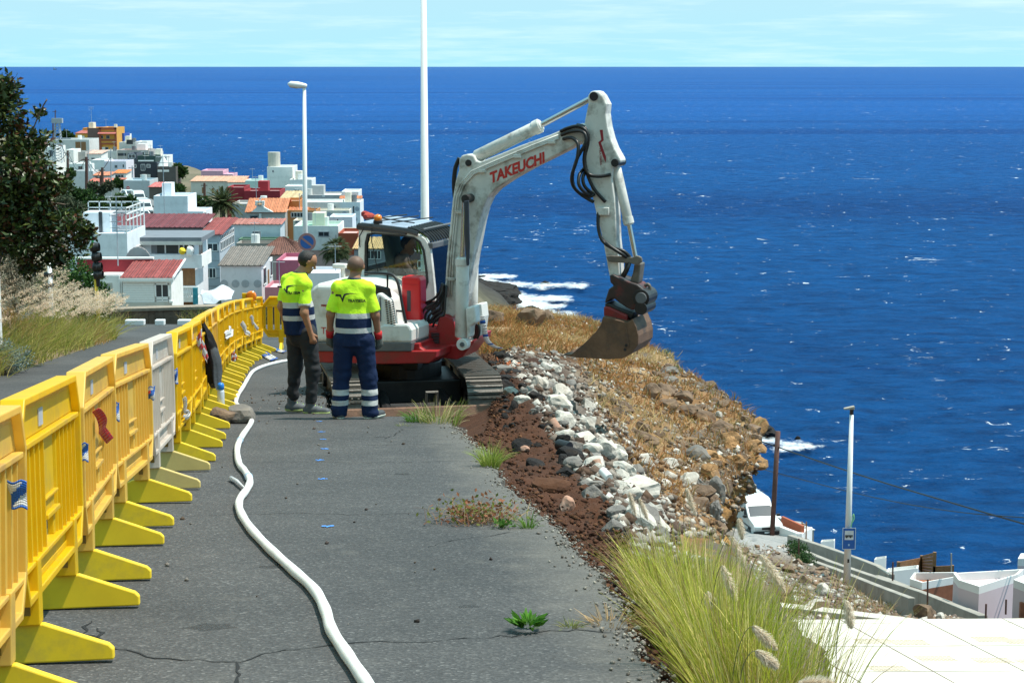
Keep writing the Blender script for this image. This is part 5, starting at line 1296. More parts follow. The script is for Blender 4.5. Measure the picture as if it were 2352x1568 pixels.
def tape(label, pts, width, colours, seed, dirv=None, out=.06, ground=False, stripe=True):
 """a limp strip of plastic tape through photo points"""
 r_ = random.Random(seed); mb = MB(); P = []
 for p in pts: P.append(onroad(*p) + Vector((0, 0, .02 + .02 * r_.random())) if ground else on_barrier(*p, out)[0])
 Q = bez(P, 18) if len(P) > 2 else [P[0].lerp(P[1], t) for t in np.linspace(0, 1, 10)]
 side = dirv
 for i in range(len(Q) - 1):
  vs = []
  for k in (i, i + 1):
   t = (Q[min(k + 1, len(Q) - 1)] - Q[max(k - 1, 0)]).normalized(); sd = (side if side is not None else t.cross(Vector((.3, -1, .2)))).normalized()
   cur = Vector((0, 0, 1)) * .008 * math.sin(k * .7 + seed) + Vector((.012 * math.sin(k * .5 + seed), 0, 0))
   for w, lft in ((-.5, 0), (-.1, .012), (.2, -.008), (.5, .004)): vs.append(Q[k] + sd * width * w + cur + Vector((lft, -lft, lft)))
  for j in range(3): mb.add([vs[j], vs[j + 1], vs[5 + j], vs[4 + j]], [(0, 1, 2, 3)], 0 if len(colours) == 1 else (1 if (i // 3 + (j if stripe else 0)) % 2 else 0))
 o = obj('barrier_tape', mb, colours, None, True); o.modifiers.new('thick', 'SOLIDIFY').thickness = .003
 return tag(o, label, 'tape', 'scraps of barrier tape')
def tape_sheet(label, quad, colours, seed, out=.062, slope=1.3):
 r_ = random.Random(seed); Yc = on_barrier(min(p[0] for p in quad), sum(p[1] for p in quad) / 4, out)[0].y - .07; mb = MB(); n, m_ = 14, 12
 C4 = [on_barrier(*p, out)[0] if False else at(p[0], p[1], Yc) for p in quad]; nr = Vector((.35, -.93, 0))
 def P(u, v):
  p = C4[0].lerp(C4[1], u).lerp(C4[3].lerp(C4[2], u), v)
  return p + nr * (.02 * math.sin(u * 3.1) + .008 * math.sin(v * 6 + seed) * u) + Vector((0, 0, .006 * math.sin(u * 9 + seed)))
 for i in range(n):
  for j in range(m_):
   u0, u1, v0, v1 = i / n, (i + 1) / n, j / m_, (j + 1) / m_; uc, vc = (u0 + u1) / 2, (v0 + v1) / 2
   e = uc * 1.0 + vc * slope; mi = 1 if (.95 < e < 1.55 or vc < .06 or vc > .94) else 0
   if len(colours) > 2 and .1 < uc < .4 and .3 < vc < .6: mi = 2
   mb.add([P(u0, v0), P(u1, v0), P(u1, v1), P(u0, v1)], [(0, 1, 2, 3)], mi)
 o = obj('barrier_tape', mb, colours, None, True); o.modifiers.new('thick', 'SOLIDIFY').thickness = .003
 return tag(o, label, 'tape', 'scraps of barrier tape')
tape_sheet('blue and white tape wrapped round the joint at the left photo edge', [(4, 1100), (60, 1102), (62, 1168), (4, 1160)], [M_tw, M_tb], 1)
tape_sheet('blue and white tape square on the joint of the yellow barrier', [(174, 1017), (202, 1015), (202, 1058), (174, 1057)], [M_tw, M_tb], 2)
tape_sheet('blue and white tape on the joint between faded orange barriers', [(255, 923), (273, 922), (274, 966), (254, 962)], [M_tw, M_tb], 3)
tape_sheet('blue white and red tape on the joint before the bleached barrier', [(337, 888), (356, 886), (354, 918), (338, 914)], [M_tw, M_tb, M_tr], 4)
tape('red and white tape end hanging down across the faded orange barrier', [(198, 940), (204, 970), (214, 990), (224, 1010)], .055, [M_tr], 5)
tape_sheet('blue and red tape on the far end of the bleached barrier', [(393, 848), (407, 846), (409, 884), (396, 874)], [M_tw, M_tb, M_tr], 6)
tape('white tape knot dangling behind the bleached barrier', [(404, 915), (410, 940), (418, 950), (406, 958)], .04, [M_tw], 7)
tape('white and red tape streamer hanging beside the jacket', [(440, 768), (448, 790), (456, 812), (466, 826)], .11, [M_tw, M_tr], 8)
tape('crumpled white and pink tape bunched on a far barrier', [(524, 812), (528, 826), (532, 838)], .16, [M_tw, M_tr], 9)
tape('short white tape tied to a barrier past the jacket', [(509, 770), (518, 765), (522, 752)], .12, [M_tw], 10)
tape('white tape scrap fluttering near the far bend', [(548, 740), (556, 760), (566, 767)], .09, [M_tw], 11)
tape('white tape scrap topmost near the far bend', [(568, 726), (574, 740), (584, 756)], .07, [M_tw], 12)
tape('blue and white tape lying on the asphalt inside the far bend', [(572, 800), (592, 806), (612, 820), (630, 830)], .3, [M_tw, M_tb], 13, Vector((.3, 1, 0)), ground=True, stripe=False)
tape('pale blue and white tape lying behind the left worker', [(600, 797), (625, 805), (655, 812)], .22, [M_tw, M_tb], 14, Vector((.2, 1, 0)), ground=True, stripe=False)
q, d, nrm = on_barrier(577, 690, 0)
lamp = thing('warning_lamp', 'orange warning lamp on top of the far bend barrier', 'lamp', q)
obj('lens', MB().tube([(0, -.05, .08), (0, -.04, .08), (0, .04, .08), (0, .05, .08)], [.07, .1, .1, .07], 16), M_amber, lamp, True); obj('holder', MB().box(-.17, -.07, -.03, .03, -.06, .14).box(-.1, .1, -.03, .03, -.06, -.005), M_yel, lamp, bevel=.008)
def jP(cx, cy): return ((480 + cx / 5.6) / 1.08844, (720 + cy / 5.6) / 1.08844)
secs = [(490, 146, 172), (560, 150, 205), (640, 154, 262), (740, 158, 318), (850, 163, 360), (1000, 170, 402), (1120, 178, 412), (1220, 188, 415), (1300, 215, 416), (1350, 250, 416), (1392, 318, 412)]
rows = []
for i, (cy, xl, xr_) in enumerate(secs):
 a, d, nrm = on_barrier(*jP((158), 860), .10); Yj = a.y - .12
 A, B = at(*jP(xl, cy), Yj), at(*jP(xr_, cy), Yj); c = (A + B) / 2; w = (B - A).length / 2; row = []
 for k in range(36):
  an = 2 * math.pi * k / 36; rp = 1 + .10 * math.sin(an * 5 + i * .35) + .05 * math.sin(an * 9 - i * .6)
  row.append(c + Vector((math.cos(an) * w * (1 + .03 * math.sin(3 * an + i)), math.sin(an) * (.05 + .05 * min(1, i / 4)) * rp, .012 * math.sin(an * 4 + i))))
 row.append(row[0].copy()); rows.append(row)
JG = loft(rows, 60, 37 * 2)
jc = np.linspace(0, 1, JG.shape[1])[None, :] * np.ones((60, 1)); jr = np.linspace(0, 1, 60)[:, None] * np.ones_like(jc)
JG = JG + .012 * vnoise(JG * np.array([1, 1, .35]), 26)[..., None]
gy = ((np.cos(jc * 6.283) > .25) & (np.sin(jc * 6.283) < .35) & (jr > .38)) | (jr > .86)
jt = np.where(gy[..., None], np.array([.085, .095, .105]), np.array([.012, .012, .014]))
jk = link('jacket', np_mesh('jacket', JG.reshape(-1, 3), grid_faces(*JG.shape[:2]), attr_mat('jacket_cloth', .85, .2, 30, .25, 12), jt.reshape(-1, 3), True))
tag(jk, 'black and grey jacket hanging over the yellow barrier', 'jacket')
def rock_mesh(name, m, seed, size=(1, 1, 1), sub=3, rough=.28, cut=7, smooth=False, rel=1.0):
 bm = bmesh.new(); bmesh.ops.create_icosphere(bm, subdivisions=sub, radius=.5)
 r_ = random.Random(seed); planes = []
 for _ in range(cut):
  n = Vector((r_.gauss(0, 1), r_.gauss(0, 1), r_.gauss(0, .8))).normalized(); planes.append((n, r_.uniform(.26, .42)))
 off = Vector((seed * 3.1, seed * 1.7, seed * .9))
 for v in bm.verts:
  p = v.co.copy()
  for n, d in planes:
   e = p.dot(n) - d
   if e > 0: p -= n * e
  f = mnoise.fractal(p * 4.2 + off, .9, 2.1, 4) * rough * .22 * rel + mnoise.noise(p * 11 + off) * .018 * rel
  p += p.normalized() * f; v.co = Vector((p.x * size[0], p.y * size[1], p.z * size[2]))
 me = bpy.data.meshes.new(name); bm.to_mesh(me); bm.free(); me.materials.append(m)
 if smooth: me.polygons.foreach_set('use_smooth', [True] * len(me.polygons))
 return me
def stone_mat(name, c, c2, bump=.5, bs=14): return mat(name, c, .92, var=.2, vs=4, dirt=c2, da=.8, ds=3, bump=bump, bs=bs, spec=.2, rnd_obj=.14)
M_wrock = stone_mat('rubble_white', (.54, .50, .44), (.26, .21, .165), .7)
M_grock = stone_mat('rubble_grey', (.20, .185, .17), (.30, .25, .2), .7)
M_black_r = stone_mat('rock_black', (.022, .02, .02), (.06, .045, .035), .8)
M_brock = stone_mat('rock_brown', (.17, .115, .08), (.30, .20, .12), .8)
M_terra = stone_mat('terracotta_shard', (.42, .24, .17), (.55, .42, .34), .2)
c = onroad(553, 972)
st = link('stone', rock_mesh('stone', M_grock, 5, (.40, .34, .26), 3, .12, 9)); st.location = c + Vector((0, .1, .085)); st.rotation_euler = (0, 0, .3)
tag(st, 'grey wedge shaped concrete lump under the white hose', 'stone')
c = onroad(508, 975)
st = link('stone', rock_mesh('stone', M_brock, 8, (.28, .26, .22), 3, .2, 7)); st.location = c + Vector((0, .1, .075)); tag(st, 'brown stone lying against the barrier foot', 'stone')
c = onroad(500, 953)
bt = thing('bottle', 'white water bottle with blue cap standing beside the brown stone', 'bottle', c + Vector((0, .25, .0)))
obj('flask', MB().tube([(0, 0, .0), (0, 0, .01), (0, 0, .18), (0, 0, .2), (0, 0, .205)], [.03, .035, .035, .03, .02], 16), mat('flask_white', (.6, .68, .78), .3), bt, True); obj('cap', MB().tube([(0, 0, .205), (0, 0, .21), (0, 0, .245), (0, 0, .262), (0, 0, .268)], [.03, .034, .034, .026, .01], 16), mat('cap_blue', (.02, .22, .75), .35), bt, True)
for k in bt.children: k.scale = (1.15, 1.15, 1.2)
hpx = [(880, 1640), (840, 1580), (800, 1520), (762, 1460), (747, 1412), (722, 1365), (672, 1318), (615, 1265), (572, 1217), (551, 1180), (551, 1155), (568, 1130), (574, 1110), (562, 1088), (549, 1070), (545, 1036), (556, 1008), (577, 975), (574, 955), (558, 940), (543, 933), (545, 915), (560, 890), (570, 872), (583, 855), (612, 842), (655, 832), (700, 828)]
hw = bez([onroad(*p) + Vector((0, 0, .026)) for p in hpx], 260)
hb = MB(); hb.tube(hw, .036, 12)
hose_o = thing('hose', 'long white hose winding along the asphalt past the barriers', 'hose', hw[0])
ho = obj('hose_body', MB().tube([p - hw[0] for p in hw], [.027 * (1 + .05 * math.sin(i * .7)) for i in range(260)], 12), mat('hose_white', (.78, .78, .76), .5, var=.04, dirt=(.55, .52, .47), da=.5, ds=5), hose_o, True)
for i in (118, 150): obj('hose_tie', MB().tube([hw[i] - hw[0], hw[i].lerp(hw[i + 1], .6) - hw[0]], .033, 12), mat('tie_blue', (.35, .5, .65), .5), hose_o, True)
t0 = onroad(560, 1128); mb = MB().tube([t0 + Vector((0, 0, .03)), onroad(545, 1114) + Vector((0, 0, .03)), onroad(530, 1104) + Vector((0, 0, .02))], [.008, .014, .02], 6)
ct = obj('cord_end', mb, M_tw, None, True); tag(ct, 'short white cord end sticking out beside the hose', 'cord')
               # ==== poles, signs, wall at the far bend
M_pole = mat('pole_white', (.80, .80, .80), .45, var=.03, dirt=(.6, .58, .55), da=.3, ds=1.5)
def base_at(px, Y, z=None): x = (px - PW / 2) / FPX * (Y * CP - ((z if z is not None else roadz(Y)) - CAMZ) * SP); return Vector((x, Y, z if z is not None else roadz(Y)))
b0 = base_at(979, 38, roadz(38) - .4); top = at(972, -150, 38)
tp_ = thing('lamp_post', 'tall thick white post rising out of the picture behind the excavator', 'lamp post', b0)
obj('mast', MB().tube([Vector((0, 0, 0)), Vector((-.01, 0, .4)), (top - b0)], [.12, .105, .05], 20), M_pole, tp_, True); obj('base_plate', MB().box(-.2, .2, -.2, .2, 0, .03), M_pole, tp_)
Ys = 55; b0 = base_at(702, Ys, roadz(Ys) - .3)
sl = thing('street_lamp', 'white street lamp with bent head behind the left worker', 'street lamp', b0)
tpz = at(699, 203, Ys) - b0
obj('mast', MB().tube([(0, 0, 0), tpz * .5, tpz], [.10, .075, .05], 16), M_pole, sl, True)
hd = MB(); a, b = at(661, 193, Ys) - b0, at(705, 198, Ys) - b0
hd.tube([a + Vector((0, 0, .0)), a.lerp(b, .15), a.lerp(b, .55), a.lerp(b, .9), b], [.03, .09, .10, .07, .05], 12)
h_ = obj('lamp_head', hd, M_pole, sl, True); obj('lens', MB().tube([a.lerp(b, .1) - Vector((0, 0, .05)), a.lerp(b, .5) - Vector((0, 0, .055))], [.05, .06], 10), mat('lens_dirty', (.45, .36, .25), .3), h_, True)
c = at(705, 556, Ys - .15)
ns = thing('no_parking_sign', 'round blue and red no parking sign on the white lamp post', 'sign', c)
def disc(r, y, n=32): return [(r * math.cos(2 * math.pi * k / n), y, r * math.sin(2 * math.pi * k / n)) for k in range(n)]
M_sblue, M_sred = mat('sign_blue', (.03, .13, .42), .5, var=.05), mat('sign_red_faded', (.42, .20, .19), .5, var=.08)
obj('plate', MB().tube([(0, 0, 0), (0, .02, 0)], .27, 32), M_sred, ns); obj('blue_field', MB().add(disc(.20, -.004), [tuple(range(31, -1, -1))]), M_sblue, ns)
sb = MB(); an = R(-38); u_ = Vector((math.cos(an), 0, math.sin(an))); v_ = Vector((-u_.z, 0, u_.x))
sb.add([u_ * -.205 + v_ * -.032 + Vector((0, -.008, 0)), u_ * .205 + v_ * -.032 + Vector((0, -.008, 0)), u_ * .205 + v_ * .032 + Vector((0, -.008, 0)), u_ * -.205 + v_ * .032 + Vector((0, -.008, 0))], [(0, 1, 2, 3)]); obj('slash', sb, M_sred, ns)
Yt = 44; b0 = base_at(229, Yt);
tl = thing('traffic_light', 'four black round signal heads on a leaning yellow pole', 'traffic light', b0)
pt_ = at(214, 560, Yt) - b0; obj('pole', MB().tube([(0, 0, 0), pt_ * .62], .045, 10), mat('pole_yellow', (.75, .45, .01), .5), tl, True)
for (px, py) in [(216, 568), (220, 590), (222, 613), (224, 631)]:
 q = at(px, py, Yt) - b0
 h_ = obj('signal_head', MB().tube([q + Vector((-.10, 0, 0)), q + Vector((-.08, 0, 0)), q + Vector((0, 0, 0)), q + Vector((.03, 0, 0))], [.05, .11, .125, .12], 16), M_eblk, tl, True)
 obj('visor', MB().tube([q + Vector((.03, 0, 0)), q + Vector((.13, 0, .01))], [.118, .10], 16, cap=False), M_eblk, h_, True); obj('neck', MB().box(q.x - .05, q.x + .05, -.04, .04, q.z - .28, q.z - .08), M_eblk, h_)
a, b = at(212, 560, Yt) - b0, at(203, 545, Yt) - b0; obj('green_ribbon', MB().tube(bez([a, a.lerp(b, .5) + Vector((.05, 0, .03)), b, b + Vector((-.15, 0, .05))], 12), [.03] * 12, 6), mat('ribbon_green', (.03, .32, .12), .5), tl, True)
q = base_at(240, 43.2); yb = thing('caution_board', 'small yellow folding caution board at the end of the grass verge', 'board', q)
obj('panel', MB().hexa([Vector((-.13, -.14, .0)), Vector((.13, -.14, .0)), Vector((.13, -.12, .0)), Vector((-.13, -.12, .0))], [Vector((-.08, -.01, .36)), Vector((.08, -.01, .36)), Vector((.08, .01, .36)), Vector((-.08, .01, .36))]), mat('board_yellow', (.8, .6, .02), .5), yb)
obj('panel', MB().hexa([Vector((-.13, .12, .0)), Vector((.13, .12, .0)), Vector((.13, .14, .0)), Vector((-.13, .14, .0))], [Vector((-.08, .015, .36)), Vector((.08, .015, .36)), Vector((.08, .03, .36)), Vector((-.08, .03, .36))]), mat('board_yellow_back', (.7, .5, .02), .5), yb)
q = onroad(-4, 850); vp = thing('verge_post', 'thick white post cut by the left edge of the photo', 'post', q); obj('shaft', MB().box(-.11, .075, -.06, .06, -.1, 1.85), M_pole, vp, bevel=.01)
q = at(116, 668, 40); vp = thing('verge_post', 'slim white post with black clamps between dark bush and green shrub', 'post', q + Vector((0, 0, -1.0)))
obj('shaft', MB().tube([(0, 0, 0), (0, 0, 1.68)], .05, 12), M_pole, vp, True)
for z in (1.12, 1.36): obj('clamp', MB().tube([(-.12, 0, z), (.06, 0, z)], .06, 10), M_eblk, vp)
wl_ = thing('boundary_wall', 'low brown stone wall closing the far end of the road', 'wall', Vector((at(255, 740, 57).x, 57, 0)))
A, B = at(255, 716, 57), at(700, 704, 57); n_ = 26
mb = MB()
for k in range(n_):
 t0, t1 = k / n_, (k + 1) / n_; x0, x1 = lerp(A.x, B.x, t0) - A.x, lerp(A.x, B.x, t1) - A.x; z = lerp(A.z, B.z, (t0 + t1) / 2) + rnd.uniform(-.03, .03)
 mb.box(x0, x1, 0 + rnd.uniform(-.02, .02), .45, -8.2, z)
M_wall = mat('wall_stone', (.15, .105, .075), .95, var=.35, vs=3, dirt=(.08, .06, .05), da=.8, ds=2, bump=.9, bs=9)
for v in range(len(mb.v)): mb.v[v] = (mb.v[v][0] - (A.x - wl_.location.x) * 0, mb.v[v][1], mb.v[v][2])
obj('wall_body', mb, M_wall, wl_);
cpm = MB(); cpm.hexa([Vector((0, -.05, A.z)), Vector((B.x - A.x, -.05, B.z)), Vector((B.x - A.x, .5, B.z)), Vector((0, .5, A.z))], [Vector((0, -.05, A.z + .09)), Vector((B.x - A.x, -.05, B.z + .09)), Vector((B.x - A.x, .5, B.z + .09)), Vector((0, .5, A.z + .09))])
obj('coping', cpm, mat('coping_stone', (.27, .22, .17), .9, var=.2, bump=.5), wl_)
for i, (a, b, lab) in enumerate([(284, 335, 'white kerb block on the left at the road end'), (353, 381, 'short white kerb block in the middle at the road end'), (405, 446, 'white kerb block on the right at the road end')]):
 A_, B_ = onroad(a, 748), onroad(b, 747); o = obj('kerb_block', MB().box(0, B_.x - A_.x, 0, .25, 0, .16), M_pole, None, bevel=.02); o.location = Vector((A_.x, 53.0, roadz(53) + .0)); tag(o, lab, 'kerb', 'white kerb blocks at the road end')
               # ==== lower street: van, walls, rails, lamp, houses
M_conc = mat('concrete_grey', (.34, .31, .27), .9, var=.15, vs=1.5, dirt=(.2, .18, .15), da=.6, ds=.8, bump=.4, bs=8)
M_wwall = mat('plaster_white', (.80, .78, .75), .85, var=.04, vs=.6, dirt=(.6, .56, .5), da=.35, ds=.5, bump=.12, bs=5)
M_pinkw = mat('plaster_pink', (.62, .50, .52), .85, var=.05, vs=.6, dirt=(.5, .42, .42), da=.4, ds=.6)
M_wood = mat('wood_brown', (.26, .13, .055), .7, var=.3, vs=6, dirt=(.14, .07, .03), da=.6, bump=.3)
M_shed = mat('shed_red_brown', (.28, .10, .05), .7, var=.2, vs=4)
M_win = mat('window_dark', (.03, .04, .05), .12, var=.3, vs=.8, spec=.6)
M_tyre = mat('tyre', (.015, .015, .016), .8)
M_rust = mat('pole_rust', (.10, .045, .035), .8, var=.3, vs=3)
def car(label, loc, rz, kind='car', col=(.78, .78, .77), scale=1, group=None):
 """x forward"""
 root = thing('parked_van' if kind == 'van' else 'parked_car', label, 'van' if kind == 'van' else 'car', loc, rz, group)
 if kind == 'van': bodyp = [(-2.05, .30), (1.75, .30), (2.02, .38), (2.05, .72), (1.95, .86), (1.05, 1.02), (.42, 1.50), (.22, 1.78), (.0, 1.84), (-1.95, 1.84), (-2.05, 1.72)]
 else: bodyp = [(-2.0, .28), (1.9, .28), (2.05, .45), (2.0, .70), (1.0, .88), (.25, 1.36), (-1.1, 1.40), (-1.75, 1.0), (-2.05, .85)]
 W2 = .80; n = len(bodyp); vs, fs = [], []
 for y, ins in ((-W2, 0), (W2, 0)):
  for x, z in bodyp: vs.append((x, y * (1 - .14 * max(0, (z - .85)) / 1.0), z))
 fs = [tuple(range(n)), tuple(range(2 * n - 1, n - 1, -1))] + [(k, n + k, n + (k + 1) % n, (k + 1) % n) for k in range(n)]
 paint = mat('van_paint' if kind == 'van' else 'car_paint', col, .25, var=.03, vs=1, coat=.5)
 body = obj('body', MB().add(vs, [f[::-1] for f in fs]), paint, root, bevel=.05, seg=3)
 def quadw(name, pts, m=M_win, par=root, th=.012):
  a = [Vector(p) for p in pts]; nn = (a[1] - a[0]).cross(a[3] - a[0]).normalized()
  return obj(name, MB().hexa([p + nn * .003 for p in a], [p + nn * (.003 + th) for p in a]), m, par)
 if kind == 'van':
  quadw('windscreen', [(1.02, -.68, 1.05), (1.02, .68, 1.05), (.47, .62, 1.47), (.47, -.62, 1.47)])
  for s in (-1, 1):
   q = [(.95, s * .80, 1.0), (.40, s * .80, 1.0), (.30, s * .755, 1.42), (.55, s * .755, 1.36)]
   quadw('side_window', q if s > 0 else q[::-1])
   obj('door_handle', MB().box(.18, .32, s * .8 - .02, s * .8 + .02, .86, .90), M_eblk, root)
   obj('headlight', MB().box(1.98, 2.07, s * .55 - .17, s * .55 + .17, .55, .72), mat('lamp_glass', (.6, .62, .62), .1), root, bevel=.02)
   obj('mirror', MB().box(.86, .98, s * .92 - .09, s * .92 + .09, .98, 1.12), M_eblk, root, bevel=.02)
   obj('side_stripe', MB().box(-1.95, 1.6, s * .80 - .008, s * .80 + .008, .52, .60), M_egrey, root)
  obj('grille', MB().box(2.04, 2.075, -.36, .36, .57, .69), M_eblk, root); obj('bumper', MB().box(1.95, 2.14, -.80, .80, .34, .50), M_eblk, root, bevel=.03)
  obj('number_plate', MB().box(2.141, 2.15, -.24, .24, .39, .48), M_pole, root)
  rk = MB()
  for x in (-1.4, -.9): rk.tube([(x, -.7, 1.9), (x, .7, 1.9)], .015, 6)
  obj('roof_rack', rk, M_egrey, root); obj('windscreen_sticker', MB().box(.60, .601, -.1, .1, 1.3, 1.31), M_pole, root)
 else:
  quadw('windscreen', [(.95, -.66, .90), (.95, .66, .90), (.30, .58, 1.33), (.30, -.58, 1.33)])
  quadw('rear_window', [(-1.72, .66, 1.02), (-1.72, -.66, 1.02), (-1.16, -.58, 1.37), (-1.16, .58, 1.37)])
  for s in (-1, 1):
   q = [(.72, s * .80, .93), (-1.35, s * .80, .98), (-1.0, s * .745, 1.32), (.15, s * .745, 1.30)]; quadw('side_window', q if s > 0 else q[::-1])
   obj('headlight', MB().box(1.95, 2.06, s * .58 - .16, s * .58 + .16, .55, .68), mat('lamp_glass_car', (.6, .62, .62), .1), root)
  obj('bumper', MB().box(1.98, 2.1, -.78, .78, .30, .46), paint, root, bevel=.03)
 for x in (-1.3, 1.3):
  for s in (-1, 1):
   w = obj('wheel', MB().tube([(x, s * .62, .29), (x, s * .82, .29)], .29, 18), M_tyre, root, bevel=.02); obj('rim', MB().tube([(x, s * .80, .29), (x, s * .828, .29)], .17, 12), M_egrey, w)
 return root
vz = at(1742, 1226, 93)
vq = at(1736, 1210, 95.2); vg_ = drop(vq.x, vq.y, bvh_low, 0)
car('white delivery van parked at the end of the lower street', Vector((vq.x, vq.y, vg_.z if vg_ else vq.z)), R(-79), 'van')
q = at(1773, 1218, 93); bp_ = thing('utility_pole', 'rusty brown pole standing beside the white van', 'pole', q); tpp = at(1787, 990, 93) - q
obj('shaft', MB().tube([(0, 0, -.5), tpp], .13, 10), M_rust, bp_, True); obj('insulator', MB().tube([tpp * .86 + Vector((-.22, 0, 0)), tpp * .86 + Vector((.1, 0, 0))], .05, 6), M_eblk, bp_)
def cable(label, pts, r, n=30):
 w = bez(pts, n); o = obj('power_cable', MB().tube(w, r, 5), M_rubber, None, True); return tag(o, label, 'cable', 'overhead cables in front of the sea')
cable('thick black cable sagging from the rusty pole to the right edge', [at(1690, 993, 96), at(1786, 1026, 93), at(1990, 1095, 84), at(2200, 1158, 74), at(2420, 1222, 66)], .035)
cable('thinner black cable below the thick one, rising towards the right', [at(1690, 1060, 96), at(1786, 1086, 93), at(2000, 1140, 84), at(2200, 1175, 74), at(2420, 1192, 66)], .02)
tw = thing('terrace', 'grey walled sea terrace with red bench behind the van', 'terrace', at(1745, 1215, 99))
def W_(px, py, Y): return at(px, py, Y) - tw.location
def wall_seg(name, a, b, h, th, m, par, low=1.0, bev=.02):
 d = (b - a); nn = Vector((-d.y, d.x, 0)).normalized() * th
 A_ = [a + Vector((0, 0, -low)), b + Vector((0, 0, -low)), b + nn + Vector((0, 0, -low)), a + nn + Vector((0, 0, -low))]
 return obj(name, MB().hexa(A_, [a + Vector((0, 0, h)), b + Vector((0, 0, h)), b + nn + Vector((0, 0, h)), a + nn + Vector((0, 0, h))]), m, par, bevel=bev)
p_lay = [(1655, 1180, 104), (1752, 1176, 104), (1862, 1218, 97)]
w3 = [W_(*p) for p in p_lay]
for a, b in zip(w3, w3[1:]): wall_seg('parapet', a + Vector((0, 0, -.9)), b + Vector((0, 0, -.9)), .9, .2, M_conc, tw, 3); wall_seg('parapet_cap', a + Vector((0, -.02, .0)), b + Vector((0, -.02, .0)), .07, .26, M_wwall, tw, 0)
wall_seg('inner_wall', W_(1790, 1222, 93), W_(1832, 1238, 91), .3, .25, M_wwall, tw, 2.5); wall_seg('inner_wall', W_(1832, 1238, 91), W_(1866, 1216, 96), .15, .25, M_wwall, tw, 2.5)
wall_seg('bench_back', W_(1794, 1190, 95), W_(1842, 1212, 93), .12, .15, mat('bench_red', (.42, .10, .04), .6), tw, .35); wall_seg('gate_slats', W_(1822, 1240, 90), W_(1845, 1236, 91), .05, .08, M_wood, tw, 1.0)
tf_ = MB(); a = W_(1842, 1200, 94)
for k in range(4):
 p = W_(1842 + 10 * (k % 2), 1208 + 4 * (k // 2), 94 - k * .2); tf_.tube([p + Vector((0, 0, -.9)), p + Vector((0, 0, .25))], .035, 6)
tf_.tube([W_(1842, 1202, 94), W_(1853, 1206, 93.6)], .035, 6); obj('timber_frame', tf_, M_wood, tw)
tm = W_(1678, 1195, 98); am = MB().tube([tm + Vector((0, 0, -1)), tm + Vector((0, 0, 1.1))], .03, 6)
for k, z in enumerate((1.0, .8)): am.tube([tm + Vector((-.3, 0, z + .1)), tm + Vector((.35, 0, z + .12))], .018, 5)
obj('aerial', am, M_egrey, tw)
def beam(label, pts, h, th):
 P = [at(*p) for p in pts]; root = thing('concrete_parapet', label, 'parapet', P[0])
 for a, b in zip(P, P[1:]): wall_seg('beam', a - P[0], b - P[0], 0, th, M_conc, root, h, .03)
 return root
beam('upper weathered concrete parapet nearest the sea', [(1808, 1228, 89), (1900, 1258, 84.5), (2010, 1298, 79), (2040, 1318, 77)], .62, .3)
beam('middle weathered concrete parapet that runs longest downhill', [(1812, 1252, 87.5), (1900, 1288, 82), (2000, 1322, 76), (2110, 1358, 70), (2246, 1412, 63)], 1.2, .3)
beam('lowest weathered concrete parapet next to the rubble slope', [(1830, 1276, 84), (1920, 1308, 79), (2010, 1344, 73), (2085, 1372, 68)], 1.5, .3)
beam('outer weathered concrete parapet beside the brown shed', [(2010, 1320, 78), (2110, 1358, 71.5), (2200, 1392, 66.5), (2250, 1412, 63.6)], .35, .3)
for i, (px, py0, py1, Y) in enumerate([(2264, 1386, 1420, 61), (2310, 1376, 1410, 61), (2050, 1290, 1340, 75), (1834, 1236, 1300, 82), (2130, 1330, 1400, 67)]):
 a, b = at(px, py1, Y), at(px + 1, py0, Y); o = obj('iron_stake', MB().tube([a, b], .035, 6), M_rust, None); tag(o, ['iron stake right of the parapet end', 'iron stake in front of the pink wall', 'iron stake beside the white gate pier', 'iron stake left of the bus stop lamp', 'iron stake between parapet and rubble'][i], 'stake', 'iron stakes along the parapet')
b0 = at(1945, 1334, 75); lp = thing('street_lamp', 'white lamp post carrying the blue bus stop plate', 'street lamp', b0 + Vector((0, 0, -.2)))
tq = at(1956, 952, 75) - lp.location; obj('mast', MB().tube([(0, 0, 0), tq], [.16, .085], 16), M_pole, lp, True); obj('collar', MB().tube([tq - Vector((0, 0, .02)), tq + Vector((0, 0, .28))], .08, 10), M_eblk, lp)
a = at(1938, 938, 75) - lp.location; b = at(1962, 935, 75) - lp.location; obj('lamp_head', MB().hexa([a + Vector((0, -.1, -.03)), b + Vector((0, -.14, -.08)), b + Vector((0, .14, -.08)), a + Vector((0, .1, -.03))], [a + Vector((0, -.1, .02)), b + Vector((0, -.14, .06)), b + Vector((0, .14, .06)), a + Vector((0, .1, .02))]), M_conc, lp, bevel=.015)
obj('ribbon', MB().tube(bez([at(1957, 1200, 74.8) - lp.location, at(1962, 1190, 74.8) - lp.location, at(1960, 1180, 74.7) - lp.location, at(1955, 1210, 74.7) - lp.location], 12), .025, 5), mat('ribbon_pale_green', (.3, .65, .35), .6), lp)
obj('number_tag', MB().box(-.03, .05, -.17, -.15, 1.05, 1.2), M_eblk, lp)
c0 = at(1950, 1236, 74.75); bs = thing('bus_stop_sign', 'blue bus stop plate with white bus symbol panel on the lamp post', 'sign', c0)
w, h = 15.5 / 2352 * 2352 / FPX * 74.75, 26 / FPX * 74.75
obj('plate', MB().box(-w, w, -.015, .015, -h, h), mat('bus_blue', (.015, .11, .40), .45, var=.05), bs, bevel=.01)
ps = obj('pictogram_panel', MB().box(-w * .68, w * .68, -.022, -.016, -h * .12, h * .74), mat('bus_panel_white', (.66, .66, .68), .5), bs)
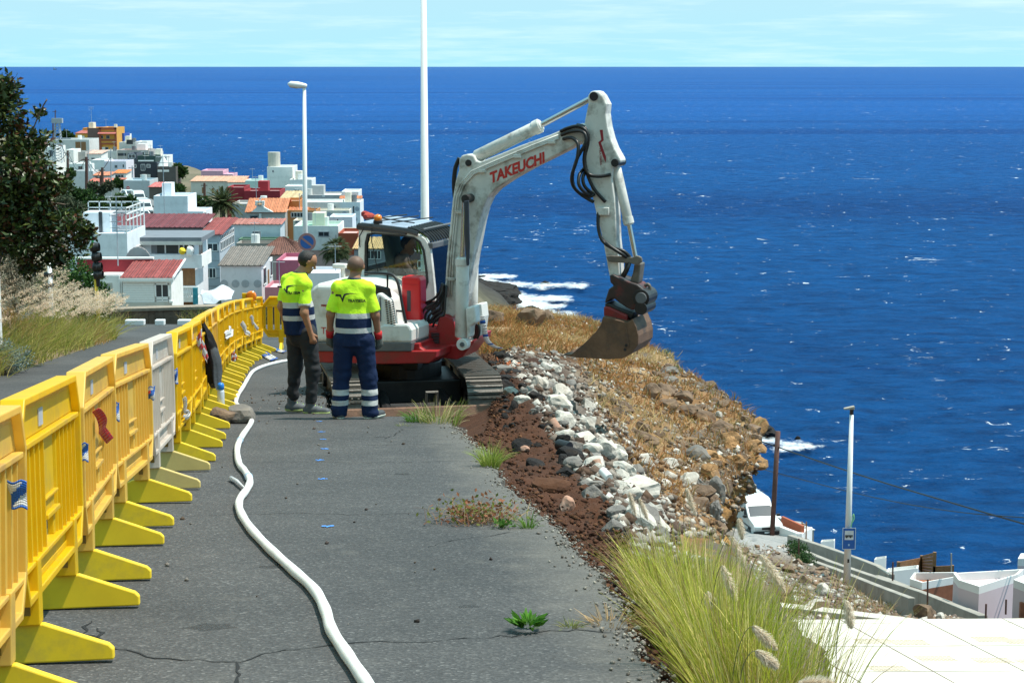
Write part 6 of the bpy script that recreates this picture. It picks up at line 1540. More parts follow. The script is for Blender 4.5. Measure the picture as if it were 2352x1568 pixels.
bus = MB(); bus.box(-w * .6, w * .56, -.028, -.0225, h * .28, h * .34); bus.box(-w * .6, -w * .08, -.028, -.0225, h * .14, h * .26); bus.box(-w * .02, w * .42, -.028, -.0225, h * .14, h * .26); bus.box(w * .47, w * .56, -.028, -.0225, h * .14, h * .26)
for x in (-.36, .22): bus.tube([(w * x, -.0285, h * .12), (w * x, -.0225, h * .12)], w * .11, 10)
tag(obj('bus_symbol', bus, M_eblk, ps), kind='stuff')
obj('small_mark', MB().box(-w * .12, w * .12, -.021, -.0155, -h * .68, -h * .5), mat('mark_pale', (.35, .5, .7), .5), bs); rmn = MB();
ring_(rmn, [(-w, -h), (w, -h), (w, h), (-w, h)], [(-w * .93, -h * .96), (w * .93, -h * .96), (w * .93, h * .96), (-w * .93, h * .96)], -.019, -.0155); obj('rim', rmn, M_pole, bs)
def prism_house(name, label, cat, top, Y, base, m, parts=()):
 """top: photo points of a flat roof outline with distances; walls drop to z = base"""
 zt_ = at(*top[0]).z; P = [onz(p[0], p[1], zt_) for p in top]; root = thing(name, label, cat, Vector((P[0].x, P[0].y, base)))
 q = [(p.x - P[0].x, p.y - P[0].y) for p in P]; n = len(q)
 area = sum(q[i][0] * q[(i + 1) % n][1] - q[(i + 1) % n][0] * q[i][1] for i in range(n))
 if area < 0: q = q[::-1]
 H_ = zt_ - base
 obj('wall', MB().prism(q, lambda p, k: Vector((p[0], p[1], (0, H_ - .30)[k]))), m, root)
 cx0, cy0 = sum(p[0] for p in q) / n, sum(p[1] for p in q) / n
 ins_ = [(cx0 + (p[0] - cx0) * .9, cy0 + (p[1] - cy0) * .9) for p in q]
 vs = [(p[0], p[1], H_ - .30) for p in q] + [(p[0], p[1], H_) for p in q] + [(p[0], p[1], H_) for p in ins_] + [(p[0], p[1], H_ - .295) for p in ins_]
 fs = []
 for k in range(n):
  j = (k + 1) % n; fs += [(k, j, n + j, n + k), (n + k, n + j, 2 * n + j, 2 * n + k), (2 * n + k, 2 * n + j, 3 * n + j, 3 * n + k)]
 obj('parapet', MB().add(vs, fs), M_wwall if m is not M_wwall else M_wwall, root)
 return root
h1 = prism_house('house', 'pink walled flat roofed house with white roof edge, lower right', 'house', [(2249, 1346, 66), (2338, 1318), (2352, 1306), (2190, 1315), (2202, 1331)], 0, -24, M_pinkw)
h2 = prism_house('house', 'white rooftop block at the right edge above the pink house', 'house', [(2338, 1282, 72), (2470, 1285), (2470, 1268), (2345, 1270)], 0, -24, M_pinkw)
h3 = prism_house('house', 'white roofed house corner with brown door at the right edge', 'house', [(2328, 1330, 64.5), (2440, 1372), (2520, 1330), (2372, 1312)], 0, -24, M_pinkw)
a, b = at(2334, 1382, 64), at(2350, 1412, 63.6); o = obj('door', MB().box(.12, 1.0, -.62, -.45, b.z - h3.location.z - .6, a.z - h3.location.z), M_shed, h3)
sh_ = prism_house('shed', 'red brown timber shed with white flat roof above the parapet', 'shed', [(2118, 1337, 72), (2207, 1322), (2196, 1313), (2100, 1314), (2090, 1328)], 0, -24, M_shed)
g1 = prism_house('gate_pier', 'white gate pier at the top of the concrete parapet', 'pier', [(2008, 1284, 80.5), (2035, 1280), (2036, 1276), (2012, 1279)], 0, -24, M_wwall)
g2 = prism_house('garden_wall', 'white wall block in front of the wooden fence', 'wall', [(2036, 1313, 77.5), (2108, 1304), (2110, 1297), (2040, 1304)], 0, -24, M_wwall)
g3 = prism_house('garden_wall', 'small white wall stub beside the terrace left of the bus stop', 'wall', [(1885, 1244, 88.5), (1916, 1241), (1918, 1237), (1888, 1239)], 0, -25, M_wwall)
A_ = at(2062, 1318, 81); wf = thing('wooden_fence', 'brown slatted wooden fence on the white roof terrace', 'fence', A_)
panels = [((2063, 1290, 1318, 81), (2116, 1280, 1308, 83)), ((2116, 1276, 1312, 83), (2145, 1268, 1320, 81)), ((2145, 1300, 1322, 81), (2186, 1298, 1324, 80))]
for (xa, ta, ba_, ya), (xb_, tb, bb_, yb_) in panels:
 for k in range(6):
  f0, f1 = k / 6 + .012, (k + 1) / 6 - .012
  a0, a1, b0_, b1 = at(xa, lerp(ba_, ta, f0), ya) - A_, at(xa, lerp(ba_, ta, f1), ya) - A_, at(xb_, lerp(bb_, tb, f0), yb_) - A_, at(xb_, lerp(bb_, tb, f1), yb_) - A_
  t_ = Vector((.01, .05, 0)); obj('slat', MB().hexa([a0, b0_, b0_ + t_, a0 + t_], [a1, b1, b1 + t_, a1 + t_]), M_wood, wf)
 for (x, t, b_, y) in ((xa, ta, ba_, ya), (xb_, tb, bb_, yb_)):
  p, q = at(x, b_, y) - A_, at(x, t - 1, y) - A_; obj('post', MB().box(p.x - .07, p.x + .07, p.y - .08, p.y + .06, p.z - .3, q.z), M_wood, wf)
p, q = at(2185, 1326, 79.8), at(2185, 1270, 79.8); o = obj('pole', MB().tube([p, q], .035, 6), M_conc); tag(o, 'thin pale pole at the right end of the wooden fence', 'pole')
               # ==== the village
_mc = {}
def wm(c, rough=.85, dirt=True):
 k = tuple(round(x, 3) for x in c)
 if k not in _mc: _mc[k] = mat('plaster', c, rough, var=.06, vs=.5, dirt=tuple(x * .66 for x in c) if dirt else None, da=.55, ds=.9, bump=.15, bs=3)
 return _mc[k]
WHT, LBL, GRY, ORG, CRM = (.80, .79, .77), (.74, .77, .82), (.42, .42, .42), (.72, .36, .07), (.68, .62, .52)
DRK, REDW, PNK, TEAL, BLU, DGRY = (.045, .05, .065), (.32, .025, .035), (.70, .40, .50), (.48, .62, .60), (.03, .10, .42), (.22, .23, .25)
MARO, TILE, OTILE, BTILE, GTILE, YTILE = (.17, .035, .045), (.28, .055, .05), (.58, .21, .10), (.17, .07, .05), (.20, .17, .15), (.60, .44, .24)
M_sh = mat('shutter_white', (.76, .76, .74), .6, var=.05)
M_frame = mat('frame_white', (.80, .80, .80), .5, var=.03)
M_alu = mat('frame_grey', (.35, .38, .42), .4)
M_pane = mat('pane_dark', (.035, .045, .055), .15, var=.35, vs=.4, spec=.5)
def B_(cx, cy): return 147 + cx * .2051, 413.4 + cy * .2051
def A_f(cx, cy): return 385.9 + cx * .2461, 349.1 + cy * .2461
def C_f(cx, cy): return 91.9 + cx * .14845, 257.2 + cy * .14845
def tilemat(c):
 k = ('t',) + c
 if k not in _mc:
  m = mat('roof_tile', c, .8, var=.22, vs=1.5, dirt=tuple(min(1, x * 1.5 + .05) for x in c), da=.4, ds=.8)
  n, l = m.node_tree.nodes, m.node_tree.links; b = n['Principled BSDF']
  tc = n.new('ShaderNodeTexCoord'); w = n.new('ShaderNodeTexWave'); w.inputs['Scale'].default_value = 1.3; w.bands_direction = 'X'; l.new(tc.outputs['Object'], w.inputs['Vector'])
  bp = n.new('ShaderNodeBump'); bp.inputs['Strength'].default_value = .9; bp.inputs['Distance'].default_value = .12; l.new(w.outputs[0], bp.inputs['Height']); l.new(bp.outputs[0], b.inputs['Normal'])
  _mc[k] = m
 return _mc[k]
def tiled_roof(parent, quad, c, th=.12, rows=None):
 """sloping roof with proud tile rows; quad = eave-left, eave-right, ridge-right, ridge-left in the house frame"""
 a, b, d, e = [Vector(p) for p in quad]; mb = MB(); n = max(3, int((b - a).length / .55)) if rows is None else rows
 up = Vector((0, 0, th)); mb.hexa([a, b, d, e], [p + up * .6 for p in (a, b, d, e)])
 o = obj('roof', mb, tilemat(c), parent); rb = MB()
 for i in range(n):
  f = (i + .25) / n; g = (i + .75) / n; p0, p1, q0, q1 = a.lerp(b, f), a.lerp(b, g), e.lerp(d, f), e.lerp(d, g)
  rb.hexa([p + up * .55 for p in (p0, p1, q1, q0)], [p + up * 1.05 for p in (p0.lerp(p1, .3), p0.lerp(p1, .7), q0.lerp(q1, .7), q0.lerp(q1, .3))])
 tag(obj('tile_row', rb, tilemat(c), o), kind='stuff')
 return o
def window(par, x0, x1, z0, z1, y=0.0, kind='w', axis='x', nb=2):
 """frame proud of the wall, pane set back between the bars; axis 'x': on the front, 'y': on the right-hand side at x = y"""
 fw = min(.09, (x1 - x0) * .12); f = MB(); pn = MB()
 def bx(m, a, b, c, d, e, g):                  # along, out, up
  if axis == 'x': m.box(a, b, y - d, y - c, e, g)
  else: m.box(y + c, y + d, a, b, e, g)
 if kind == 's':
  bx(f, x0, x1, .0, .05, z0, z1)
  return obj('shutter', f, M_sh, par)
 if kind == 'd':
  bx(f, x0, x1, -.02, .03, z0, z1); return obj('door', f, M_pane if x1 - x0 > 1.5 else M_wood, par)
 bx(f, x0, x1, -.02, .07, z0, z0 + fw); bx(f, x0, x1, -.02, .07, z1 - fw, z1); bx(f, x0, x0 + fw, -.02, .07, z0, z1); bx(f, x1 - fw, x1, -.02, .07, z0, z1)
 for k in range(1, nb):
  xm_ = lerp(x0, x1, k / nb); bx(f, xm_ - fw * .4, xm_ + fw * .4, -.02, .06, z0, z1)
 fo = obj('window', f, M_frame if kind == 'w' else M_alu, par); bx(pn, x0 + fw * .5, x1 - fw * .5, .005, .02, z0 + fw * .5, z1 - fw * .5)
 obj('pane', pn, M_pane, fo)
 return fo
def house(label, fn, x0, x1, yt, yb, Y, depth, col, yaw=0, roof='flat', rc=TILE, wins=(), side=(), name='house', rail=0, low=7.0, over=.25, pitch=.07):
 """front rectangle measured on the photo at distance Y; depth runs away from the camera"""
 a, b, t = at(*fn(x0, yb), Y), at(*fn(x1, yb), Y), at(*fn(x0, yt), Y)
 yw = R(yaw); w = (b.x - a.x) / math.cos(yw); hgt = t.z - a.z
 root = thing(name, label, 'house' if name == 'house' else name.replace('_', ' '), a, yw); m = wm(col); wmb = MB()
 if roof == 'flat':
  ph = min(.45, hgt * .2); wmb.box(0, w, 0, depth, -low, hgt - ph); obj('wall', wmb, m, root)
  p = MB(); p.box(0, w, 0, .18, hgt - ph, hgt); p.box(0, w, depth - .18, depth, hgt - ph, hgt); p.box(0, .18, .18, depth - .18, hgt - ph, hgt); p.box(w - .18, w, .18, depth - .18, hgt - ph, hgt)
  obj('parapet', p, m, root); obj('roof', MB().box(.18, w - .18, .18, depth - .18, hgt - ph + .003, hgt - ph + .03), wm(tuple(min(.8, .3 + .6 * x) for x in col)) if rc == TILE else wm(rc), root)
 else:
  wmb.box(0, w, 0, depth, -low, hgt); obj('wall', wmb, m, root); o = over; z = hgt + .003; rise = depth * pitch * (2.6 if roof in ('hip', 'gable') else 1)
  if roof == 'shed': tiled_roof(root, [(-o, -o, z), (w + o, -o, z), (w + o, depth + o, z + rise), (-o, depth + o, z + rise)], rc)
  elif roof == 'gable':
   tiled_roof(root, [(-o, -o, z), (w + o, -o, z), (w + o, depth / 2, z + rise), (-o, depth / 2, z + rise)], rc); tiled_roof(root, [(w + o, depth + o, z), (-o, depth + o, z), (-o, depth / 2, z + rise), (w + o, depth / 2, z + rise)], rc)
  elif roof == 'hip':
   r = min(w, depth) * .45
   tiled_roof(root, [(-o, -o, z), (w + o, -o, z), (w - r, depth / 2, z + rise), (r, depth / 2, z + rise)], rc); tiled_roof(root, [(w + o, depth + o, z), (-o, depth + o, z), (r, depth / 2, z + rise), (w - r, depth / 2, z + rise)], rc)
   tiled_roof(root, [(w + o, -o, z), (w + o, depth + o, z), (w - r + .01, depth / 2, z + rise), (w - r, depth / 2, z + rise)], rc); tiled_roof(root, [(-o, depth + o, z), (-o, -o, z), (r, depth / 2, z + rise), (r - .01, depth / 2, z + rise)], rc)
 def lx(v): return (v - x0) / (x1 - x0) * w
 def lz(v): return (yb - v) / (yb - yt) * hgt
 for q in wins:
  window(root, lx(q[0]), lx(q[2]), lz(q[3]), lz(q[1]), 0, q[4] if len(q) > 4 else 'w', 'x', q[5] if len(q) > 5 else 2)
 for q in side: window(root, q[0] * depth, q[2] * depth, q[1] * hgt, q[3] * hgt, w, q[4] if len(q) > 4 else 'w', 'y', q[5] if len(q) > 5 else 2)
 if rail:
  rm = MB()
  for z in (.3, .65, 1.0): rm.box(.02, w - .02, .05, .09, hgt + z, hgt + z + .05); rm.box(w - .09, w - .05, .1, depth, hgt + z, hgt + z + .05)
  for k in range(7): x = lerp(.05, w - .08, k / 6); rm.box(x, x + .05, .04, .1, hgt, hgt + 1.05); yk = lerp(.1, depth - .1, k / 6); rm.box(w - .1, w - .04, yk, yk + .05, hgt, hgt + 1.05)
  obj('railing', rm, M_frame, root)
 root['w'] = w; root['h'] = hgt
 return root
def fin(h):                                       # measuring notes are not part of the thing
 for k in ('w', 'h'):
  if k in h: del h[k]
# ---- nearest houses
h = house('small white house with red terrace roof, left of the white shutter', B_, 300, 660, 1068, 1480, 150, 7, WHT, 0, 'flat', TILE, wins=[(462, 1168, 525, 1232, 'g', 3), (490, 1282, 545, 1390, 'g', 1)])
w, hh = h['w'], h['h']; obj('window_surround', MB().box(lerp(0, w, .37), lerp(0, w, .70), -.03, -.005, hh * .55, hh * .80), wm((.5, .48, .43)), h)
obj('upstand', MB().box(-2, w + 1.6, 4.2, 4.6, hh - .2, hh + .9), wm(REDW), h); obj('upstand_cap', MB().box(-2.1, w + 1.8, 4.1, 4.7, hh + .9, hh + 1.05), wm(WHT), h); obj('downpipe', MB().tube([(w - .2, -.08, -2), (w - .2, -.08, hh)], .07, 8), M_frame, h); fin(h)
h = house('white house with red ribbed tile roof and big white shutter', B_, 668, 1208, 1100, 1480, 149, 5.4, WHT, 0, 'shed', TILE, wins=[(672, 1130, 1015, 1372, 's'), (1028, 1160, 1185, 1318, 'w', 2), (1028, 1328, 1185, 1360, 'w', 2)], over=.18, pitch=.16)
w, hh = h['w'], h['h']; obj('gutter', MB().box(-.25, w + .25, -.34, -.2, hh - .25, hh + .02), wm(WHT), h); obj('plinth', MB().box(-.02, w + .02, -.06, -.003, -.6, hh * .29), wm((.5, .48, .43)), h); obj('sill', MB().box(w * .95, w + .12, -.12, .3, hh * .28, hh * .34), wm(WHT), h)
sd_ = MB()
for k in range(9): sd_.box(w * .01, w * .64, -.062, -.052, hh * (.30 + .068 * k), hh * (.305 + .068 * k))
tag(obj('shutter_groove', sd_, M_alu, h), kind='stuff'); obj('roof_edge', MB().tube([(w + .22, -.2, hh + .1), (w + .22, 5.5, hh + 1.0)], .09, 6), M_frame, h); fin(h)
h = house('tall pale blue white house with roof railing behind the traffic light', B_, 60, 720, 598, 1100, 178, 9, LBL, 0, 'flat', wins=[(178, 848, 222, 935, 'w', 1), (224, 848, 266, 935, 'w', 1)], side=[(.45, .32, .70, .62), (.2, .2, .3, .5)], low=8)
w, hh = h['w'], h['h']; pg = MB();
for z in (1.2, 1.8, 2.4): pg.box(0, w, 8.8, 8.9, hh + z, hh + z + .1); pg.box(w - .1, w, 0, 8.9, hh + z, hh + z + .1)
for k in range(6): pg.box(lerp(0, w - .1, k / 5), lerp(0, w - .1, k / 5) + .1, 8.8, 8.9, hh, hh + 2.5); pg.box(w - .1, w, lerp(0, 8.7, k / 5), lerp(0, 8.7, k / 5) + .1, hh, hh + 2.5)
obj('railing', pg, M_frame, h); obj('rooftop_room', MB().box(w * .05, w * .52, 5.5, 8.5, hh - .4, hh + 1.6), wm(LBL), h); obj('rooftop_door', MB().box(w * .32, w * .38, 5.4, 5.498, hh - .4, hh + 1.7), M_pane, h)
obj('awning', MB().box(w * .55, w * .95, 6, 8.5, hh + 1.5, hh + 1.6), wm(DGRY), h); fin(h)
def antenna(label, q, h_, n=4):
 r_ = thing('antenna', label, 'antenna', q); m_ = MB().tube([(0, 0, 0), (0, 0, h_)], .05, 6); obj('mast', m_, M_alu, r_); e = MB()
 for k in range(n): z = h_ * (1 - .09 * k); e.tube([(-.9 + .1 * k, 0, z), (.9 - .1 * k, 0, z)], .04, 5); e.tube([(-.5, -.4, z), (-.5, .4, z)], .03, 5); e.tube([(.3, -.4, z), (.3, .4, z)], .03, 5)
 tag(obj('element', e, M_alu, r_), kind='stuff')
antenna('television aerial rising above the red terrace roof', at(*B_(606, 960), 153), 5.8, 6)
antenna('television aerial in front of the blank pale blue tower', at(*B_(1128, 470), 240), 8.5, 2)
antenna('television aerial on the orange house roof far left', at(*C_f(800, 236), 558), 6, 2)
def dish(label, q, r, col=(.42, .38, .38)):
 o = thing('satellite_dish', label, 'satellite dish', q); vs = [(0, .18 * r, 0)]; n = 20
 for k in range(n): a = 2 * math.pi * k / n; vs.append((r * math.cos(a) * .75, -.12 * r, r * math.sin(a)))
 b = obj('bowl', MB().add(vs, [(0, k + 1, (k + 1) % n + 1) for k in range(n)]), wm(col), o, True); b.modifiers.new('thick', 'SOLIDIFY').thickness = .05; obj('arm', MB().tube([(0, -.1 * r, -r), (.3 * r, -r * .9, 0)], .04, 5), M_alu, o); obj('stand', MB().tube([(0, .1, 0), (0, .15, -1.5 * r)], .06, 6), M_alu, o)
dish('pinkish satellite dish above the red tiled roof', at(*B_(838, 945), 156), 1.55)
h = house('white two storey house with wide glazed balcony in the middle', B_, 835, 1478, 690, 1480, 185, 8, LBL, 0, 'flat', DGRY, wins=[(1335, 985, 1480, 1180, 'd'), (1340, 1330, 1475, 1420, 'd')], side=[(.3, .70, .6, .93)], low=6)
w, hh = h['w'], h['h']; f0 = (1000 - 835) / (1478 - 835)
obj('loggia', MB().box(w * f0, w * .985, -.05, -.003, hh * .835, hh * 1.0), M_pane, h); obj('loggia_back', MB().box(w * f0, w * .10 + w * f0, -.09, -.052, hh * .835, hh), wm(DGRY), h)
for k, f in enumerate((f0 + .23, f0 + .47, f0 + .55, f0 + .64)): obj('mullion', MB().box(w * f, w * f + .14, -.12, -.05, hh * .835, hh), M_frame, h)
obj('balcony_front', MB().box(w * f0 - .1, w + .9, -1.0, -.85, hh * .64, hh * .83), wm(LBL), h); obj('balcony_floor', MB().box(w * f0 - .1, w + .9, -.85, -.003, hh * .64, hh * .66), wm(LBL), h); obj('balcony_side', MB().box(w + .75, w + .9, -.85, 5, hh * .64, hh * .83), wm(WHT), h)
obj('flat_roof', MB().box(-.6, w + .9, -.9, 7.5, hh + .01, hh + .5), wm((.17, .19, .22)), h); obj('fascia', MB().box(-.6, w + .95, -.96, -.905, hh - .25, hh + .1), wm((.55, .55, .53)), h)
obj('lower_balcony', MB().box(w * .76, w + .5, -1.4, -.003, hh * .17, hh * .24), wm(WHT), h); bal = MB()
for k in range(9): x = lerp(w * .77, w + .42, k / 8); bal.tube([(x, -1.3, hh * .24), (x, -1.3, hh * .29), (x, -1.3, hh * .36)], [.07, .13, .07], 6)
obj('baluster', bal, M_frame, h); tag(h.children[-1], None); obj('balcony_rail', MB().box(w * .75, w + .52, -1.45, -1.2, hh * .36, hh * .385), wm(WHT), h)
cl_ = MB(); cl_.box(w + .0, w + .5, -1.55, -1.48, hh * .14, hh * .37); obj('hung_cloth', cl_, mat('cloth_teal', (.03, .25, .33), .8, var=.3, vs=2), h); fin(h)
for i, (cx, cy, c, r_, lab) in enumerate([(1325, 795, (.75, .55, .03), .55, 'yellow bucket on the wide white balcony'), (1405, 798, (.8, .8, .8), .75, 'white bundle on the wide white balcony')]):
 q = at(*B_(cx, cy), 183.4); o = link('balcony_item', rock_mesh('balcony_item', wm(c), 40 + i, (r_ * 1.3, r_, r_ * 1.5), 2, .1, 4)); o.location = q; o.name = 'bucket' if i == 0 else 'bundle'; tag(o, lab, o.name)
h = house('grey block house with maroon roof and a band of side windows', B_, 1558, 1758, 615, 1480, 200, 11, (.45, .50, .56), 0, 'none', MARO, wins=[(1622, 705, 1745, 800, 'w', 2), (1560, 980, 1715, 1098, 'w', 4)], low=6)
w, hh = h['w'], h['h']
for k in range(9):
 window(h, .5 + k * 1.12, 1.5 + k * 1.12, hh * .78, hh * .90, w, 'w', 'y', 1); window(h, .5 + k * 1.12, 1.5 + k * 1.12, hh * .92, hh * .985, w, 'w', 'y', 1)
tiled_roof(h, [(-.3, -.4, hh + .02), (w + .4, -.4, hh + .02), (w + .4, 11.5, hh + .9), (-.3, 11.5, hh + .9)], TILE)
tiled_roof(h, [(-14.5, 3.0, hh + .5), (-.3, 3.0, hh + .5), (-.3, 12, hh + 1.3), (-14.5, 12, hh + 1.3)], MARO); obj('rear_wall', MB().box(-14.3, -.3, 3.5, 11.5, -5, hh + .45), wm(DGRY), h)
gl_ = MB()
for z in range(1, 9): gl_.box(-.005, w, -.012, -.003, hh * z / 9, hh * z / 9 + .05)
tag(obj('panel_joint', gl_, wm(DGRY), h), kind='stuff'); fin(h)
h = house('white house with grey brown tiled roof above the white tarpaulin', A_f, 500, 880, 1062, 1500, 190, 9, (.66, .66, .70), 0, 'shed', GTILE, wins=[], side=[(.12, .55, .38, .92, 'w', 1), (.52, .42, .66, .8, 'd'), (.75, .6, .95, .95, 'w', 1)], pitch=.12)
w, hh = h['w'], h['h'];
for f in (.08, .36, .60, .90): obj('vent_hole', MB().tube([(w * f, -.03, hh * .62), (w * f, .0, hh * .62)], .42, 14), M_alu, h)
fin(h)
A3 = [at(*B_(*p), 178) for p in [(1545, 1210), (1640, 1222), (1780, 1180), (1915, 1225)]]; B3 = [at(*B_(*p), 174) for p in [(1560, 1400), (1690, 1390), (1760, 1340), (1880, 1330)]]
TG = loft([A3, [a.lerp(b, .5) + Vector((0, -1, .5 * math.sin(i * 2))) for i, (a, b) in enumerate(zip(A3, B3))], B3], 30, 30); TG += (.35 * fbm(TG, .45, 4))[..., None] * np.array([.3, .6, .8])
o = link('tarpaulin', np_mesh('tarpaulin', TG.reshape(-1, 3), grid_faces(30, 30), mat('tarp_white', (.72, .75, .80), .5, transl=.2))); o.modifiers.new('thick', 'SOLIDIFY').thickness = .03; tag(o, 'crumpled white tarpaulin beside the balcony with balusters', 'tarpaulin')
ts = MB()
for a, b in ((B3[0] + Vector((-2, 0, -2)), A3[1]), (B3[1] + Vector((0, 0, -3)), A3[2]), (B3[3] + Vector((0, 0, -3)), A3[3])): ts.tube([a, b], .09, 6)
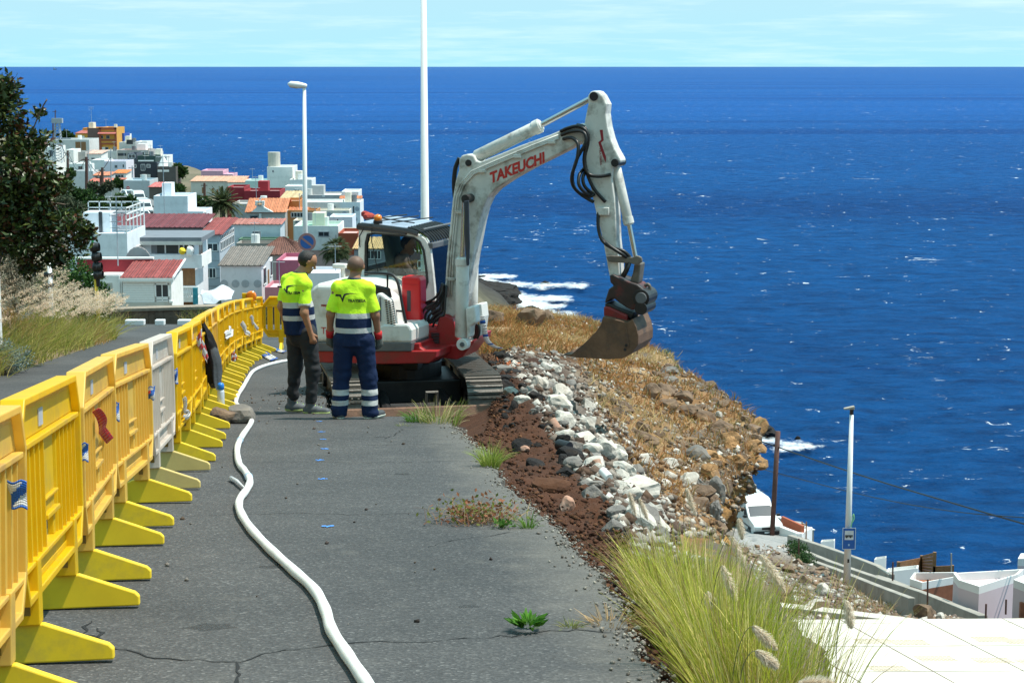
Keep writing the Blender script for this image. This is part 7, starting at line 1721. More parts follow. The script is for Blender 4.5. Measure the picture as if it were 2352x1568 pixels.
# ---- second row
T = [  # label, fn, x0, x1, yt, yb, Y, depth, col, yaw, roof, rc, wins, side
 ('blank pale blue white tower with square top', B_, 1012, 1392, 180, 520, 245, 7, LBL, 0, 'flat', TILE, [], []),
 ('lower step of the pale blue tower with sunlit parapet', B_, 1393, 1562, 352, 520, 244.5, 7.5, LBL, 0, 'flat', TILE, [], [(.1, .6, .3, .9)]),
 ('long pale blue wall with terracotta roof strip', A_f, 410, 1050, 678, 850, 250, 5, (.56, .62, .66), 0, 'shed', (.42, .16, .13), [], []),
 ('low green based wall below the pale blue one', A_f, 660, 1105, 812, 900, 246, 3, (.10, .20, .13), 0, 'flat', TILE, [], []),
 ('beige wall house behind the brown hipped roof', A_f, 640, 1205, 852, 1010, 225, 4, (.30, .27, .24), 0, 'flat', TILE, [], []),
 ('house under the brown tiled hipped roof', A_f, 830, 1215, 962, 1100, 212, 9, (.40, .36, .34), 0, 'hip', BTILE, [], []),
 ('pink house with white balcony right of the grey tiled roof', A_f, 1015, 1225, 1010, 1380, 200, 8, (.46, .13, .20), 0, 'flat', TILE, [(1070, 1150, 1200, 1250, 'd')], []),
 ('pink low annex at the foot of the pink house', A_f, 905, 1230, 1262, 1400, 186, 6, (.52, .20, .24), 0, 'flat', TILE, [], []),
 ('white wall house behind the left worker at hood height', A_f, 1225, 1600, 1130, 1300, 175, 6, (.66, .66, .70), 0, 'flat', TILE, [], []),
 ('beige church nave with orange tiled roof', A_f, 735, 1095, 565, 720, 285, 10, (.45, .42, .39), 0, 'gable', OTILE, [(765, 590, 845, 700, 'g', 1), (915, 612, 1005, 695, 's'), (1008, 615, 1065, 668, 'w', 2)], []),
 ('grey terrace house behind the church', A_f, 600, 1040, 482, 620, 300, 8, (.46, .43, .41), 0, 'flat', TILE, [], []),
 ('orange walled house with small tiled canopy', A_f, 1090, 1235, 455, 720, 292, 7, (.55, .21, .06), 0, 'flat', TILE, [(1150, 565, 1265, 610, 'w', 3)], []),
 ('orange brown lower house with pale railings', A_f, 1120, 1390, 545, 800, 288, 6, (.50, .22, .08), 0, 'flat', TILE, [(1150, 562, 1265, 612, 'w', 4)], []),
 ('cream terrace house below the orange one', A_f, 1170, 1440, 640, 760, 280, 5, CRM, 0, 'flat', TILE, [(1190, 640, 1420, 660, 'g', 9)], []),
 ('dark red wall house beside the date palm', A_f, 550, 712, 330, 480, 342, 8, REDW, 0, 'flat', TILE, [(565, 385, 590, 420, 'g', 1)], []),
 ('long dark red wall', A_f, 712, 1046, 362, 475, 340, 8, REDW, 0, 'flat', TILE, [], []),
 ('house under the pale straw coloured tiled roof', A_f, 1050, 1205, 440, 520, 325, 10, (.45, .25, .14), 0, 'shed', YTILE, [], []),
 ('tall white block with round water tank', A_f, 928, 1165, 140, 370, 385, 9, WHT, 0, 'flat', TILE, [(978, 170, 990, 190, 'g', 1)], []),
 ('white block right of the tall one with dark terrace wall', A_f, 1135, 1342, 258, 400, 380, 8, WHT, 0, 'flat', TILE, [], []),
 ('white annex in front of the tall block', A_f, 1092, 1255, 320, 400, 360, 6, WHT, 0, 'flat', TILE, [(1180, 350, 1228, 392, 'w', 2)], []),
 ('pink flat roofed block by the shore', A_f, 310, 515, 175, 270, 455, 9, PNK, 0, 'flat', TILE, [], []),
 ('lower pink block by the shore', A_f, 515, 605, 208, 270, 452, 8, PNK, 0, 'flat', TILE, [], []),
 ('dark red terrace block before the pink blocks', A_f, 420, 720, 245, 300, 440, 6, (.30, .04, .05), 0, 'flat', TILE, [], []),
 ('long cream house with orange edged roof', A_f, 215, 700, 275, 410, 420, 9, (.58, .56, .52), 0, 'shed', (.66, .36, .24), [(318, 330, 335, 385, 'd'), (410, 340, 428, 385, 'd'), (455, 350, 470, 390, 'd')], []),
 ('white block with orange roof edge right of the long cream house', A_f, 560, 815, 285, 360, 412, 6, WHT, 0, 'shed', (.66, .34, .22), [], []),
 ('pale teal house wall left of the tall white block', A_f, 722, 925, 268, 360, 402, 8, TEAL, 0, 'flat', TILE, [], []),
 ('grey walled block under the long white roof', A_f, 1212, 1620, 402, 480, 352, 10, GRY, 0, 'flat', TILE, [(1440, 400, 1465, 420, 's')], []),
 ('white block with orange tiled eave at the shore end', A_f, 1620, 1778, 370, 480, 350, 8, WHT, 0, 'flat', TILE, [], []),
 ('white house wall dotted with round holes', A_f, 1232, 1605, 468, 640, 335, 8, WHT, 0, 'flat', TILE, [], []),
 ('white tall house end with small dark holes by the sea', A_f, 1605, 1795, 468, 680, 332, 8, WHT, 0, 'flat', TILE, [(1728, 505, 1742, 580, 'g', 1)], []),
 ('cream curved wall house with scattered dots', A_f, 1392, 1692, 545, 640, 320, 5, CRM, 0, 'flat', TILE, [], []),
 ('pale blue white house below the cream dotted wall', A_f, 1508, 1722, 605, 760, 300, 7, LBL, 0, 'flat', TILE, [(1580, 625, 1590, 680, 'g', 1)], []),
 ('white house with green roof edge behind the no parking sign', A_f, 1182, 1592, 690, 950, 262, 9, WHT, 0, 'flat', (.35, .55, .42), [(1405, 742, 1508, 790, 'g', 2), (1155, 868, 1225, 912, 'w', 6)], []),
 ('tall brick red house left of the cab', A_f, 1592, 1775, 758, 1010, 256, 8, (.36, .07, .03), 0, 'flat', TILE, [], []),
 ('cream topped house behind the brick red one', A_f, 1600, 1790, 738, 790, 270, 6, CRM, 0, 'flat', TILE, [], []),
 ('house under the orange yellow tiled roof seen past the cab', A_f, 1740, 2060, 905, 1100, 235, 9, (.30, .30, .32), 0, 'shed', (.58, .36, .16), [(1860, 915, 1990, 1000, 'w', 4)], []),
 ('dark maroon house with white balcony seen beside the boom', A_f, 2070, 2500, 930, 1450, 215, 9, (.16, .10, .12), 0, 'flat', TILE, [(2330, 1010, 2440, 1080, 'w', 2), (2330, 1250, 2440, 1320, 'w', 2), (2120, 900, 2160, 960, 'w', 1)], []),
 # ---- far headland row
 ('orange house, left wing with white shuttered windows', C_f, 556, 880, 335, 580, 560, 12, ORG, 0, 'shed', (.45, .13, .11), [(640, 370, 695, 410, 's'), (790, 368, 848, 420, 's')], []),
 ('orange house, tall right wing with brown outlined balconies', C_f, 930, 1190, 245, 600, 558, 12, ORG, 0, 'flat', TILE, [(940, 365, 985, 415, 'g', 1), (1030, 362, 1085, 415, 'g', 2), (1010, 545, 1060, 592, 'g', 1), (960, 545, 1005, 592, 's')], []),
 ('orange house, recessed upper storey', C_f, 664, 930, 248, 340, 568, 10, (.66, .31, .06), 0, 'flat', TILE, [], []),
 ('deep blue house side behind the orange house', C_f, 1192, 1300, 330, 490, 566, 9, BLU, 0, 'flat', TILE, [], []),
 ('white block with canopy behind the blue house', C_f, 1265, 1338, 350, 480, 572, 8, WHT, 0, 'flat', TILE, [], []),
 ('grey white wall house with dark open bay', C_f, 70, 765, 428, 640, 500, 12, (.60, .59, .58), 0, 'flat', TILE, [(552, 462, 632, 620, 'd'), (640, 462, 715, 620, 'd')], []),
 ('white tower house far left behind the tree', C_f, 70, 252, 540, 800, 455, 10, WHT, 0, 'flat', TILE, [(150, 590, 210, 690, 'g', 2)], []),
 ('narrow white house left of the bare grey wall', C_f, 405, 522, 585, 780, 465, 8, WHT, 0, 'flat', TILE, [], []),
 ('bare grey rendered wall house', C_f, 520, 705, 618, 850, 470, 8, (.44, .42, .40), 0, 'flat', TILE, [], []),
 ('white house with pink roof edge and one dark window', C_f, 680, 950, 650, 850, 472, 8, WHT, 0, 'shed', (.66, .42, .34), [(798, 708, 850, 770, 'g', 2)], []),
 ('long white wall under the orange house', C_f, 950, 1195, 605, 760, 505, 8, (.70, .69, .67), 0, 'flat', TILE, [], []),
 ('white house with corner window among the far poles', C_f, 440, 800, 800, 930, 432, 9, WHT, 0, 'flat', TILE, [(592, 838, 662, 900, 'g', 2)], []),
 ('bright white blank gable house', C_f, 795, 1000, 745, 960, 428, 9, WHT, 0, 'flat', TILE, [], []),
 ('pale lilac house with two windows', C_f, 1000, 1335, 765, 960, 424, 9, (.70, .66, .74), 0, 'flat', TILE, [(1158, 822, 1200, 868, 'g', 2), (1282, 812, 1305, 862, 'g', 1)], []),
 ('small house under bright orange canopy roof', C_f, 1135, 1330, 950, 1050, 410, 6, WHT, 0, 'shed', (.75, .22, .06), [(1160, 965, 1300, 1020, 'w', 3)], []),
 ('low house with orange red roof beside a dark pole', C_f, 825, 1075, 985, 1080, 402, 6, (.5, .5, .52), 0, 'shed', (.60, .22, .12), [(850, 990, 900, 1040, 'g', 1)], []),
 ('long low shed with pale red roof', C_f, 740, 1240, 1085, 1150, 385, 6, (.6, .58, .56), 0, 'shed', (.55, .16, .11), [], []),
 ('long grey white garden wall house', C_f, 375, 825, 915, 1060, 412, 6, (.62, .61, .62), 0, 'flat', TILE, [], []),
 ('dark blue black house with white windows', C_f, 1350, 1815, 775, 1060, 440, 11, DRK, 0, 'flat', TILE, [(1432, 810, 1500, 865, 'w', 3), (1566, 808, 1634, 908, 'w', 2), (1655, 808, 1715, 865, 'w', 3), (1552, 968, 1592, 1035, 's'), (1662, 965, 1712, 1015, 's')], []),
 ('dark upper storey with glass bay on the dark house', C_f, 1358, 1500, 640, 790, 446, 7, (.10, .11, .14), 0, 'flat', TILE, [(1372, 652, 1478, 720, 'w', 2)], []),
 ('dark green roof terrace on the dark house', C_f, 1505, 1785, 680, 770, 444, 7, (.03, .06, .055), 0, 'flat', TILE, [(1520, 745, 1760, 765, 's')], []),
 ('white rooftop house with conservatory windows', C_f, 1478, 1656, 460, 560, 505, 8, WHT, 0, 'flat', TILE, [(1500, 478, 1570, 530, 'w', 2), (1580, 478, 1648, 530, 'w', 2)], []),
 ('grey terrace house with pergola beside the conservatory', C_f, 1225, 1478, 470, 560, 506, 8, (.62, .60, .56), 0, 'flat', TILE, [(1340, 430, 1440, 500, 'd')], []),
 ('house with pink roof edge under the conservatory', C_f, 1200, 1685, 590, 800, 495, 9, (.42, .39, .37), 0, 'flat', (.66, .36, .30), [(1560, 615, 1620, 670, 'w', 2), (1210, 640, 1340, 680, 'd')], []),
 ('white end house with overhanging white roof', C_f, 1672, 1965, 680, 830, 455, 8, WHT, 0, 'flat', TILE, [(1800, 700, 1950, 760, 'w', 4)], []),
 ('dark beach hut terrace with white balcony fronts', C_f, 1820, 2105, 850, 1060, 436, 7, (.10, .09, .085), 0, 'flat', TILE, [(1825, 895, 1895, 928, 's'), (1915, 895, 2000, 928, 's')], []),
 ('long grey shed with pale blue roof', C_f, 1298, 1700, 1060, 1260, 372, 9, (.50, .52, .55), 0, 'flat', (.42, .55, .62), [], []),
 ('open shed with red and white sheet roof', C_f, 1690, 1935, 1165, 1260, 362, 7, (.12, .10, .09), 0, 'shed', (.62, .16, .15), [], []),
]
for t in T:
 h = house(t[0], t[1], t[2], t[3], t[4], t[5], t[6], t[7], t[8], t[9], t[10], t[11], t[12], t[13])
 w, hh = h['w'], h['h']
 if not t[12] and w > 4 and hh > 3.5 and 'wall' not in t[0] and 'blank' not in t[0]:
  for k in range(max(1, min(3, int(w / 4)))):
   fx = (k + .5 + rnd.uniform(-.15, .15)) / max(1, min(3, int(w / 4))); window(h, w * fx - .55, w * fx + .55, hh * .42, hh * .42 + 1.25, 0, rnd.choice('wwgs'), 'x', 2)
 if t[10] == 'flat' and w > 3.5 and 'water tank' not in t[0]:
  if rnd.random() < .6: fx, fy = w * rnd.uniform(.2, .8), t[7] * rnd.uniform(.4, .8); obj('water_tank', MB().tube([(fx, fy, hh - .4), (fx, fy, hh + .9)], .55, 12), wm(rnd.choice([(.55, .55, .53), (.12, .14, .16), (.7, .7, .68)])), h)
  if rnd.random() < .45: fx = w * rnd.uniform(.1, .6); obj('roof_hut', MB().box(fx, fx + w * .28, t[7] * .5, t[7] * .85, hh - .4, hh + 1.5), wm(rnd.choice([WHT, CRM, t[8]])), h)
  if rnd.random() < .6: fx = w * rnd.uniform(.2, .9); obj('roof_mast', MB().tube([(fx, t[7] * .3, hh), (fx, t[7] * .3, hh + 2.6)], .04, 5).tube([(fx - .6, t[7] * .3, hh + 2.4), (fx + .6, t[7] * .3, hh + 2.4)], .03, 4), M_alu, h)
 if 'water tank' in t[0]: obj('water_tank', MB().tube([(w * .24, 2, hh), (w * .24, 2, hh + 3)], 1.3, 16), wm((.55, .52, .45)), h)
 if 'tiled canopy' in t[0]: tiled_roof(h, [(-.5, -2.2, hh * .60), (w + 1.5, -2.2, hh * .60), (w + 1.5, -.01, hh * .76), (-.5, -.01, hh * .76)], OTILE)
 if 'tiled eave' in t[0]: tiled_roof(h, [(-.3, -1.4, hh * .42), (w + .8, -1.4, hh * .42), (w + .8, -.01, hh * .62), (-.3, -.01, hh * .62)], OTILE)
 if 'round holes' in t[0] or 'dark holes' in t[0] or 'scattered dots' in t[0]:
  for (fx, fz) in ((.15, .4), (.38, .6), (.62, .45), (.85, .7), (.75, .25)): obj('porthole', MB().tube([(w * fx, -.03, hh * fz), (w * fx, 0, hh * fz)], .42, 10), M_alu, h)
 if 'church' in t[0] and 'nave' in t[0]:
  fcx = lambda v: (v - 735) / 360 * w; fcz = lambda v: (720 - v) / 155 * hh
  gp = [(fcx(780), fcz(560)), (fcx(990), fcz(560)), (fcx(905), fcz(515)), (fcx(897), fcz(500)), (fcx(836), fcz(500)), (fcx(830), fcz(520))]
  obj('gable', MB().prism(gp, lambda p, k: Vector((p[0], (-.5, .2)[k], p[1]))), wm(WHT), h); bf = MB()
  for a in (838, 864, 890): bf.box(fcx(a) - .28, fcx(a) + .28, -.4, .1, fcz(500), fcz(455))
  bf.box(fcx(830), fcx(900), -.45, .15, fcz(468), fcz(460)); bf.box(fcx(862), fcx(868), -.2, -.05, fcz(455), fcz(425)); bf.box(fcx(852), fcx(878), -.2, -.05, fcz(440), fcz(434)); bo_ = obj('bell_frame', bf, wm(WHT), h)
  obj('bell', MB().tube([(fcx(864), -.8, fcz(486)), (fcx(864), -.8, fcz(474))], [.5, .22], 10), mat('bell_bronze', (.25, .14, .06), .5), bo_); obj('white_column', MB().box(fcx(855), fcx(875), -.4, -.003, fcz(710), fcz(575)), wm(WHT), h)
 if 'brown outlined' in t[0]:
  tm_ = wm((.36, .10, .05)); ob_ = MB()
  for v in (435, 490): ob_.box(-.1, w + .1, -.5, -.3, (600 - v) / 355 * hh - .25, (600 - v) / 355 * hh + .25)
  ob_.box(-.1, .5, -.4, -.003, 0, hh); ob_.box(w - .5, w + .1, -.4, -.003, 0, hh); ob_.box(-.1, w + .1, -.4, -.003, hh - .5, hh + .1); obj('brown_trim', ob_, tm_, h); obj('balcony_front', MB().box(0, w, -.28, -.003, (600 - 485) / 355 * hh, (600 - 440) / 355 * hh), wm(ORG), h)
  obj('canopy', MB().hexa([Vector((-.3, -1.6, hh * .73)), Vector((w, -1.6, hh * .73)), Vector((w, -.01, hh * .8)), Vector((-.3, -.01, hh * .8))], [Vector((-.3, -1.6, hh * .75)), Vector((w, -1.6, hh * .75)), Vector((w, -.01, hh * .82)), Vector((-.3, -.01, hh * .82))]), wm((.45, .13, .11)), h)
  obj('dark_shaft', MB().box(-3.6, -.05, -.2, .5, hh * .45, hh * .98), wm((.16, .10, .09)), h)
 if 'maroon house with white balcony' in t[0]:
  for f in (.28, .62):
   b_ = MB(); b_.box(w * .1, w * .95, -1.1, -.9, hh * f, hh * (f + .012)); b_.box(w * .1, w * .95, -1.1, -.9, hh * (f + .085), hh * (f + .10))
   for k in range(18): x = lerp(w * .1, w * .94, k / 17); b_.box(x, x + .08, -1.05, -.95, hh * f, hh * (f + .09))
   tag(obj('balcony_railing', b_, M_frame, h), kind='stuff')
 fin(h)
q = at(*C_f(1912, 850), 440); pr = thing('parasol', 'white pointed canopy over the dark beach terrace', 'canopy', q); w_ = 90 * .14845 / FPX * 440
n = 8; obj('cover', MB().add([(0, 0, 2.9)] + [(w_ * math.cos(2 * math.pi * k / n), w_ * math.sin(2 * math.pi * k / n), .2) for k in range(n)], [(0, k + 1, (k + 1) % n + 1) for k in range(n)]), wm(WHT), pr); obj('pole', MB().tube([(0, 0, -6), (0, 0, 2.8)], .1, 6), M_alu, pr)
for i, (cx, cy, r_) in enumerate([(1850, 580, 1.0), (1868, 608, 1.25)]):
 q = at(*A_f(cx, cy), 318 - i * 8); o = link('awning', rock_mesh('awning', wm((.45, .06, .04)), 60 + i, (r_ * 2, r_, r_ * 1.3), 2, .3, 7)); o.location = q; tag(o, ['upper red awning by the sea left of the beacon', 'lower red awning by the sea left of the beacon'][i], 'awning')
def upole(label, cx, y0, y1, Y, r=.16, fn=C_f, arm=True, m=None):
 a, b = at(*fn(cx, y1), Y), at(*fn(cx, y0), Y); p = thing('utility_pole', label, 'pole', a, 0, 'dark utility poles in the village'); obj('shaft', MB().tube([(0, 0, -2), b - a], [r * 1.25, r], 8), m or M_rust, p)
 if arm: obj('crossarm', MB().box(-.7, .7, -.08, .08, b.z - a.z - .6, b.z - a.z - .45), M_rust, p)
 return p
upole('dark pole left of the white corner window house', 430, 600, 1010, 395, .22); upole('thick dark pole in front of the white blank gable', 717, 695, 1240, 330, .25); upole('dark pole before the low orange red roof', 962, 860, 1240, 345, .24); upole('short dark pole beside the taller one at the red roof', 938, 980, 1240, 346, .2)
upole('thin grey pole before the lilac house', 1095, 560, 1150, 350, .10, C_f, False, M_alu); upole('thin pale pole right of the thick dark pole', 745, 600, 1160, 352, .09, C_f, False, M_alu); upole('dark pole on the far left shore', 200, 120, 330, 620, .22); upole('dark pole beside the lattice pylon top', 235, -30, 300, 610, .16)
upole('dark pole behind the round green bush, left', 2055, 1100, 1280, 365, .25); upole('dark pole behind the round green bush, right', 2160, 1080, 1280, 366, .25); upole('dark pole in front of the long cream house', 340, 290, 420, 400, .25, A_f); upole('thin street pole before the dark house', 1425, 830, 1060, 400, .1, C_f, True, M_alu)
q = at(*C_f(285, 780), 420); tqz = at(*C_f(268, 160), 420) - q; py_ = thing('pylon', 'grey lattice pylon rising behind the tree', 'pylon', q); lt_ = MB(); w0, w1 = 1.1, .45
for sx in (-1, 1):
 for sy in (-1, 1): lt_.tube([(sx * w0, sy * w0, 0), Vector((sx * w1, sy * w1, 0)) + tqz], .09, 5)
for k in range(14):
 f0, f1 = k / 14, (k + 1) / 14; a, b = lerp(w0, w1, f0), lerp(w0, w1, f1); c0, c1 = tqz * f0, tqz * f1
 lt_.tube([c0 + Vector((-a, -a, 0)), c1 + Vector((b, -b, 0))], .06, 4); lt_.tube([c0 + Vector((a, -a, 0)), c1 + Vector((-b, -b, 0))], .06, 4); lt_.tube([c0 + Vector((a, -a, 0)), c1 + Vector((a, a, 0)) * .9], .05, 4)
obj('lattice', lt_, M_alu, py_); tag(py_.children[0], kind='stuff'); obj('crossarm', MB().box(tqz.x - 3, tqz.x + 3, -.15, .15, tqz.z * .58, tqz.z * .58 + .3), M_alu, py_); obj('platform', MB().box(tqz.x - 1.2, tqz.x + 1.2, -.6, .6, tqz.z - .2, tqz.z + .9), M_alu, py_)
for i, (a, b) in enumerate([((120, 430), (430, 620)), ((430, 610), (717, 720)), ((717, 705), (962, 870)), ((280, 420), (717, 700)), ((717, 720), (1095, 700))]):
 A_, B2 = at(*C_f(*a), 395), at(*C_f(*b), 345); o = obj('power_cable', MB().tube(bez([A_, A_.lerp(B2, .5) - Vector((0, 0, 3)), B2], 12), .07, 4), M_rubber); tag(o, ['thin cable leaving the pylon to the left village pole', 'thin cable from the left village pole to the thick dark pole', 'thin cable from the thick dark pole to the red roof pole', 'long thin cable from pylon to the thick dark pole', 'thin cable from the thick dark pole to the thin grey pole'][i], 'cable', 'cables between village poles')
q = at(*C_f(1360, 1178), 352); ne = thing('no_entry_sign', 'small red no entry disc on the grey shed wall', 'sign', q); r_ = 26 * .14845 / FPX * 352
obj('plate', MB().tube([(0, 0, 0), (0, .1, 0)], r_, 20), mat('no_entry_red', (.5, .03, .04), .5), ne); obj('bar', MB().box(-r_ * .65, r_ * .65, -.04, -.005, -r_ * .16, r_ * .16), M_frame, ne); obj('post', MB().tube([(0, .15, -4), (0, .15, 0)], .08, 6), M_alu, ne)
for i, (cx, cy, Y, rz, kind, lab) in enumerate([(835, 215, 312, -70, 'van', 'white van parked at the top of the village street'), (880, 262, 300, -72, 'car', 'white car parked second down the village street'), (905, 322, 286, -72, 'van', 'white van parked lower on the village street'), (875, 405, 268, -60, 'car', 'white car half hidden beside the pale blue tower'), (1410, 215, 330, 10, 'car', 'white car behind the pale blue tower step'), (735, 165, 330, -60, 'car', 'small white car by the green slope above the vans')]):
 q = at(*B_(cx, cy), Y); c_ = car(lab, q - Vector((0, 0, .9)), R(rz), kind, group='white vehicles parked along the village street'); c_.scale = (1.25, 1.25, 1.25)
sp_ = [at(*B_(*p), Y) - Vector((0, 0, 1.0)) for p, Y in [((700, 150), 340), ((800, 205), 320), ((880, 280), 300), ((900, 350), 284), ((890, 430), 266), ((900, 520), 250)]]
mb = MB(); w_ = Vector((4.5, 0, 0))
for a, b in zip(sp_, sp_[1:]): mb.hexa([a - w_ + Vector((0, 0, -6)), a + w_ + Vector((0, 0, -6)), b + w_ + Vector((0, 0, -6)), b - w_ + Vector((0, 0, -6))][::-1], [a - w_, a + w_, b + w_, b - w_][::-1])
tag(obj('village_street', mb, wm((.16, .16, .165))), 'grey village street with parked white vehicles', kind='structure')
q = at(126, 153, 20000); sp2 = thing('ship', 'tiny grey ship far off on the horizon', 'ship', Vector((q.x, 20000, SEAZ)))
obj('hull', MB().prism([(-20, 0), (17, 0), (22, 9), (-21, 7)], lambda p, k: Vector((p[0], (-4, 4)[k], p[1]))), wm((.16, .17, .2)), sp2); obj('superstructure', MB().box(-15, -3, -3, 3, 7, 21), wm((.4, .42, .45)), sp2); obj('mast', MB().box(-10, -9, -.5, .5, 21, 30), wm((.2, .2, .22)), sp2)
               # ==== plants
NR_ = np.random.RandomState(11)
def unit(a): return a / np.maximum(np.linalg.norm(a, axis=-1, keepdims=True), 1e-9)
def leaves_np(cent, L_, W_r, tint, up=.3, droop=0, dirs=None):
 """folded leaf shapes: two quads each along a midrib"""
 n = len(cent); d = unit(NR_.normal(size=(n, 3)) * [1, 1, .7] + [0, 0, up]) if dirs is None else dirs
 s = unit(np.cross(d, unit(NR_.normal(size=(n, 3))))); nn = np.cross(s, d)
 L_ = np.broadcast_to(L_, (n,))[:, None]; w = L_ * W_r
 a = cent; b = cent + d * L_ * .5 + s * w + nn * w * .35; c = cent + d * L_ - nn * L_ * droop; e = cent + d * L_ * .5 - s * w + nn * w * .35; m = cent + d * L_ * .5
 V = np.stack([a, b, c, e, m], 1).reshape(-1, 3); o = np.arange(n)[:, None] * 5
 F = np.concatenate([o + [0, 4, 2, 1], o + [0, 3, 2, 4]], 1).reshape(-1, 4)
 return V, F, np.repeat(tint, 5, 0)
def blades_np(root, dirs, length, width, bend, tint, seg=4, tipw=.15, side=None):
 """grass blades: ribbons that start along dirs and sag by bend (vector)"""
 n = len(root); s = unit(np.cross(dirs, [0, 0, 1.0]) + NR_.normal(size=(n, 3)) * .35) if side is None else side
 V = []; length = np.broadcast_to(length, (n,))[:, None]; width = np.broadcast_to(width, (n,))[:, None]
 for k in range(seg + 1):
  t = k / seg; c = root + dirs * length * t + bend * length * t ** 2.2; w = width * (1 - (1 - tipw) * t ** 1.5) / 2
  V += [c - s * w, c + s * w]
 V = np.stack(V, 1).reshape(-1, 3); o = np.arange(n)[:, None] * (2 * seg + 2)
 F = np.concatenate([o + [2 * k, 2 * k + 1, 2 * k + 3, 2 * k + 2] for k in range(seg)], 1).reshape(-1, 4)
 return V, F, np.repeat(tint, 2 * seg + 2, 0)
def cat_np(parts):
 off = 0; V, F, T = [], [], []
 for v, f, t in parts: V.append(v); F.append(f + off); T.append(t); off += len(v)
 return np.concatenate(V), np.concatenate(F), np.concatenate(T)
def pick(cols, n, jit=.18):
 c = np.array(cols)[NR_.randint(0, len(cols), n)]; return c * (1 + jit * NR_.normal(size=(n, 1))).clip(.5, 1.6)
def leaf_material(nm, rough, spec, tr): return attr_mat(nm, rough, 0, 5, .1, 3, spec, tr)
M_leaf = leaf_material('leaf_glossy', .38, .4, .12); M_leafm = leaf_material('leaf_matt', .7, .2, .25); M_grass = leaf_material('grass_blade', .7, .25, .35); M_plume = leaf_material('plume_hair', .9, .05, .4)
M_bark = mat('bark', (.13, .09, .065), .9, var=.3, vs=8, bump=.5)
def blob_points(blobs, n):
 """points inside ellipsoids, crowded towards the skin, clumpy"""
 w = np.array([b[1] ** 2.2 for b in blobs]); idx = NR_.choice(len(blobs), n, p=w / w.sum()); c = np.array([list(b[0]) for b in blobs])[idx]; r = np.array([b[1] for b in blobs])[idx]
 p = unit(NR_.normal(size=(n, 3))) * (NR_.rand(n, 1) ** .45) * r[:, None]; q = c + p
 keep = vnoise(q, 1.6 / max(.3, float(np.mean(r)))) > -.35
 return q[keep], p[keep] / r[keep][:, None]
def leafy(name, label, cat, blobs, n, L_, W_r, cols, m, trunk=None, group=None, up=.3, base=None, nleaf=0):
 base = Vector(base) if base is not None else Vector(blobs[0][0]) - Vector((0, 0, blobs[0][1]))
 root = thing(name, label, cat, base, 0, group); q, rel = blob_points(blobs, n); b = np.array(list(base))
 V, F, T = leaves_np(q - b, L_ * (.7 + .6 * NR_.rand(len(q))), W_r, pick(cols, len(q)), up)
 crown = link('crown' if trunk else 'foliage', np_mesh('crown', V, F, m, T), root); crown['kind'] = 'stuff'
 tb = MB()
 if trunk:
  tr = MB(); tr.tube([Vector(p) - base for p in trunk[0]], trunk[1], 9); obj('trunk', tr, M_bark, root, True)
 for k in range(min(14, len(blobs) * 3)):
  c = Vector(blobs[k % len(blobs)][0]) - base; e = c + Vector(NR_.normal(size=3)) * blobs[k % len(blobs)][1] * .55
  s_ = Vector(trunk[0][-1]) - base if trunk else Vector((0, 0, 0))
  r0 = blobs[0][1] * .035; tb.tube([s_, s_.lerp(c, .6) + Vector(NR_.normal(size=3)) * .05, e], [r0, r0 * .7, r0 * .3], 5)
 tag(obj('branch', tb, M_bark, root, True), kind='stuff')
 return root
# ---- dark glossy tree at the left edge
TY = 30.5
def tb_(px, py, r, dy=0): return (at(px, py, TY + dy), 1.1 * r / FPX * TY)
blobs = [tb_(-110, 320, 130, .5), tb_(10, 265, 52), tb_(45, 345, 55), tb_(80, 405, 50, -.2), tb_(20, 410, 80), tb_(105, 470, 58), tb_(160, 520, 42, -.3), tb_(50, 505, 85), tb_(95, 575, 46, .2), tb_(-60, 490, 120, .6), tb_(203, 532, 20, -.3), tb_(14, 205, 34), tb_(130, 430, 34), tb_(-60, 200, 60), tb_(70, 610, 30, .3), tb_(88, 262, 14), tb_(108, 330, 26), tb_(185, 560, 26), tb_(140, 590, 26)]
cols_t = [(.026, .048, .012), (.034, .060, .014), (.060, .090, .02), (.075, .028, .012), (.030, .050, .012), (.08, .10, .02)]
tree = leafy('tree', 'dark glossy leaved tree with reddish leaves at the left edge', 'tree', blobs, 25000, .115, .24, cols_t, M_leaf, trunk=([at(-60, 800, TY + .6), at(-30, 640, TY + .5), at(10, 500, TY + .3)], [.22, .17, .10]), base=at(-60, 800, TY + .6), up=.2)
crown = [c for c in tree.children if c.name.startswith('crown')][0]
lm = []
for c in cols_t[:5]:
 V, F, T = leaves_np(np.zeros((1, 3)), np.array([1.0]), .24, np.array([c]), dirs=np.array([[1.0, 0, 0]])); lm.append(np_mesh('leaf', V, F, M_leaf, T))
bq, _ = blob_points([(b[0] + Vector((0, -b[1] * .75, 0)), b[1] * .8) for b in blobs[1:]], 240)
for p in bq[:190]:
 o = link('leaf', lm[NR_.randint(5)], crown); o.location = Vector(p) - tree.location; s_ = .12 + .05 * NR_.rand(); o.scale = (s_, s_, s_); o.rotation_euler = tuple(NR_.rand(3) * 6.28)
tw_ = MB(); b0 = tree.location
for p, q in [((75, 300), (108, 228)), ((100, 390), (60, 395)), ((60, 470), (150, 470)), ((120, 545), (226, 522))]:
 tw_.tube(bez([at(*p, TY - .3) - b0, (at(*p, TY - .3) + at(*q, TY - .3)) / 2 - b0 + Vector((0, 0, .04)), at(*q, TY - .3) - b0], 8), [.012] * 8, 5)
obj('twig', tw_, M_bark, tree, True); tag([c for c in tree.children if c.name.startswith('twig')][0], kind='stuff')
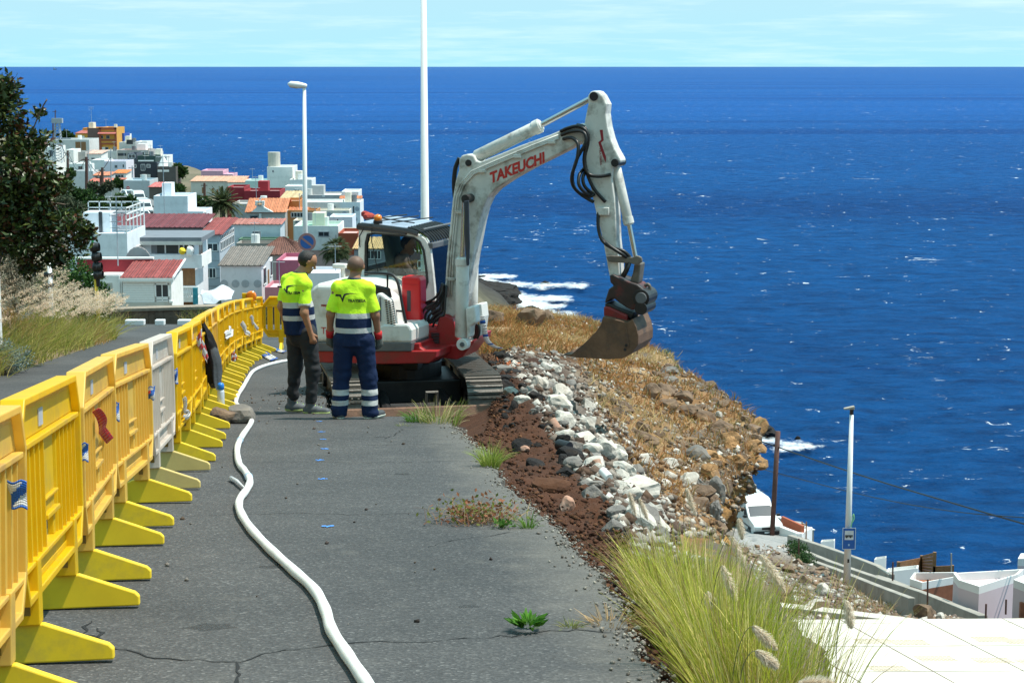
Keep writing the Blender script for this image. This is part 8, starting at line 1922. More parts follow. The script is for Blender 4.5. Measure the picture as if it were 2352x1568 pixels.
# ---- shrubs
leafy('shrub', 'dusty grey dry shrub on the rocky bank under the dark tree', 'shrub', [(at(30, 585, 33.5), .42), (at(62, 615, 33.8), .36), (at(25, 650, 33.2), .5), (at(75, 668, 33.6), .3), (at(5, 545, 33.8), .3)], 7000, .06, .16, [(.15, .14, .10), (.20, .18, .13), (.10, .10, .06), (.22, .22, .16)], M_leafm, base=at(40, 720, 33.5))
leafy('shrub', 'dense green shrub behind the traffic light pole', 'shrub', [(at(165, 640, 58), .75), (at(205, 670, 58), .65), (at(140, 690, 58), .8), (at(228, 700, 57.6), .5), (at(180, 715, 58), .8), (at(120, 650, 58.5), .6), (at(245, 725, 57.4), .4)], 11000, .11, .3, [(.035, .085, .020), (.05, .12, .025), (.022, .055, .015), (.07, .15, .03)], M_leafm, base=at(180, 760, 58))
leafy('shrub', 'blue grey low shrub at the left end of the verge', 'shrub', [(onroad(14, 862) + Vector((0, .2, .22)), .28), (onroad(35, 858) + Vector((0, .3, .18)), .22), (onroad(-12, 862) + Vector((0, .3, .25)), .3)], 2600, .06, .14, [(.16, .22, .20), (.20, .26, .25), (.11, .16, .13)], M_leafm, base=onroad(14, 862))
for i, (bl, lab) in enumerate([([(1490, 812, 52), (1505, 830, 50), (1475, 800, 53)], 'pale green shrub on the cliff edge right of the bucket'), ([(1535, 838, 46), (1548, 856, 45), (1528, 820, 47), (1562, 868, 44)], 'taller green shrub leaning over the cliff edge'), ([(1612, 915, 39.5), (1622, 922, 39)], 'small green shrub alone on the cliff edge')]):
 leafy('shrub', lab, 'shrub', [(at(px, py, Y) + Vector((0, 0, -.05)), [.20, .23, .15][i]) for px, py, Y in bl], [1900, 2600, 900][i], .10, .09, [(.16, .20, .07), (.11, .15, .05), (.24, .26, .13), (.30, .28, .16)], M_leafm, base=at(bl[0][0], bl[0][1] + 24, bl[0][2]), up=1.3)
leafy('shrub', 'green shrub growing beside the weathered concrete parapet', 'shrub', [(at(1835, 1268, 83), .5), (at(1850, 1290, 81), .5), (at(1822, 1255, 84), .35)], 2200, .12, .25, [(.03, .07, .02), (.05, .10, .03)], M_leafm, base=at(1838, 1300, 82))
for i, (pts, Y, lab) in enumerate([([(392, 440, 14), (410, 437, 15)], 310, 'round clipped green bush behind the pale blue tower'), ([(450, 462, 16), (470, 470, 18), (490, 476, 14)], 262, 'yellow green bush left of the date palm'), ([(168, 445, 18), (185, 452, 18), (205, 448, 14)], 300, 'dark green bush on the slope under the tree tip'), ([(225, 470, 22), (250, 476, 20), (205, 470, 18)], 280, 'broad green bush on the slope above the railing'), ([(275, 462, 18), (292, 472, 18), (300, 460, 12)], 285, 'green bush beside the parked vans'),
  ([(215, 432, 14), (250, 428, 12), (235, 440, 12)], 318, 'grey green bush by the dark poles'), ([(408, 388, 10), (418, 396, 12), (402, 400, 10)], 440, 'olive bush at the shore end of the dark hut'), ([(160, 400, 12), (150, 418, 12)], 330, 'green bush left of the long garden wall'), ([(268, 420, 9), (280, 424, 8)], 380, 'small yellow green bush by the red shed roof'), ([(150, 310, 8), (165, 318, 7)], 600, 'green scrub on the far hill beside the pylon'), ([(580, 700, 12), (566, 706, 8)], 165, 'dark green palm bush below the white tarpaulin'), ([(150, 470, 26), (175, 480, 20)], 262, 'grey green bush low on the slope left of the railing')]):
 k = Y / FPX; leafy('bush', lab, 'bush', [(at(px, py, Y), r * k) for px, py, r in pts], 1500, .55 * Y / 300, .3, [(.035, .075, .02), (.05, .10, .02), (.025, .05, .018)] if 'grey' not in lab else [(.07, .085, .05), (.05, .065, .035)], M_leafm, base=at(pts[0][0], pts[0][1] + pts[0][2], Y))
# ---- palms
def palm(label, c, r, trunk_h, fan, cols, n=60):
 root = thing('palm_tree', label, 'palm', c - Vector((0, 0, trunk_h))); obj('trunk', MB().tube([(0, 0, -1), (0, 0, trunk_h * .5), (0, 0, trunk_h)], [.45, .36, .42], 10), M_bark, root, True)
 for k in range(n):
  az = k * 2.399; el = math.asin(min(1, 1 - 1.45 * (k / n))) if k / n < .98 else -.6; d = Vector((math.cos(az) * math.cos(el), math.sin(az) * math.cos(el), math.sin(el)))
  Ls = r * (.85 + .3 * rnd.random()); ax = [Vector((0, 0, trunk_h)) + d * Ls * t - Vector((0, 0, 1)) * Ls * .45 * t * t * (1 - .6 * d.z) for t in np.linspace(0, 1, 9)]
  if fan: ax = ax[:6]
  A = np.array([list(p) for p in ax]); roots, ds, ln = [], [], []
  if not fan:
   for t in np.linspace(.15, 1, 26):
    p = catmull(A, np.array([t * (len(A) - 1)]))[0]; q = catmull(A, np.array([min(1, t + .05) * (len(A) - 1)]))[0]; tg = unit(q - p + 1e-6); sd = unit(np.cross(tg, [0, 0, 1.0]))
    for s in (-1, 1): roots.append(p); ds.append(unit(tg * .75 + sd * s * .8 + np.array([0, 0, .15]))); ln.append(Ls * .26 * math.sin(math.pi * min(.95, .25 + .7 * t)))
   wd = r * .028
  else:
   p = A[-1]; tg = unit(A[-1] - A[-2])
   sd = unit(np.cross(tg, [0, 0, 1.0]))
   for f in np.linspace(-1.35, 1.35, 22): roots.append(p); ds.append(tg * math.cos(f) + sd * math.sin(f)); ln.append(Ls * .42)
   wd = r * .05
  roots, ds, ln = np.array(roots), np.array(ds), np.array(ln)
  V, F, T = blades_np(roots, ds, ln, wd, np.array([0, 0, -.35 if fan else -.2]), pick(cols, len(roots), .12), 3)
  fr = link('frond', np_mesh('frond', V, F, M_leafm, T), root)
  mb = MB().tube(ax, [r * .012] * len(ax), 4); obj('stalk', mb, M_leafm if False else mat_stalk, fr)
 return root
mat_stalk = mat('palm_stalk', (.16, .15, .06), .7)
palm('big date palm with drooping fronds among the white houses', at(511, 466, 258), 3.0, 5, False, [(.045, .065, .02), (.06, .085, .03), (.03, .045, .015)], 64)
palm('shaggy fan palm behind the workers and the excavator hood', at(772, 572, 196), 1.75, 6.0, True, [(.05, .075, .03), (.07, .10, .04), (.10, .10, .05), (.035, .05, .02)], 60)
# ---- verge on the left: green and rusty grass with pale feather plumes
def scatter_on(tree_, pts, top=8):
 out = []
 for x, y in pts:
  h = tree_.ray_cast(Vector((x, y, top)), Vector((0, 0, -1)))
  out.append(h[0] if h[0] is not None else None)
 return out
def plume_np(base, tip, n, spread, tint):
 """a soft seed head: fine hairs set round a curved axis"""
 b, t = np.array(list(base)), np.array(list(tip)); s = NR_.rand(n, 1); ax = unit((t - b)[None, :])[0]; L_ = np.linalg.norm(t - b)
 sag = np.array([0, 0, -.10 * L_]); c = b + (t - b) * s + sag * s ** 2 * 1.0
 r = unit(np.cross(ax, NR_.normal(size=(n, 3)))); prof = np.sin(np.pi * np.clip(s * .86 + .12, 0, 1)) ** .7
 d = unit(r * .85 + ax * .5)
 return blades_np(c, d, (spread * prof)[:, 0] * (.7 + .6 * NR_.rand(n)), spread * (.16 if n < 100 else .07), np.array([0, 0, -.1]), tint, 1, .3)
vb = []
edge_pts = [onroad(*p) for p in [(-30, 878), (0, 866), (84, 840), (169, 812), (239, 789), (275, 775)]]
E = np.array([list(p) for p in edge_pts])
def verge_xy(n, lo, hi):
 t = NR_.rand(n) * (len(E) - 1.001); e = catmull(E, t); w = lo + (hi - lo) * NR_.rand(n) ** 1.1; k = np.interp(t, [0, 3, 4.2, 5], [1, 1, .75, .3])
 return np.stack([e[:, 0] - w * k - .05, e[:, 1] + .6 * NR_.normal(size=n)], 1), t
def with_z(tree_, xy):
 pts = scatter_on(tree_, xy); ok = [i for i, p in enumerate(pts) if p is not None]; return np.array([list(pts[i]) for i in ok]), ok
xy, t = verge_xy(9000, .0, 1.9); P_, ok = with_z(bvh_bank, xy)
keep = vnoise(P_ * [1, 1, 0], 1.1) > -.45; P_ = P_[keep]; n = len(P_)
near = vnoise(P_ * [1, 1, 0] + 5, .55)[:, None]
tint = np.where(near > .18, pick([(.38, .22, .07), (.44, .30, .12)], n), pick([(.24, .28, .045), (.36, .34, .07), (.44, .37, .13)], n))
d = unit(NR_.normal(size=(n, 3)) * .32 + [.12, 0, 1]); vb.append(blades_np(P_, d, .30 + .42 * NR_.rand(n), .013, np.stack([.3 * NR_.normal(size=n) + .25, .2 * NR_.normal(size=n), -.25 * NR_.rand(n)], 1), tint, 3))
V, F, T = cat_np(vb); tag(link('verge_grass', np_mesh('verge_grass', V, F, M_grass, T)), 'green and rusty grass on the verge of the left lane', kind='stuff')
pl = []; st_ = []
xy, t = verge_xy(900, .45, 2.7); P_, ok = with_z(bvh_bank, xy)
for p in P_:
 h = .55 + .45 * NR_.rand(); k_ = np.array([.10 + .22 * NR_.rand(), .1 * NR_.normal(), h]); b = p + k_; lean = np.array([.16 + .1 * NR_.rand(), .05 * NR_.normal(), .10 + .06 * NR_.rand()])
 pl.append(plume_np(b, b + lean * 1.25, 40, .075, pick([(.76, .60, .45), (.74, .62, .50), (.66, .50, .36), (.78, .66, .46)], 40, .1)))
 st_.append((p, k_))
V, F, T = cat_np(pl); tag(link('feather_grass', np_mesh('feather_grass', V, F, M_plume, T)), 'pale pinkish feather grass plumes massed on the left bank', kind='stuff')
r_, k_ = np.array([s[0] for s in st_]), np.array([s[1] for s in st_]); V, F, T = blades_np(r_, unit(k_), np.linalg.norm(k_, axis=1), .008, np.zeros(3), pick([(.35, .30, .14), (.26, .28, .08)], len(r_)), 2, .5)
tag(link('feather_stalk', np_mesh('feather_stalk', V, F, M_grass, T)), 'thin stalks under the feather grass plumes', kind='stuff')
n = 2600; x = NR_.uniform(at(235, 740, 55).x, at(600, 740, 55).x, n); y = NR_.uniform(53.6, 56.6, n); P_ = np.stack([x, y, -ROADS * y - .15], 1); keep = vnoise(P_ * [1, 1, 0], .5) > -.05; P_ = P_[keep]; n = len(P_)
V, F, T = blades_np(P_, unit(NR_.normal(size=(n, 3)) * .3 + [.1, 0, 1]), .25 + .55 * NR_.rand(n), .02, np.stack([.3 * NR_.normal(size=n), .2 * NR_.normal(size=n), -.2 * NR_.rand(n)], 1), pick([(.20, .24, .05), (.28, .22, .07), (.34, .24, .10), (.15, .2, .04)], n), 3)
tag(link('wall_weeds', np_mesh('wall_weeds', V, F, M_grass, T)), 'weeds along the foot of the stone wall', kind='stuff')
# ---- dry grass on the headland
mask = (grz > .35) & (vnoise(HG * [1, 1, 0], .5) + .35 * vnoise(HG * [1, 1, 0], 1.7) > -.25) & ((cs > 3.35) | (rs > 7.9)) & (cs > 1.4) & (cs < 5.05) & (rs > 4.2)
I = np.argwhere(mask); wgt = np.interp(rs[mask], [4, 6, 8, 10], [.6, 1.0, 1.7, 2.2]); I = I[NR_.choice(len(I), 24000, p=wgt / wgt.sum())]
P_ = HG2[I[:, 0], I[:, 1]] + NR_.normal(size=(len(I), 3)) * [.06, .06, 0]; n = len(P_); far_ = rs[I[:, 0], I[:, 1]]
lum = vnoise(P_ * [1, 1, 0] + 3, .35)[:, None]
tint = np.where(lum > .25, pick([(.50, .36, .17), (.42, .28, .12)], n), pick([(.34, .15, .045), (.28, .12, .04), (.40, .21, .07), (.20, .17, .06)], n))
V, F, T = blades_np(P_, unit(NR_.normal(size=(n, 3)) * .45 + [.15, 0, 1]), np.interp(far_, [5, 8, 10], [.16, .21, .24]) * (.5 + NR_.rand(n)), np.interp(far_, [5, 10], [.014, .03]), np.stack([.4 * NR_.normal(size=n), .3 * NR_.normal(size=n), -.3 * NR_.rand(n)], 1), tint, 3)
tag(link('dry_grass', np_mesh('dry_grass', V, F, M_grass, T)), 'orange brown dry grass covering the headland', kind='stuff')
# ---- big fountain grass in the right foreground, clump by clump
def tuft(name, label, cat, c, n, L_, spread, cols, width=.006, lean=(0, 0), bend=.55, up=1.0, group=None, seg=5, rad=None):
 c = Vector(c); root = thing(name, label, cat, c, 0, group); a = NR_.rand(n) * 6.283; r0 = (spread * .4 if rad is None else rad) * np.sqrt(NR_.rand(n)); P = np.stack([r0 * np.cos(a), r0 * np.sin(a), np.zeros(n) - .03], 1)
 tl = .15 + .75 * NR_.rand(n); d = unit(np.stack([np.cos(a) * tl * .45 + lean[0], np.sin(a) * tl * .45 + lean[1], np.full(n, up)], 1)); ln = L_ * (.45 + .65 * NR_.rand(n) ** .7)
 bd = np.stack([np.cos(a) * tl * bend + lean[0] * .4, np.sin(a) * tl * bend + lean[1] * .4, -bend * tl * .85], 1)
 V, F, T = blades_np(P, d, ln, width * (.6 + .7 * NR_.rand(n)), bd, pick(cols, n, .16), seg)
 o = link('blades', np_mesh('blades', V, F, M_grass, T), root); o['kind'] = 'stuff'; return root
FG = [(.46, .48, .05), (.56, .54, .09), (.36, .42, .04), (.66, .56, .16), (.70, .58, .27), (.27, .29, .04), (.36, .25, .10)]
for i, (px, py, n, L_, lean, lab) in enumerate([(1520, 1390, 620, .42, (-.12, 0), 'fountain grass clump farthest up the road edge'), (1575, 1430, 1000, .52, (-.10, 0), 'fountain grass clump second from the dug soil'), (1615, 1510, 1000, .56, (-.14, 0), 'fountain grass clump overhanging the asphalt edge'), (1680, 1570, 900, .58, (.0, 0), 'tall fountain grass clump in the middle of the stand'),
  (1662, 1600, 1000, .55, (-.16, -.05), 'fountain grass clump nearest the camera on the road side'), (1760, 1650, 620, .58, (.05, 0), 'fountain grass clump in front of the white square'), (1720, 1690, 800, .52, (-.05, 0), 'fountain grass clump cut by the bottom of the photo'), (1840, 1690, 200, .72, (.06, 0), 'sparse fountain grass clump standing before the white square'), (1640, 1450, 620, .46, (.0, 0), 'fountain grass clump on the slope side below the rubble')]):
 h = hit(px, py)[0]
 if h is None: h = at(px, py, 8.6)
 tuft('fountain_grass', lab, 'grass clump', h, int(n * .75), L_ * 1.04, .5, FG, .0058, (lean[0] * .6, lean[1]), .27, up=1.25, group='fountain grass clumps at the road edge', rad=.15)
def gP(cx, cy): return (1400 + cx / 2.0276) / 1.08844, (1200 + cy / 2.0276) / 1.08844
for i, (a, b, Y, root_) in enumerate([((822, 430), (892, 595), 8.6, (760, 900)), ((1015, 375), (1142, 545), 8.4, (900, 900)), ((862, 280), (942, 430), 9.2, (700, 800)), ((990, 862), (1105, 935), 7.4, (900, 1150)), ((975, 738), (1098, 840), 7.8, (860, 1100)), ((1448, 605), (1478, 735), 8.0, (1400, 1200)), ((905, 190), (925, 290), 10, (840, 700)), ((400, 90), (445, 190), 12.5, (470, 420)), ((640, 40), (690, 170), 12.5, (640, 400)), ((1205, 1030), (1390, 1010), 6.6, (1200, 1250)), ((745, 560), (770, 640), 8.8, (700, 900)), ((350, 60), (385, 170), 13, (440, 400))]):
 Y = Y - 1.3 if Y < 9 else Y - .6; A_, B2, R0 = at(*gP(*a), Y), at(*gP(*b), Y), at(*gP(*root_), Y); root = thing('seed_plume', ['cream plume left of centre in the foreground grass', 'long cream plume bending right above the kerb wall', 'cream plume before the van corner', 'thick white plume lowest in the grass', 'white plume just above the lowest one', 'upright pale plume against the white square', 'faint plume at the grass top below the cliff', 'pale plume in front of the white rubble', 'pale plume before the cliff foot', 'pale plume tip cut by the bottom of the photo', 'short pale plume inside the grass stand', 'second pale plume in front of the white rubble'][i], 'plume', R0, 0, 'seed plumes of the fountain grass')
 L_ = (B2 - A_).length; V, F, T = plume_np(A_ - R0, B2 - R0, 1500, .027, pick([(.80, .70, .55), (.86, .78, .66), (.66, .54, .40)], 1500, .1)); o = link('seed_head', np_mesh('seed_head', V, F, M_plume, T), root); o['kind'] = 'stuff'
 obj('stalk', MB().tube(bez([Vector((0, 0, 0)), (A_ - R0) * .6 + Vector((-.02, 0, .02)), A_ - R0, (A_ - R0).lerp(B2 - R0, .9) - Vector((0, 0, .05 * L_))], 14), .0016, 4), mat_stalk, root)
# ---- weeds in the asphalt
tuft('weed', 'yellow green flowering weed at the broken asphalt edge by the blade', 'weed', onroad(1010, 970), 200, .30, .5, [(.22, .30, .05), (.40, .36, .12), (.50, .42, .22)], .009, (.06, 0), .5, rad=.22); tuft('weed', 'low bright green weed beside the dozer blade', 'weed', onroad(962, 968), 160, .2, .3, [(.07, .17, .025), (.11, .22, .04)], .012, (-.05, 0), .6, rad=.12)
tuft('grass_tuft', 'bright green grass tuft on the soil edge below the blade', 'grass tuft', onroad(1128, 1070), 240, .26, .3, [(.26, .34, .05), (.34, .38, .10)], .007, (0, 0), .5, rad=.07); tuft('grass_tuft', 'small green tuft right of the reddish weed', 'grass tuft', onroad(1213, 1212), 60, .15, .15, [(.12, .22, .03)], .007, rad=.03); tuft('grass_tuft', 'tiny dry tuft beside the leafy green weed', 'grass tuft', onroad(1312, 1440), 110, .09, .12, [(.28, .26, .10), (.2, .24, .06)], .006, bend=.9, rad=.03)
tuft('grass_tuft', 'low tuft in the crack before the right worker', 'grass tuft', onroad(846, 960), 34, .13, .08, [(.12, .22, .04)], .01, rad=.03); tuft('grass_tuft', 'dry straw flat on the asphalt by the road edge', 'grass tuft', onroad(1400, 1432), 120, .13, .2, [(.42, .28, .14)], .006, up=.2, bend=.5, rad=.08); tuft('grass_tuft', 'small sprig on the asphalt left of the flowering weed', 'grass tuft', onroad(925, 978), 50, .08, .1, [(.16, .22, .06), (.4, .36, .2)], .008, bend=.8, rad=.06)
n = 300; c = onroad(1100, 1198); root = thing('weed', 'uprooted reddish brown weed lying on the asphalt', 'weed', c); P_ = NR_.normal(size=(n, 3)) * [.13, .10, .01] + [0, 0, .02]
V, F, T = cat_np([blades_np(P_, unit(NR_.normal(size=(n, 3)) + [.3, 0, .9]), .1 + .14 * NR_.rand(n), .006, np.array([0, 0, -.35]), pick([(.30, .13, .08), (.42, .30, .16), (.22, .20, .06), (.36, .2, .13)], n), 3), leaves_np(P_ + NR_.normal(size=(n, 3)) * [.05, .05, .03] + [0, 0, .06], .035, .3, pick([(.16, .18, .04), (.30, .12, .06)], n))]); o = link('stems', np_mesh('stems', V, F, M_grass, T), root); o['kind'] = 'stuff'
n = 90; c = onroad(1212, 1448); root = thing('weed', 'leafy bright green weed in a crack of the asphalt', 'weed', c); a = NR_.rand(n) * 6.28; P_ = np.stack([.03 * np.cos(a), .03 * np.sin(a), .02 + .02 * NR_.rand(n)], 1); d = unit(np.stack([np.cos(a), np.sin(a) * .8, .15 + .7 * NR_.rand(n)], 1))
V, F, T = leaves_np(P_, .04 + .05 * NR_.rand(n), .15, pick([(.07, .20, .02), (.11, .27, .03), (.05, .14, .02)], n), dirs=d); o = link('leaves', np_mesh('leaves', V, F, M_leafm, T), root); o['kind'] = 'stuff'
n = 40; c = onroad(1160, 1212); root = thing('weed', 'tiny green weed under the reddish uprooted one', 'weed', c); V, F, T = leaves_np(NR_.normal(size=(n, 3)) * [.03, .03, .01] + [0, 0, .02], .05, .2, pick([(.08, .17, .03)], n)); o = link('leaves', np_mesh('leaves', V, F, M_leafm, T), root); o['kind'] = 'stuff'
pts = []
for k in range(900):
 px, py = NR_.uniform(1590, 2120), NR_.uniform(1255, 1415)
 h = bvh_low.ray_cast(Vector((0, 0, CAMZ)), ray(px, py).normalized())
 if h[0] is not None and vnoise(np.array([[px, py, 0.]]), .02)[0] > -.2: pts.append(list(h[0]))
P_ = np.array(pts); P_ = np.repeat(P_, 7, 0) + NR_.normal(size=(len(P_) * 7, 3)) * [.12, .12, 0]; n = len(P_)
V, F, T = blades_np(P_, unit(NR_.normal(size=(n, 3)) * .5 + [0, 0, 1]), .15 + .45 * NR_.rand(n) ** 2, .03, np.stack([.3 * NR_.normal(size=n)] * 2 + [-.2 * NR_.rand(n)], 1), pick([(.34, .22, .10), (.42, .30, .16), (.26, .14, .07), (.28, .27, .12)], n), 3); tag(link('slope_grass', np_mesh('slope_grass', V, F, M_grass, T)), 'dry brown grass on the rubble slope of the lower street', kind='stuff')
               # ==== rocks and rubble
def xP(cx, cy): return (1150 + cx / 2.614) / 1.08844, (720 + cy / 2.614) / 1.08844
def rock_at(label, px, py, wpx, hpx, m, seed, grp=None, name='rock', sink=.25, tree_=None, Y=None, aspect=1.0, cut=8, rough=.24, sub=3):
 h = at(px, py, Y) if Y else hit(px, py, tree_)[0]
 if h is None: return None
 k = h.y / FPX; w, hh = wpx * k, hpx * k; o = link(name, rock_mesh(name, m, seed, (w, (w + hh) * .5 * aspect, hh * 1.05), sub, rough, cut)); o.location = h + Vector((0, w * .15, hh * (.5 - sink) * .5)); o.rotation_euler = (rnd.uniform(-.2, .2), rnd.uniform(-.2, .2), rnd.uniform(-.5, .5)); return tag(o, label, 'rock', grp)
big = [('pale squarish boulder topmost in the white rubble', 515, 645, 52, 42, 'w'), ('wide flat white slab in the middle of the rubble', 640, 775, 98, 56, 'w'), ('rounded white block under the wide flat slab', 690, 890, 62, 46, 'w'), ('white boulder right of the rounded block', 820, 905, 74, 52, 'w'), ('white block above the broken concrete post', 860, 1090, 72, 44, 'w'), ('pale boulder in front of the ochre cliff face', 1205, 1145, 58, 42, 'w'), ('white rock right of the pale boulder', 1368, 1165, 48, 32, 'w'),
 ('white rock by the cliff, lower of two', 1365, 1245, 46, 32, 'w'), ('small white rock lowest by the cliff', 1335, 1292, 40, 26, 'w'), ('dark grey slab lying against the fine white heap', 1055, 1210, 64, 34, 'b'), ('black asphalt lump beside the terracotta pipe', 760, 990, 74, 40, 'b'), ('large fine white heap above the foreground grass', 1150, 1340, 130, 70, 'w'), ('pale rock under the white block', 1040, 1110, 46, 36, 'w'), ('broken grey concrete post leaning on the rubble', 740, 1170, 52, 44, 'g'), ('pinkish stone beside the concrete post', 890, 1190, 40, 50, 't'),
 ('white chunk near the right track, upper', 330, 690, 40, 26, 'w'), ('white chunk near the right track, lower', 405, 745, 42, 30, 'w'), ('brownish pale stone amid the upper rubble', 290, 680, 34, 24, 't'), ('pale stone between upper chunks', 470, 715, 36, 28, 'w'), ('grey pale heap beside the excavator track', 250, 560, 50, 40, 'g'), ('large brown earth clod overhanging the dug hollow', 600, 1330, 110, 56, 's'), ('pink brown stone at the foot of the soil', 690, 1450, 50, 54, 't'), ('pinkish stone stuck in the soil', 425, 1060, 26, 18, 't'),
 ('big dark rock in the middle of the dry slope', 1255, 720, 46, 60, 'n'), ('brown boulder in the lower dry slope', 1195, 935, 52, 40, 'n'), ('smooth grey rock near the cliff shrubs', 1365, 560, 54, 28, 'g'), ('grey rock under the smooth one', 1380, 625, 44, 28, 'g'), ('dark rock on the cliff shoulder', 1480, 745, 60, 44, 'n'), ('brown craggy rock on the grassy crest', 470, 240, 84, 70, 'n'), ('dark craggy rock nearest the excavator on the crest', 240, 235, 62, 70, 'n'), ('grey knob right of the craggy crest rock', 555, 232, 44, 52, 'n'),
 ('dark boulder where the slope turns to cliff', 1350, 790, 60, 44, 'n'), ('long dark rock in the dry grass', 1010, 840, 50, 40, 'n'), ('dark crag above the ochre hollow', 1600, 870, 70, 40, 'n'), ('ochre crag at the cliff tip', 1770, 1010, 56, 46, 'o'), ('grey crag below the cliff tip', 1560, 1130, 70, 60, 'g'), ('ochre rock on the lower cliff', 1640, 1230, 50, 60, 'o'), ('grey standing rock above the van', 1690, 1350, 50, 70, 'g'), ('pale rock at the cliff foot', 1500, 1290, 60, 60, 'w')]
mk_ = {'w': M_wrock, 'b': M_black_r, 'g': M_grock, 't': M_terra, 's': stone_mat('soil_clod', (.11, .048, .025), (.06, .03, .02), .9, 20), 'n': M_brock, 'o': stone_mat('rock_ochre', (.34, .19, .085), (.16, .12, .09), .8)}
for i, (lab, cx, cy, w, h_, k) in enumerate(big): rock_at(lab, *xP(cx, cy), w * .95, h_ * .95, mk_[k], 100 + i, rough=.30 if k in 'no' else .22)
for i, (lab, px, py, w, h_, k) in enumerate([('big dark crag on the edge above the cliff tip', 1660, 990, 84, 56, 'n'), ('big ochre block forming the cliff tip', 1682, 1030, 60, 60, 'o'), ('hollowed ochre face under the cliff edge', 1636, 1062, 92, 60, 'o'), ('tall grey crag in the middle of the cliff', 1606, 1125, 76, 100, 'g'), ('broad dark crag below the cliff shrubs', 1580, 955, 92, 54, 'n'), ('split dark crag on the rocky slope', 1525, 905, 78, 52, 'n'), ('grey crag low on the cliff above the street', 1640, 1185, 40, 80, 'g'), ('brown ledge in the rocky slope', 1470, 1010, 96, 44, 'n'), ('brown ledge nearer the rubble', 1430, 940, 80, 40, 'n')]):
 rock_at(lab, px, py, w, h_, mk_[k], 700 + i, None, 'crag', .7, rough=.5, sub=4, cut=7)
rock_at('sharp ochre block jutting out at the very cliff tip', 1690, 1062, 60, 44, mk_['o'], 777, None, 'crag', .8, rough=.42, sub=4, cut=6)
for lab, a, b, r, m in [('terracotta pipe shard standing in the rubble', (590, 900), (690, 1010), .06, M_terra), ('short black plastic pipe end in the rubble', (640, 1060), (715, 1040), .055, M_eblk), ('white pipe end sticking out of the rubble', (925, 1235), (975, 1240), .04, M_wwall)]:
 h0 = hit(*xP(*a))[0]; A_ = h0 + Vector((0, -.1, .08)); B2 = at(*xP(*b), A_.y - .1); o = obj('pipe', MB().tube([A_, B2], r, 14), m, None, True, angle=40); tag(o, lab, 'pipe')
def stone_field(nm, lab, grp, m, pts, size, seed):
 ms = [rock_mesh(nm, m, seed + k, (1.1, .95, .85), 3, .16, 13) for k in range(6)]
 for i, p in enumerate(pts):
  o = link(nm, ms[i % 6]); s_ = size[0] + (size[1] - size[0]) * rnd.random() ** 2; o.location = Vector(p) + Vector((0, 0, s_ * .10)); o.scale = (s_, s_ * rnd.uniform(.7, 1.2), s_ * rnd.uniform(.7, 1.1)); o.rotation_euler = (rnd.uniform(-.4, .4), rnd.uniform(-.4, .4), rnd.uniform(0, 6.28)); tag(o, lab, 'stone', grp)
qx_, qy_ = proj(HG2); clear_ = ~((qx_ > 1655) & (qy_ > 1070)); mask_ok = clear_
def from_mask(mask, n): I = np.argwhere(mask & mask_ok); I = I[NR_.choice(len(I), n, replace=False)]; return HG2[I[:, 0], I[:, 1]]
mkz = lambda a, b, c, d: (cs > a) & (cs < b) & (rs > c) & (rs < d)
stone_field('white_stone', 'loose white stone in the rubble band beside the dug soil', 'white stones of the rubble band', M_wrock, from_mask(mkz(2.75, 3.5, 3.2, 7.6), 90), (.09, .36), 300)
stone_field('grey_stone', 'loose grey stone among the white rubble', 'grey stones of the rubble band', M_grock, from_mask(mkz(2.4, 3.6, 3, 7.9), 60), (.09, .28), 320)
stone_field('asphalt_lump', 'black asphalt lump between soil and rubble', 'black lumps along the soil', M_black_r, from_mask(mkz(1.9, 2.9, 4.4, 7.8), 60), (.09, .28), 340)
stone_field('brown_stone', 'grey brown stone scattered over the dry slope', 'stones on the dry slope', M_brock, from_mask(mkz(4.1, 5.2, 4, 9.2), 90), (.12, .42), 360)
stone_field('pale_stone', 'small pale stone scattered over the dry slope', 'pale stones on the dry slope', M_wrock, from_mask(mkz(3.6, 5.1, 4.2, 9.4), 60), (.08, .22), 380)
stone_field('ochre_crag', 'ochre crag on the cliff face', 'crags on the cliff', mk_['o'], from_mask(mkz(5, 6.4, 4.6, 7.6), 36), (.18, .55), 400)
stone_field('dark_crag', 'dark crag on the cliff face', 'dark crags on the cliff', M_brock, from_mask(mkz(4.9, 6.6, 3.6, 8), 44), (.18, .55), 420)
def from_px(tree_, n, x0, x1, y0, y1):
 out = []
 while len(out) < n:
  h = tree_.ray_cast(Vector((0, 0, CAMZ)), ray(rnd.uniform(x0, x1), rnd.uniform(y0, y1)).normalized())
  out.append(h[0] if h[0] is not None else Vector((40, 70, -26)))
 return [p for p in out if p.z > -25.9]
stone_field('slope_stone', 'brown stone on the slope beside the lower street', 'stones beside the lower street', M_brock, from_px(bvh_low, 60, 1600, 2150, 1255, 1420), (.25, .9), 440); stone_field('pale_slope_stone', 'pale stone on the slope beside the lower street', 'pale stones beside the lower street', M_wrock, from_px(bvh_low, 40, 1600, 2200, 1255, 1425), (.2, .8), 460)
stone_field('bank_rock', 'brown rock on the left bank under the tree', 'rocks of the left bank', M_brock, from_px(bvh_bank, 26, -10, 100, 560, 760), (.15, .6), 480)
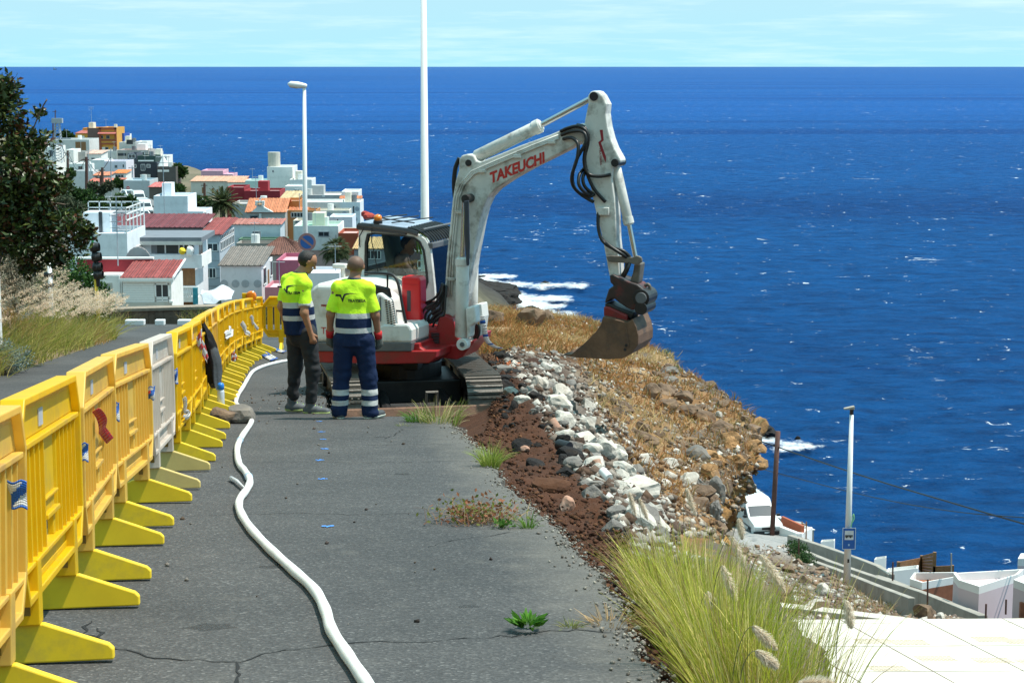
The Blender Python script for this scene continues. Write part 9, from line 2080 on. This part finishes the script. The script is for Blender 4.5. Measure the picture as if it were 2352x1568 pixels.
def crumbs(name, label, P, size, cols):
 n = len(P); base = np.array([[1, 0, 0], [-1, 0, 0], [0, 1, 0], [0, -1, 0], [0, 0, 1], [0, 0, -1]], float); F0 = np.array([[0, 2, 4], [2, 1, 4], [1, 3, 4], [3, 0, 4], [2, 0, 5], [1, 2, 5], [3, 1, 5], [0, 3, 5]])
 s = (size[0] + (size[1] - size[0]) * NR_.rand(n) ** 2.5)[:, None, None]; q = base[None] * (.55 + .7 * NR_.rand(n, 6, 1)); a = NR_.rand(n) * 6.28; ca, sa = np.cos(a)[:, None], np.sin(a)[:, None]
 tl = NR_.normal(size=(n, 1)) * .5; x, y, z = q[..., 0], q[..., 1], q[..., 2]; z2 = z * np.cos(tl) - x * np.sin(tl); x = x * np.cos(tl) + z * np.sin(tl); q = np.stack([x * ca - y * sa, x * sa + y * ca, z2 * .8], -1) * s * .5
 V = (np.asarray(P)[:, None, :] + q + [0, 0, .004]).reshape(-1, 3); F = (np.arange(n)[:, None, None] * 6 + F0[None]).reshape(-1, 3)
 o = link(name, np_mesh(name, V, F, M_ground, np.repeat(pick(cols, n), 6, 0))); return tag(o, label, kind='stuff')
def mask_pts(mask, n): I = np.argwhere(mask); I = I[NR_.randint(0, len(I), n)]; return HG2[I[:, 0], I[:, 1]] + NR_.normal(size=(n, 3)) * [.03, .05, .004]
crumbs('soil_clods', 'dark reddish brown clods on the dug soil', mask_pts((soilz > .4) & (rs > .8), 10000), (.008, .065), [(.10, .042, .022), (.07, .03, .018), (.13, .06, .03), (.045, .024, .016)])
crumbs('rubble_chips', 'white and grey chips in the rubble band', mask_pts((rubz > .25) & (rs > 2.6), 6000), (.02, .17), [(.50, .47, .42), (.32, .28, .24), (.20, .16, .13), (.12, .08, .06), (.10, .06, .04)])
crumbs('slope_gravel', 'stones and gravel over the dry slope', mask_pts((cs > 3.5) & (cs < 6.2) & (rs > 3.5), 14000), (.02, .16), [(.30, .24, .18), (.45, .40, .34), (.16, .12, .09), (.22, .13, .07)])
ep = np.array([[p[0], p[1]] for p in poly[1:150]]); k = NR_.randint(0, len(ep), 1700); xx = ep[k, 0] + np.abs(NR_.normal(size=1700)) * -.08 + .05; yy_ = ep[k, 1] + NR_.normal(size=1700) * .05
crumbs('edge_gravel', 'pale gravel crumbled along the broken asphalt edge', np.stack([xx, yy_, -ROADS * yy_ + .002], 1), (.006, .032), [(.36, .33, .28), (.26, .23, .2), (.16, .14, .12)])
xx = np.concatenate([NR_.normal(size=500) * .5 - 2.35, NR_.uniform(-3, 1, 90)]); yy_ = np.concatenate([NR_.normal(size=500) * 1.5 + 22.5, NR_.uniform(7, 20, 90)]); m_ = xx < np.interp(yy_, [7, 9, 11, 14, 18, 20], [.4, .4, .1, -.2, -.6, -1.8]) - .1
crumbs('road_crumbs', 'earth crumbs scattered on the asphalt', np.stack([xx, yy_, -ROADS * yy_ + .002], 1)[m_], (.005, .045), [(.10, .07, .05), (.06, .045, .04), (.2, .18, .16)])
P_ = []
for k in range(5000):
 h = bvh_low.ray_cast(Vector((0, 0, CAMZ)), ray(rnd.uniform(1560, 2200), rnd.uniform(1255, 1430)).normalized())
 if h[0] is not None: P_.append(list(h[0]))
crumbs('street_rubble', 'gravel and chips on the slope of the lower street', np.array(P_), (.08, .38), [(.30, .24, .19), (.48, .44, .40), (.16, .12, .10), (.24, .15, .10)])
for i, (px, py, w, h_, lab) in enumerate([(1120, 668, 150, 34, 'long black lava shelf beside the surf'), (1150, 690, 120, 34, 'black lava shelf nearest the orange grass'), (1090, 648, 70, 14, 'low black lava rock in the upper surf'), (1105, 640, 44, 10, 'thin lava reef in white water'), (1214, 716, 60, 22, 'black lava rock above the grassy crest'), (1254, 652, 26, 9, 'lone dark rock in the surf line'), (1745, 992, 84, 34, 'large black sea rock right of the cliff tip'), (1718, 982, 50, 26, 'black sea rock behind the cliff tip'), (1662, 922, 26, 10, 'small black rock offshore above the cliff tip'), (1832, 1006, 14, 7, 'tiny dark rock in the lower surf'), (1862, 1025, 16, 7, 'tiny dark rock right in the lower surf'), (1300, 686, 8, 4, 'tiny dark rock in the middle surf'), (440, 402, 26, 8, 'low dark shore rocks below the olive bush')]):
 p = onz(px, py + h_ * .4, SEAZ); k = p.y / FPX; o = link('sea_rock', rock_mesh('sea_rock', M_black_r, 500 + i, (w * k, w * k * .9, h_ * k * 1.5), 4, .42, 6, rel=1.5)); o.location = p + Vector((0, 0, h_ * k * .35)); tag(o, lab, 'rock')
def slope_strip(name, label, pts, width, cols, cat):
 P = [at(px, py, Y) for px, py, Y in pts]; Q = bez(P, 20); mb = MB()
 for i in range(19): sd = Vector((1, .2, .1)).normalized() * width / 2; mb.add([Q[i] - sd, Q[i] + sd, Q[i + 1] + sd, Q[i + 1] - sd], [(0, 1, 2, 3)], 1 if i % 5 == 2 and len(cols) > 1 else 0)
 o = obj(name, mb, cols, None, True); o.modifiers.new('thick', 'SOLIDIFY').thickness = .003; tag(o, label, cat)
slope_strip('barrier_tape', 'long white and blue tape blowing from the boom foot over the grass', [(1106, 725, 23.2), (1112, 755, 23.3), (1118, 780, 23.4), (1132, 794, 23.5), (1150, 800, 23.6)], .07, [M_tw, M_tb], 'tape')
h = hit(1172, 852)[0]
if h is not None: V, F, T = leaves_np(NR_.normal(size=(26, 3)) * [.09, .14, .03] + np.array(list(h)) + [0, 0, .06], .09, .2, pick([(.55, .17, .07)], 26)); tag(link('net_scrap', np_mesh('net_scrap', V, F, M_grass, T)), 'crumpled orange net scrap on the grass by the track', kind='stuff')
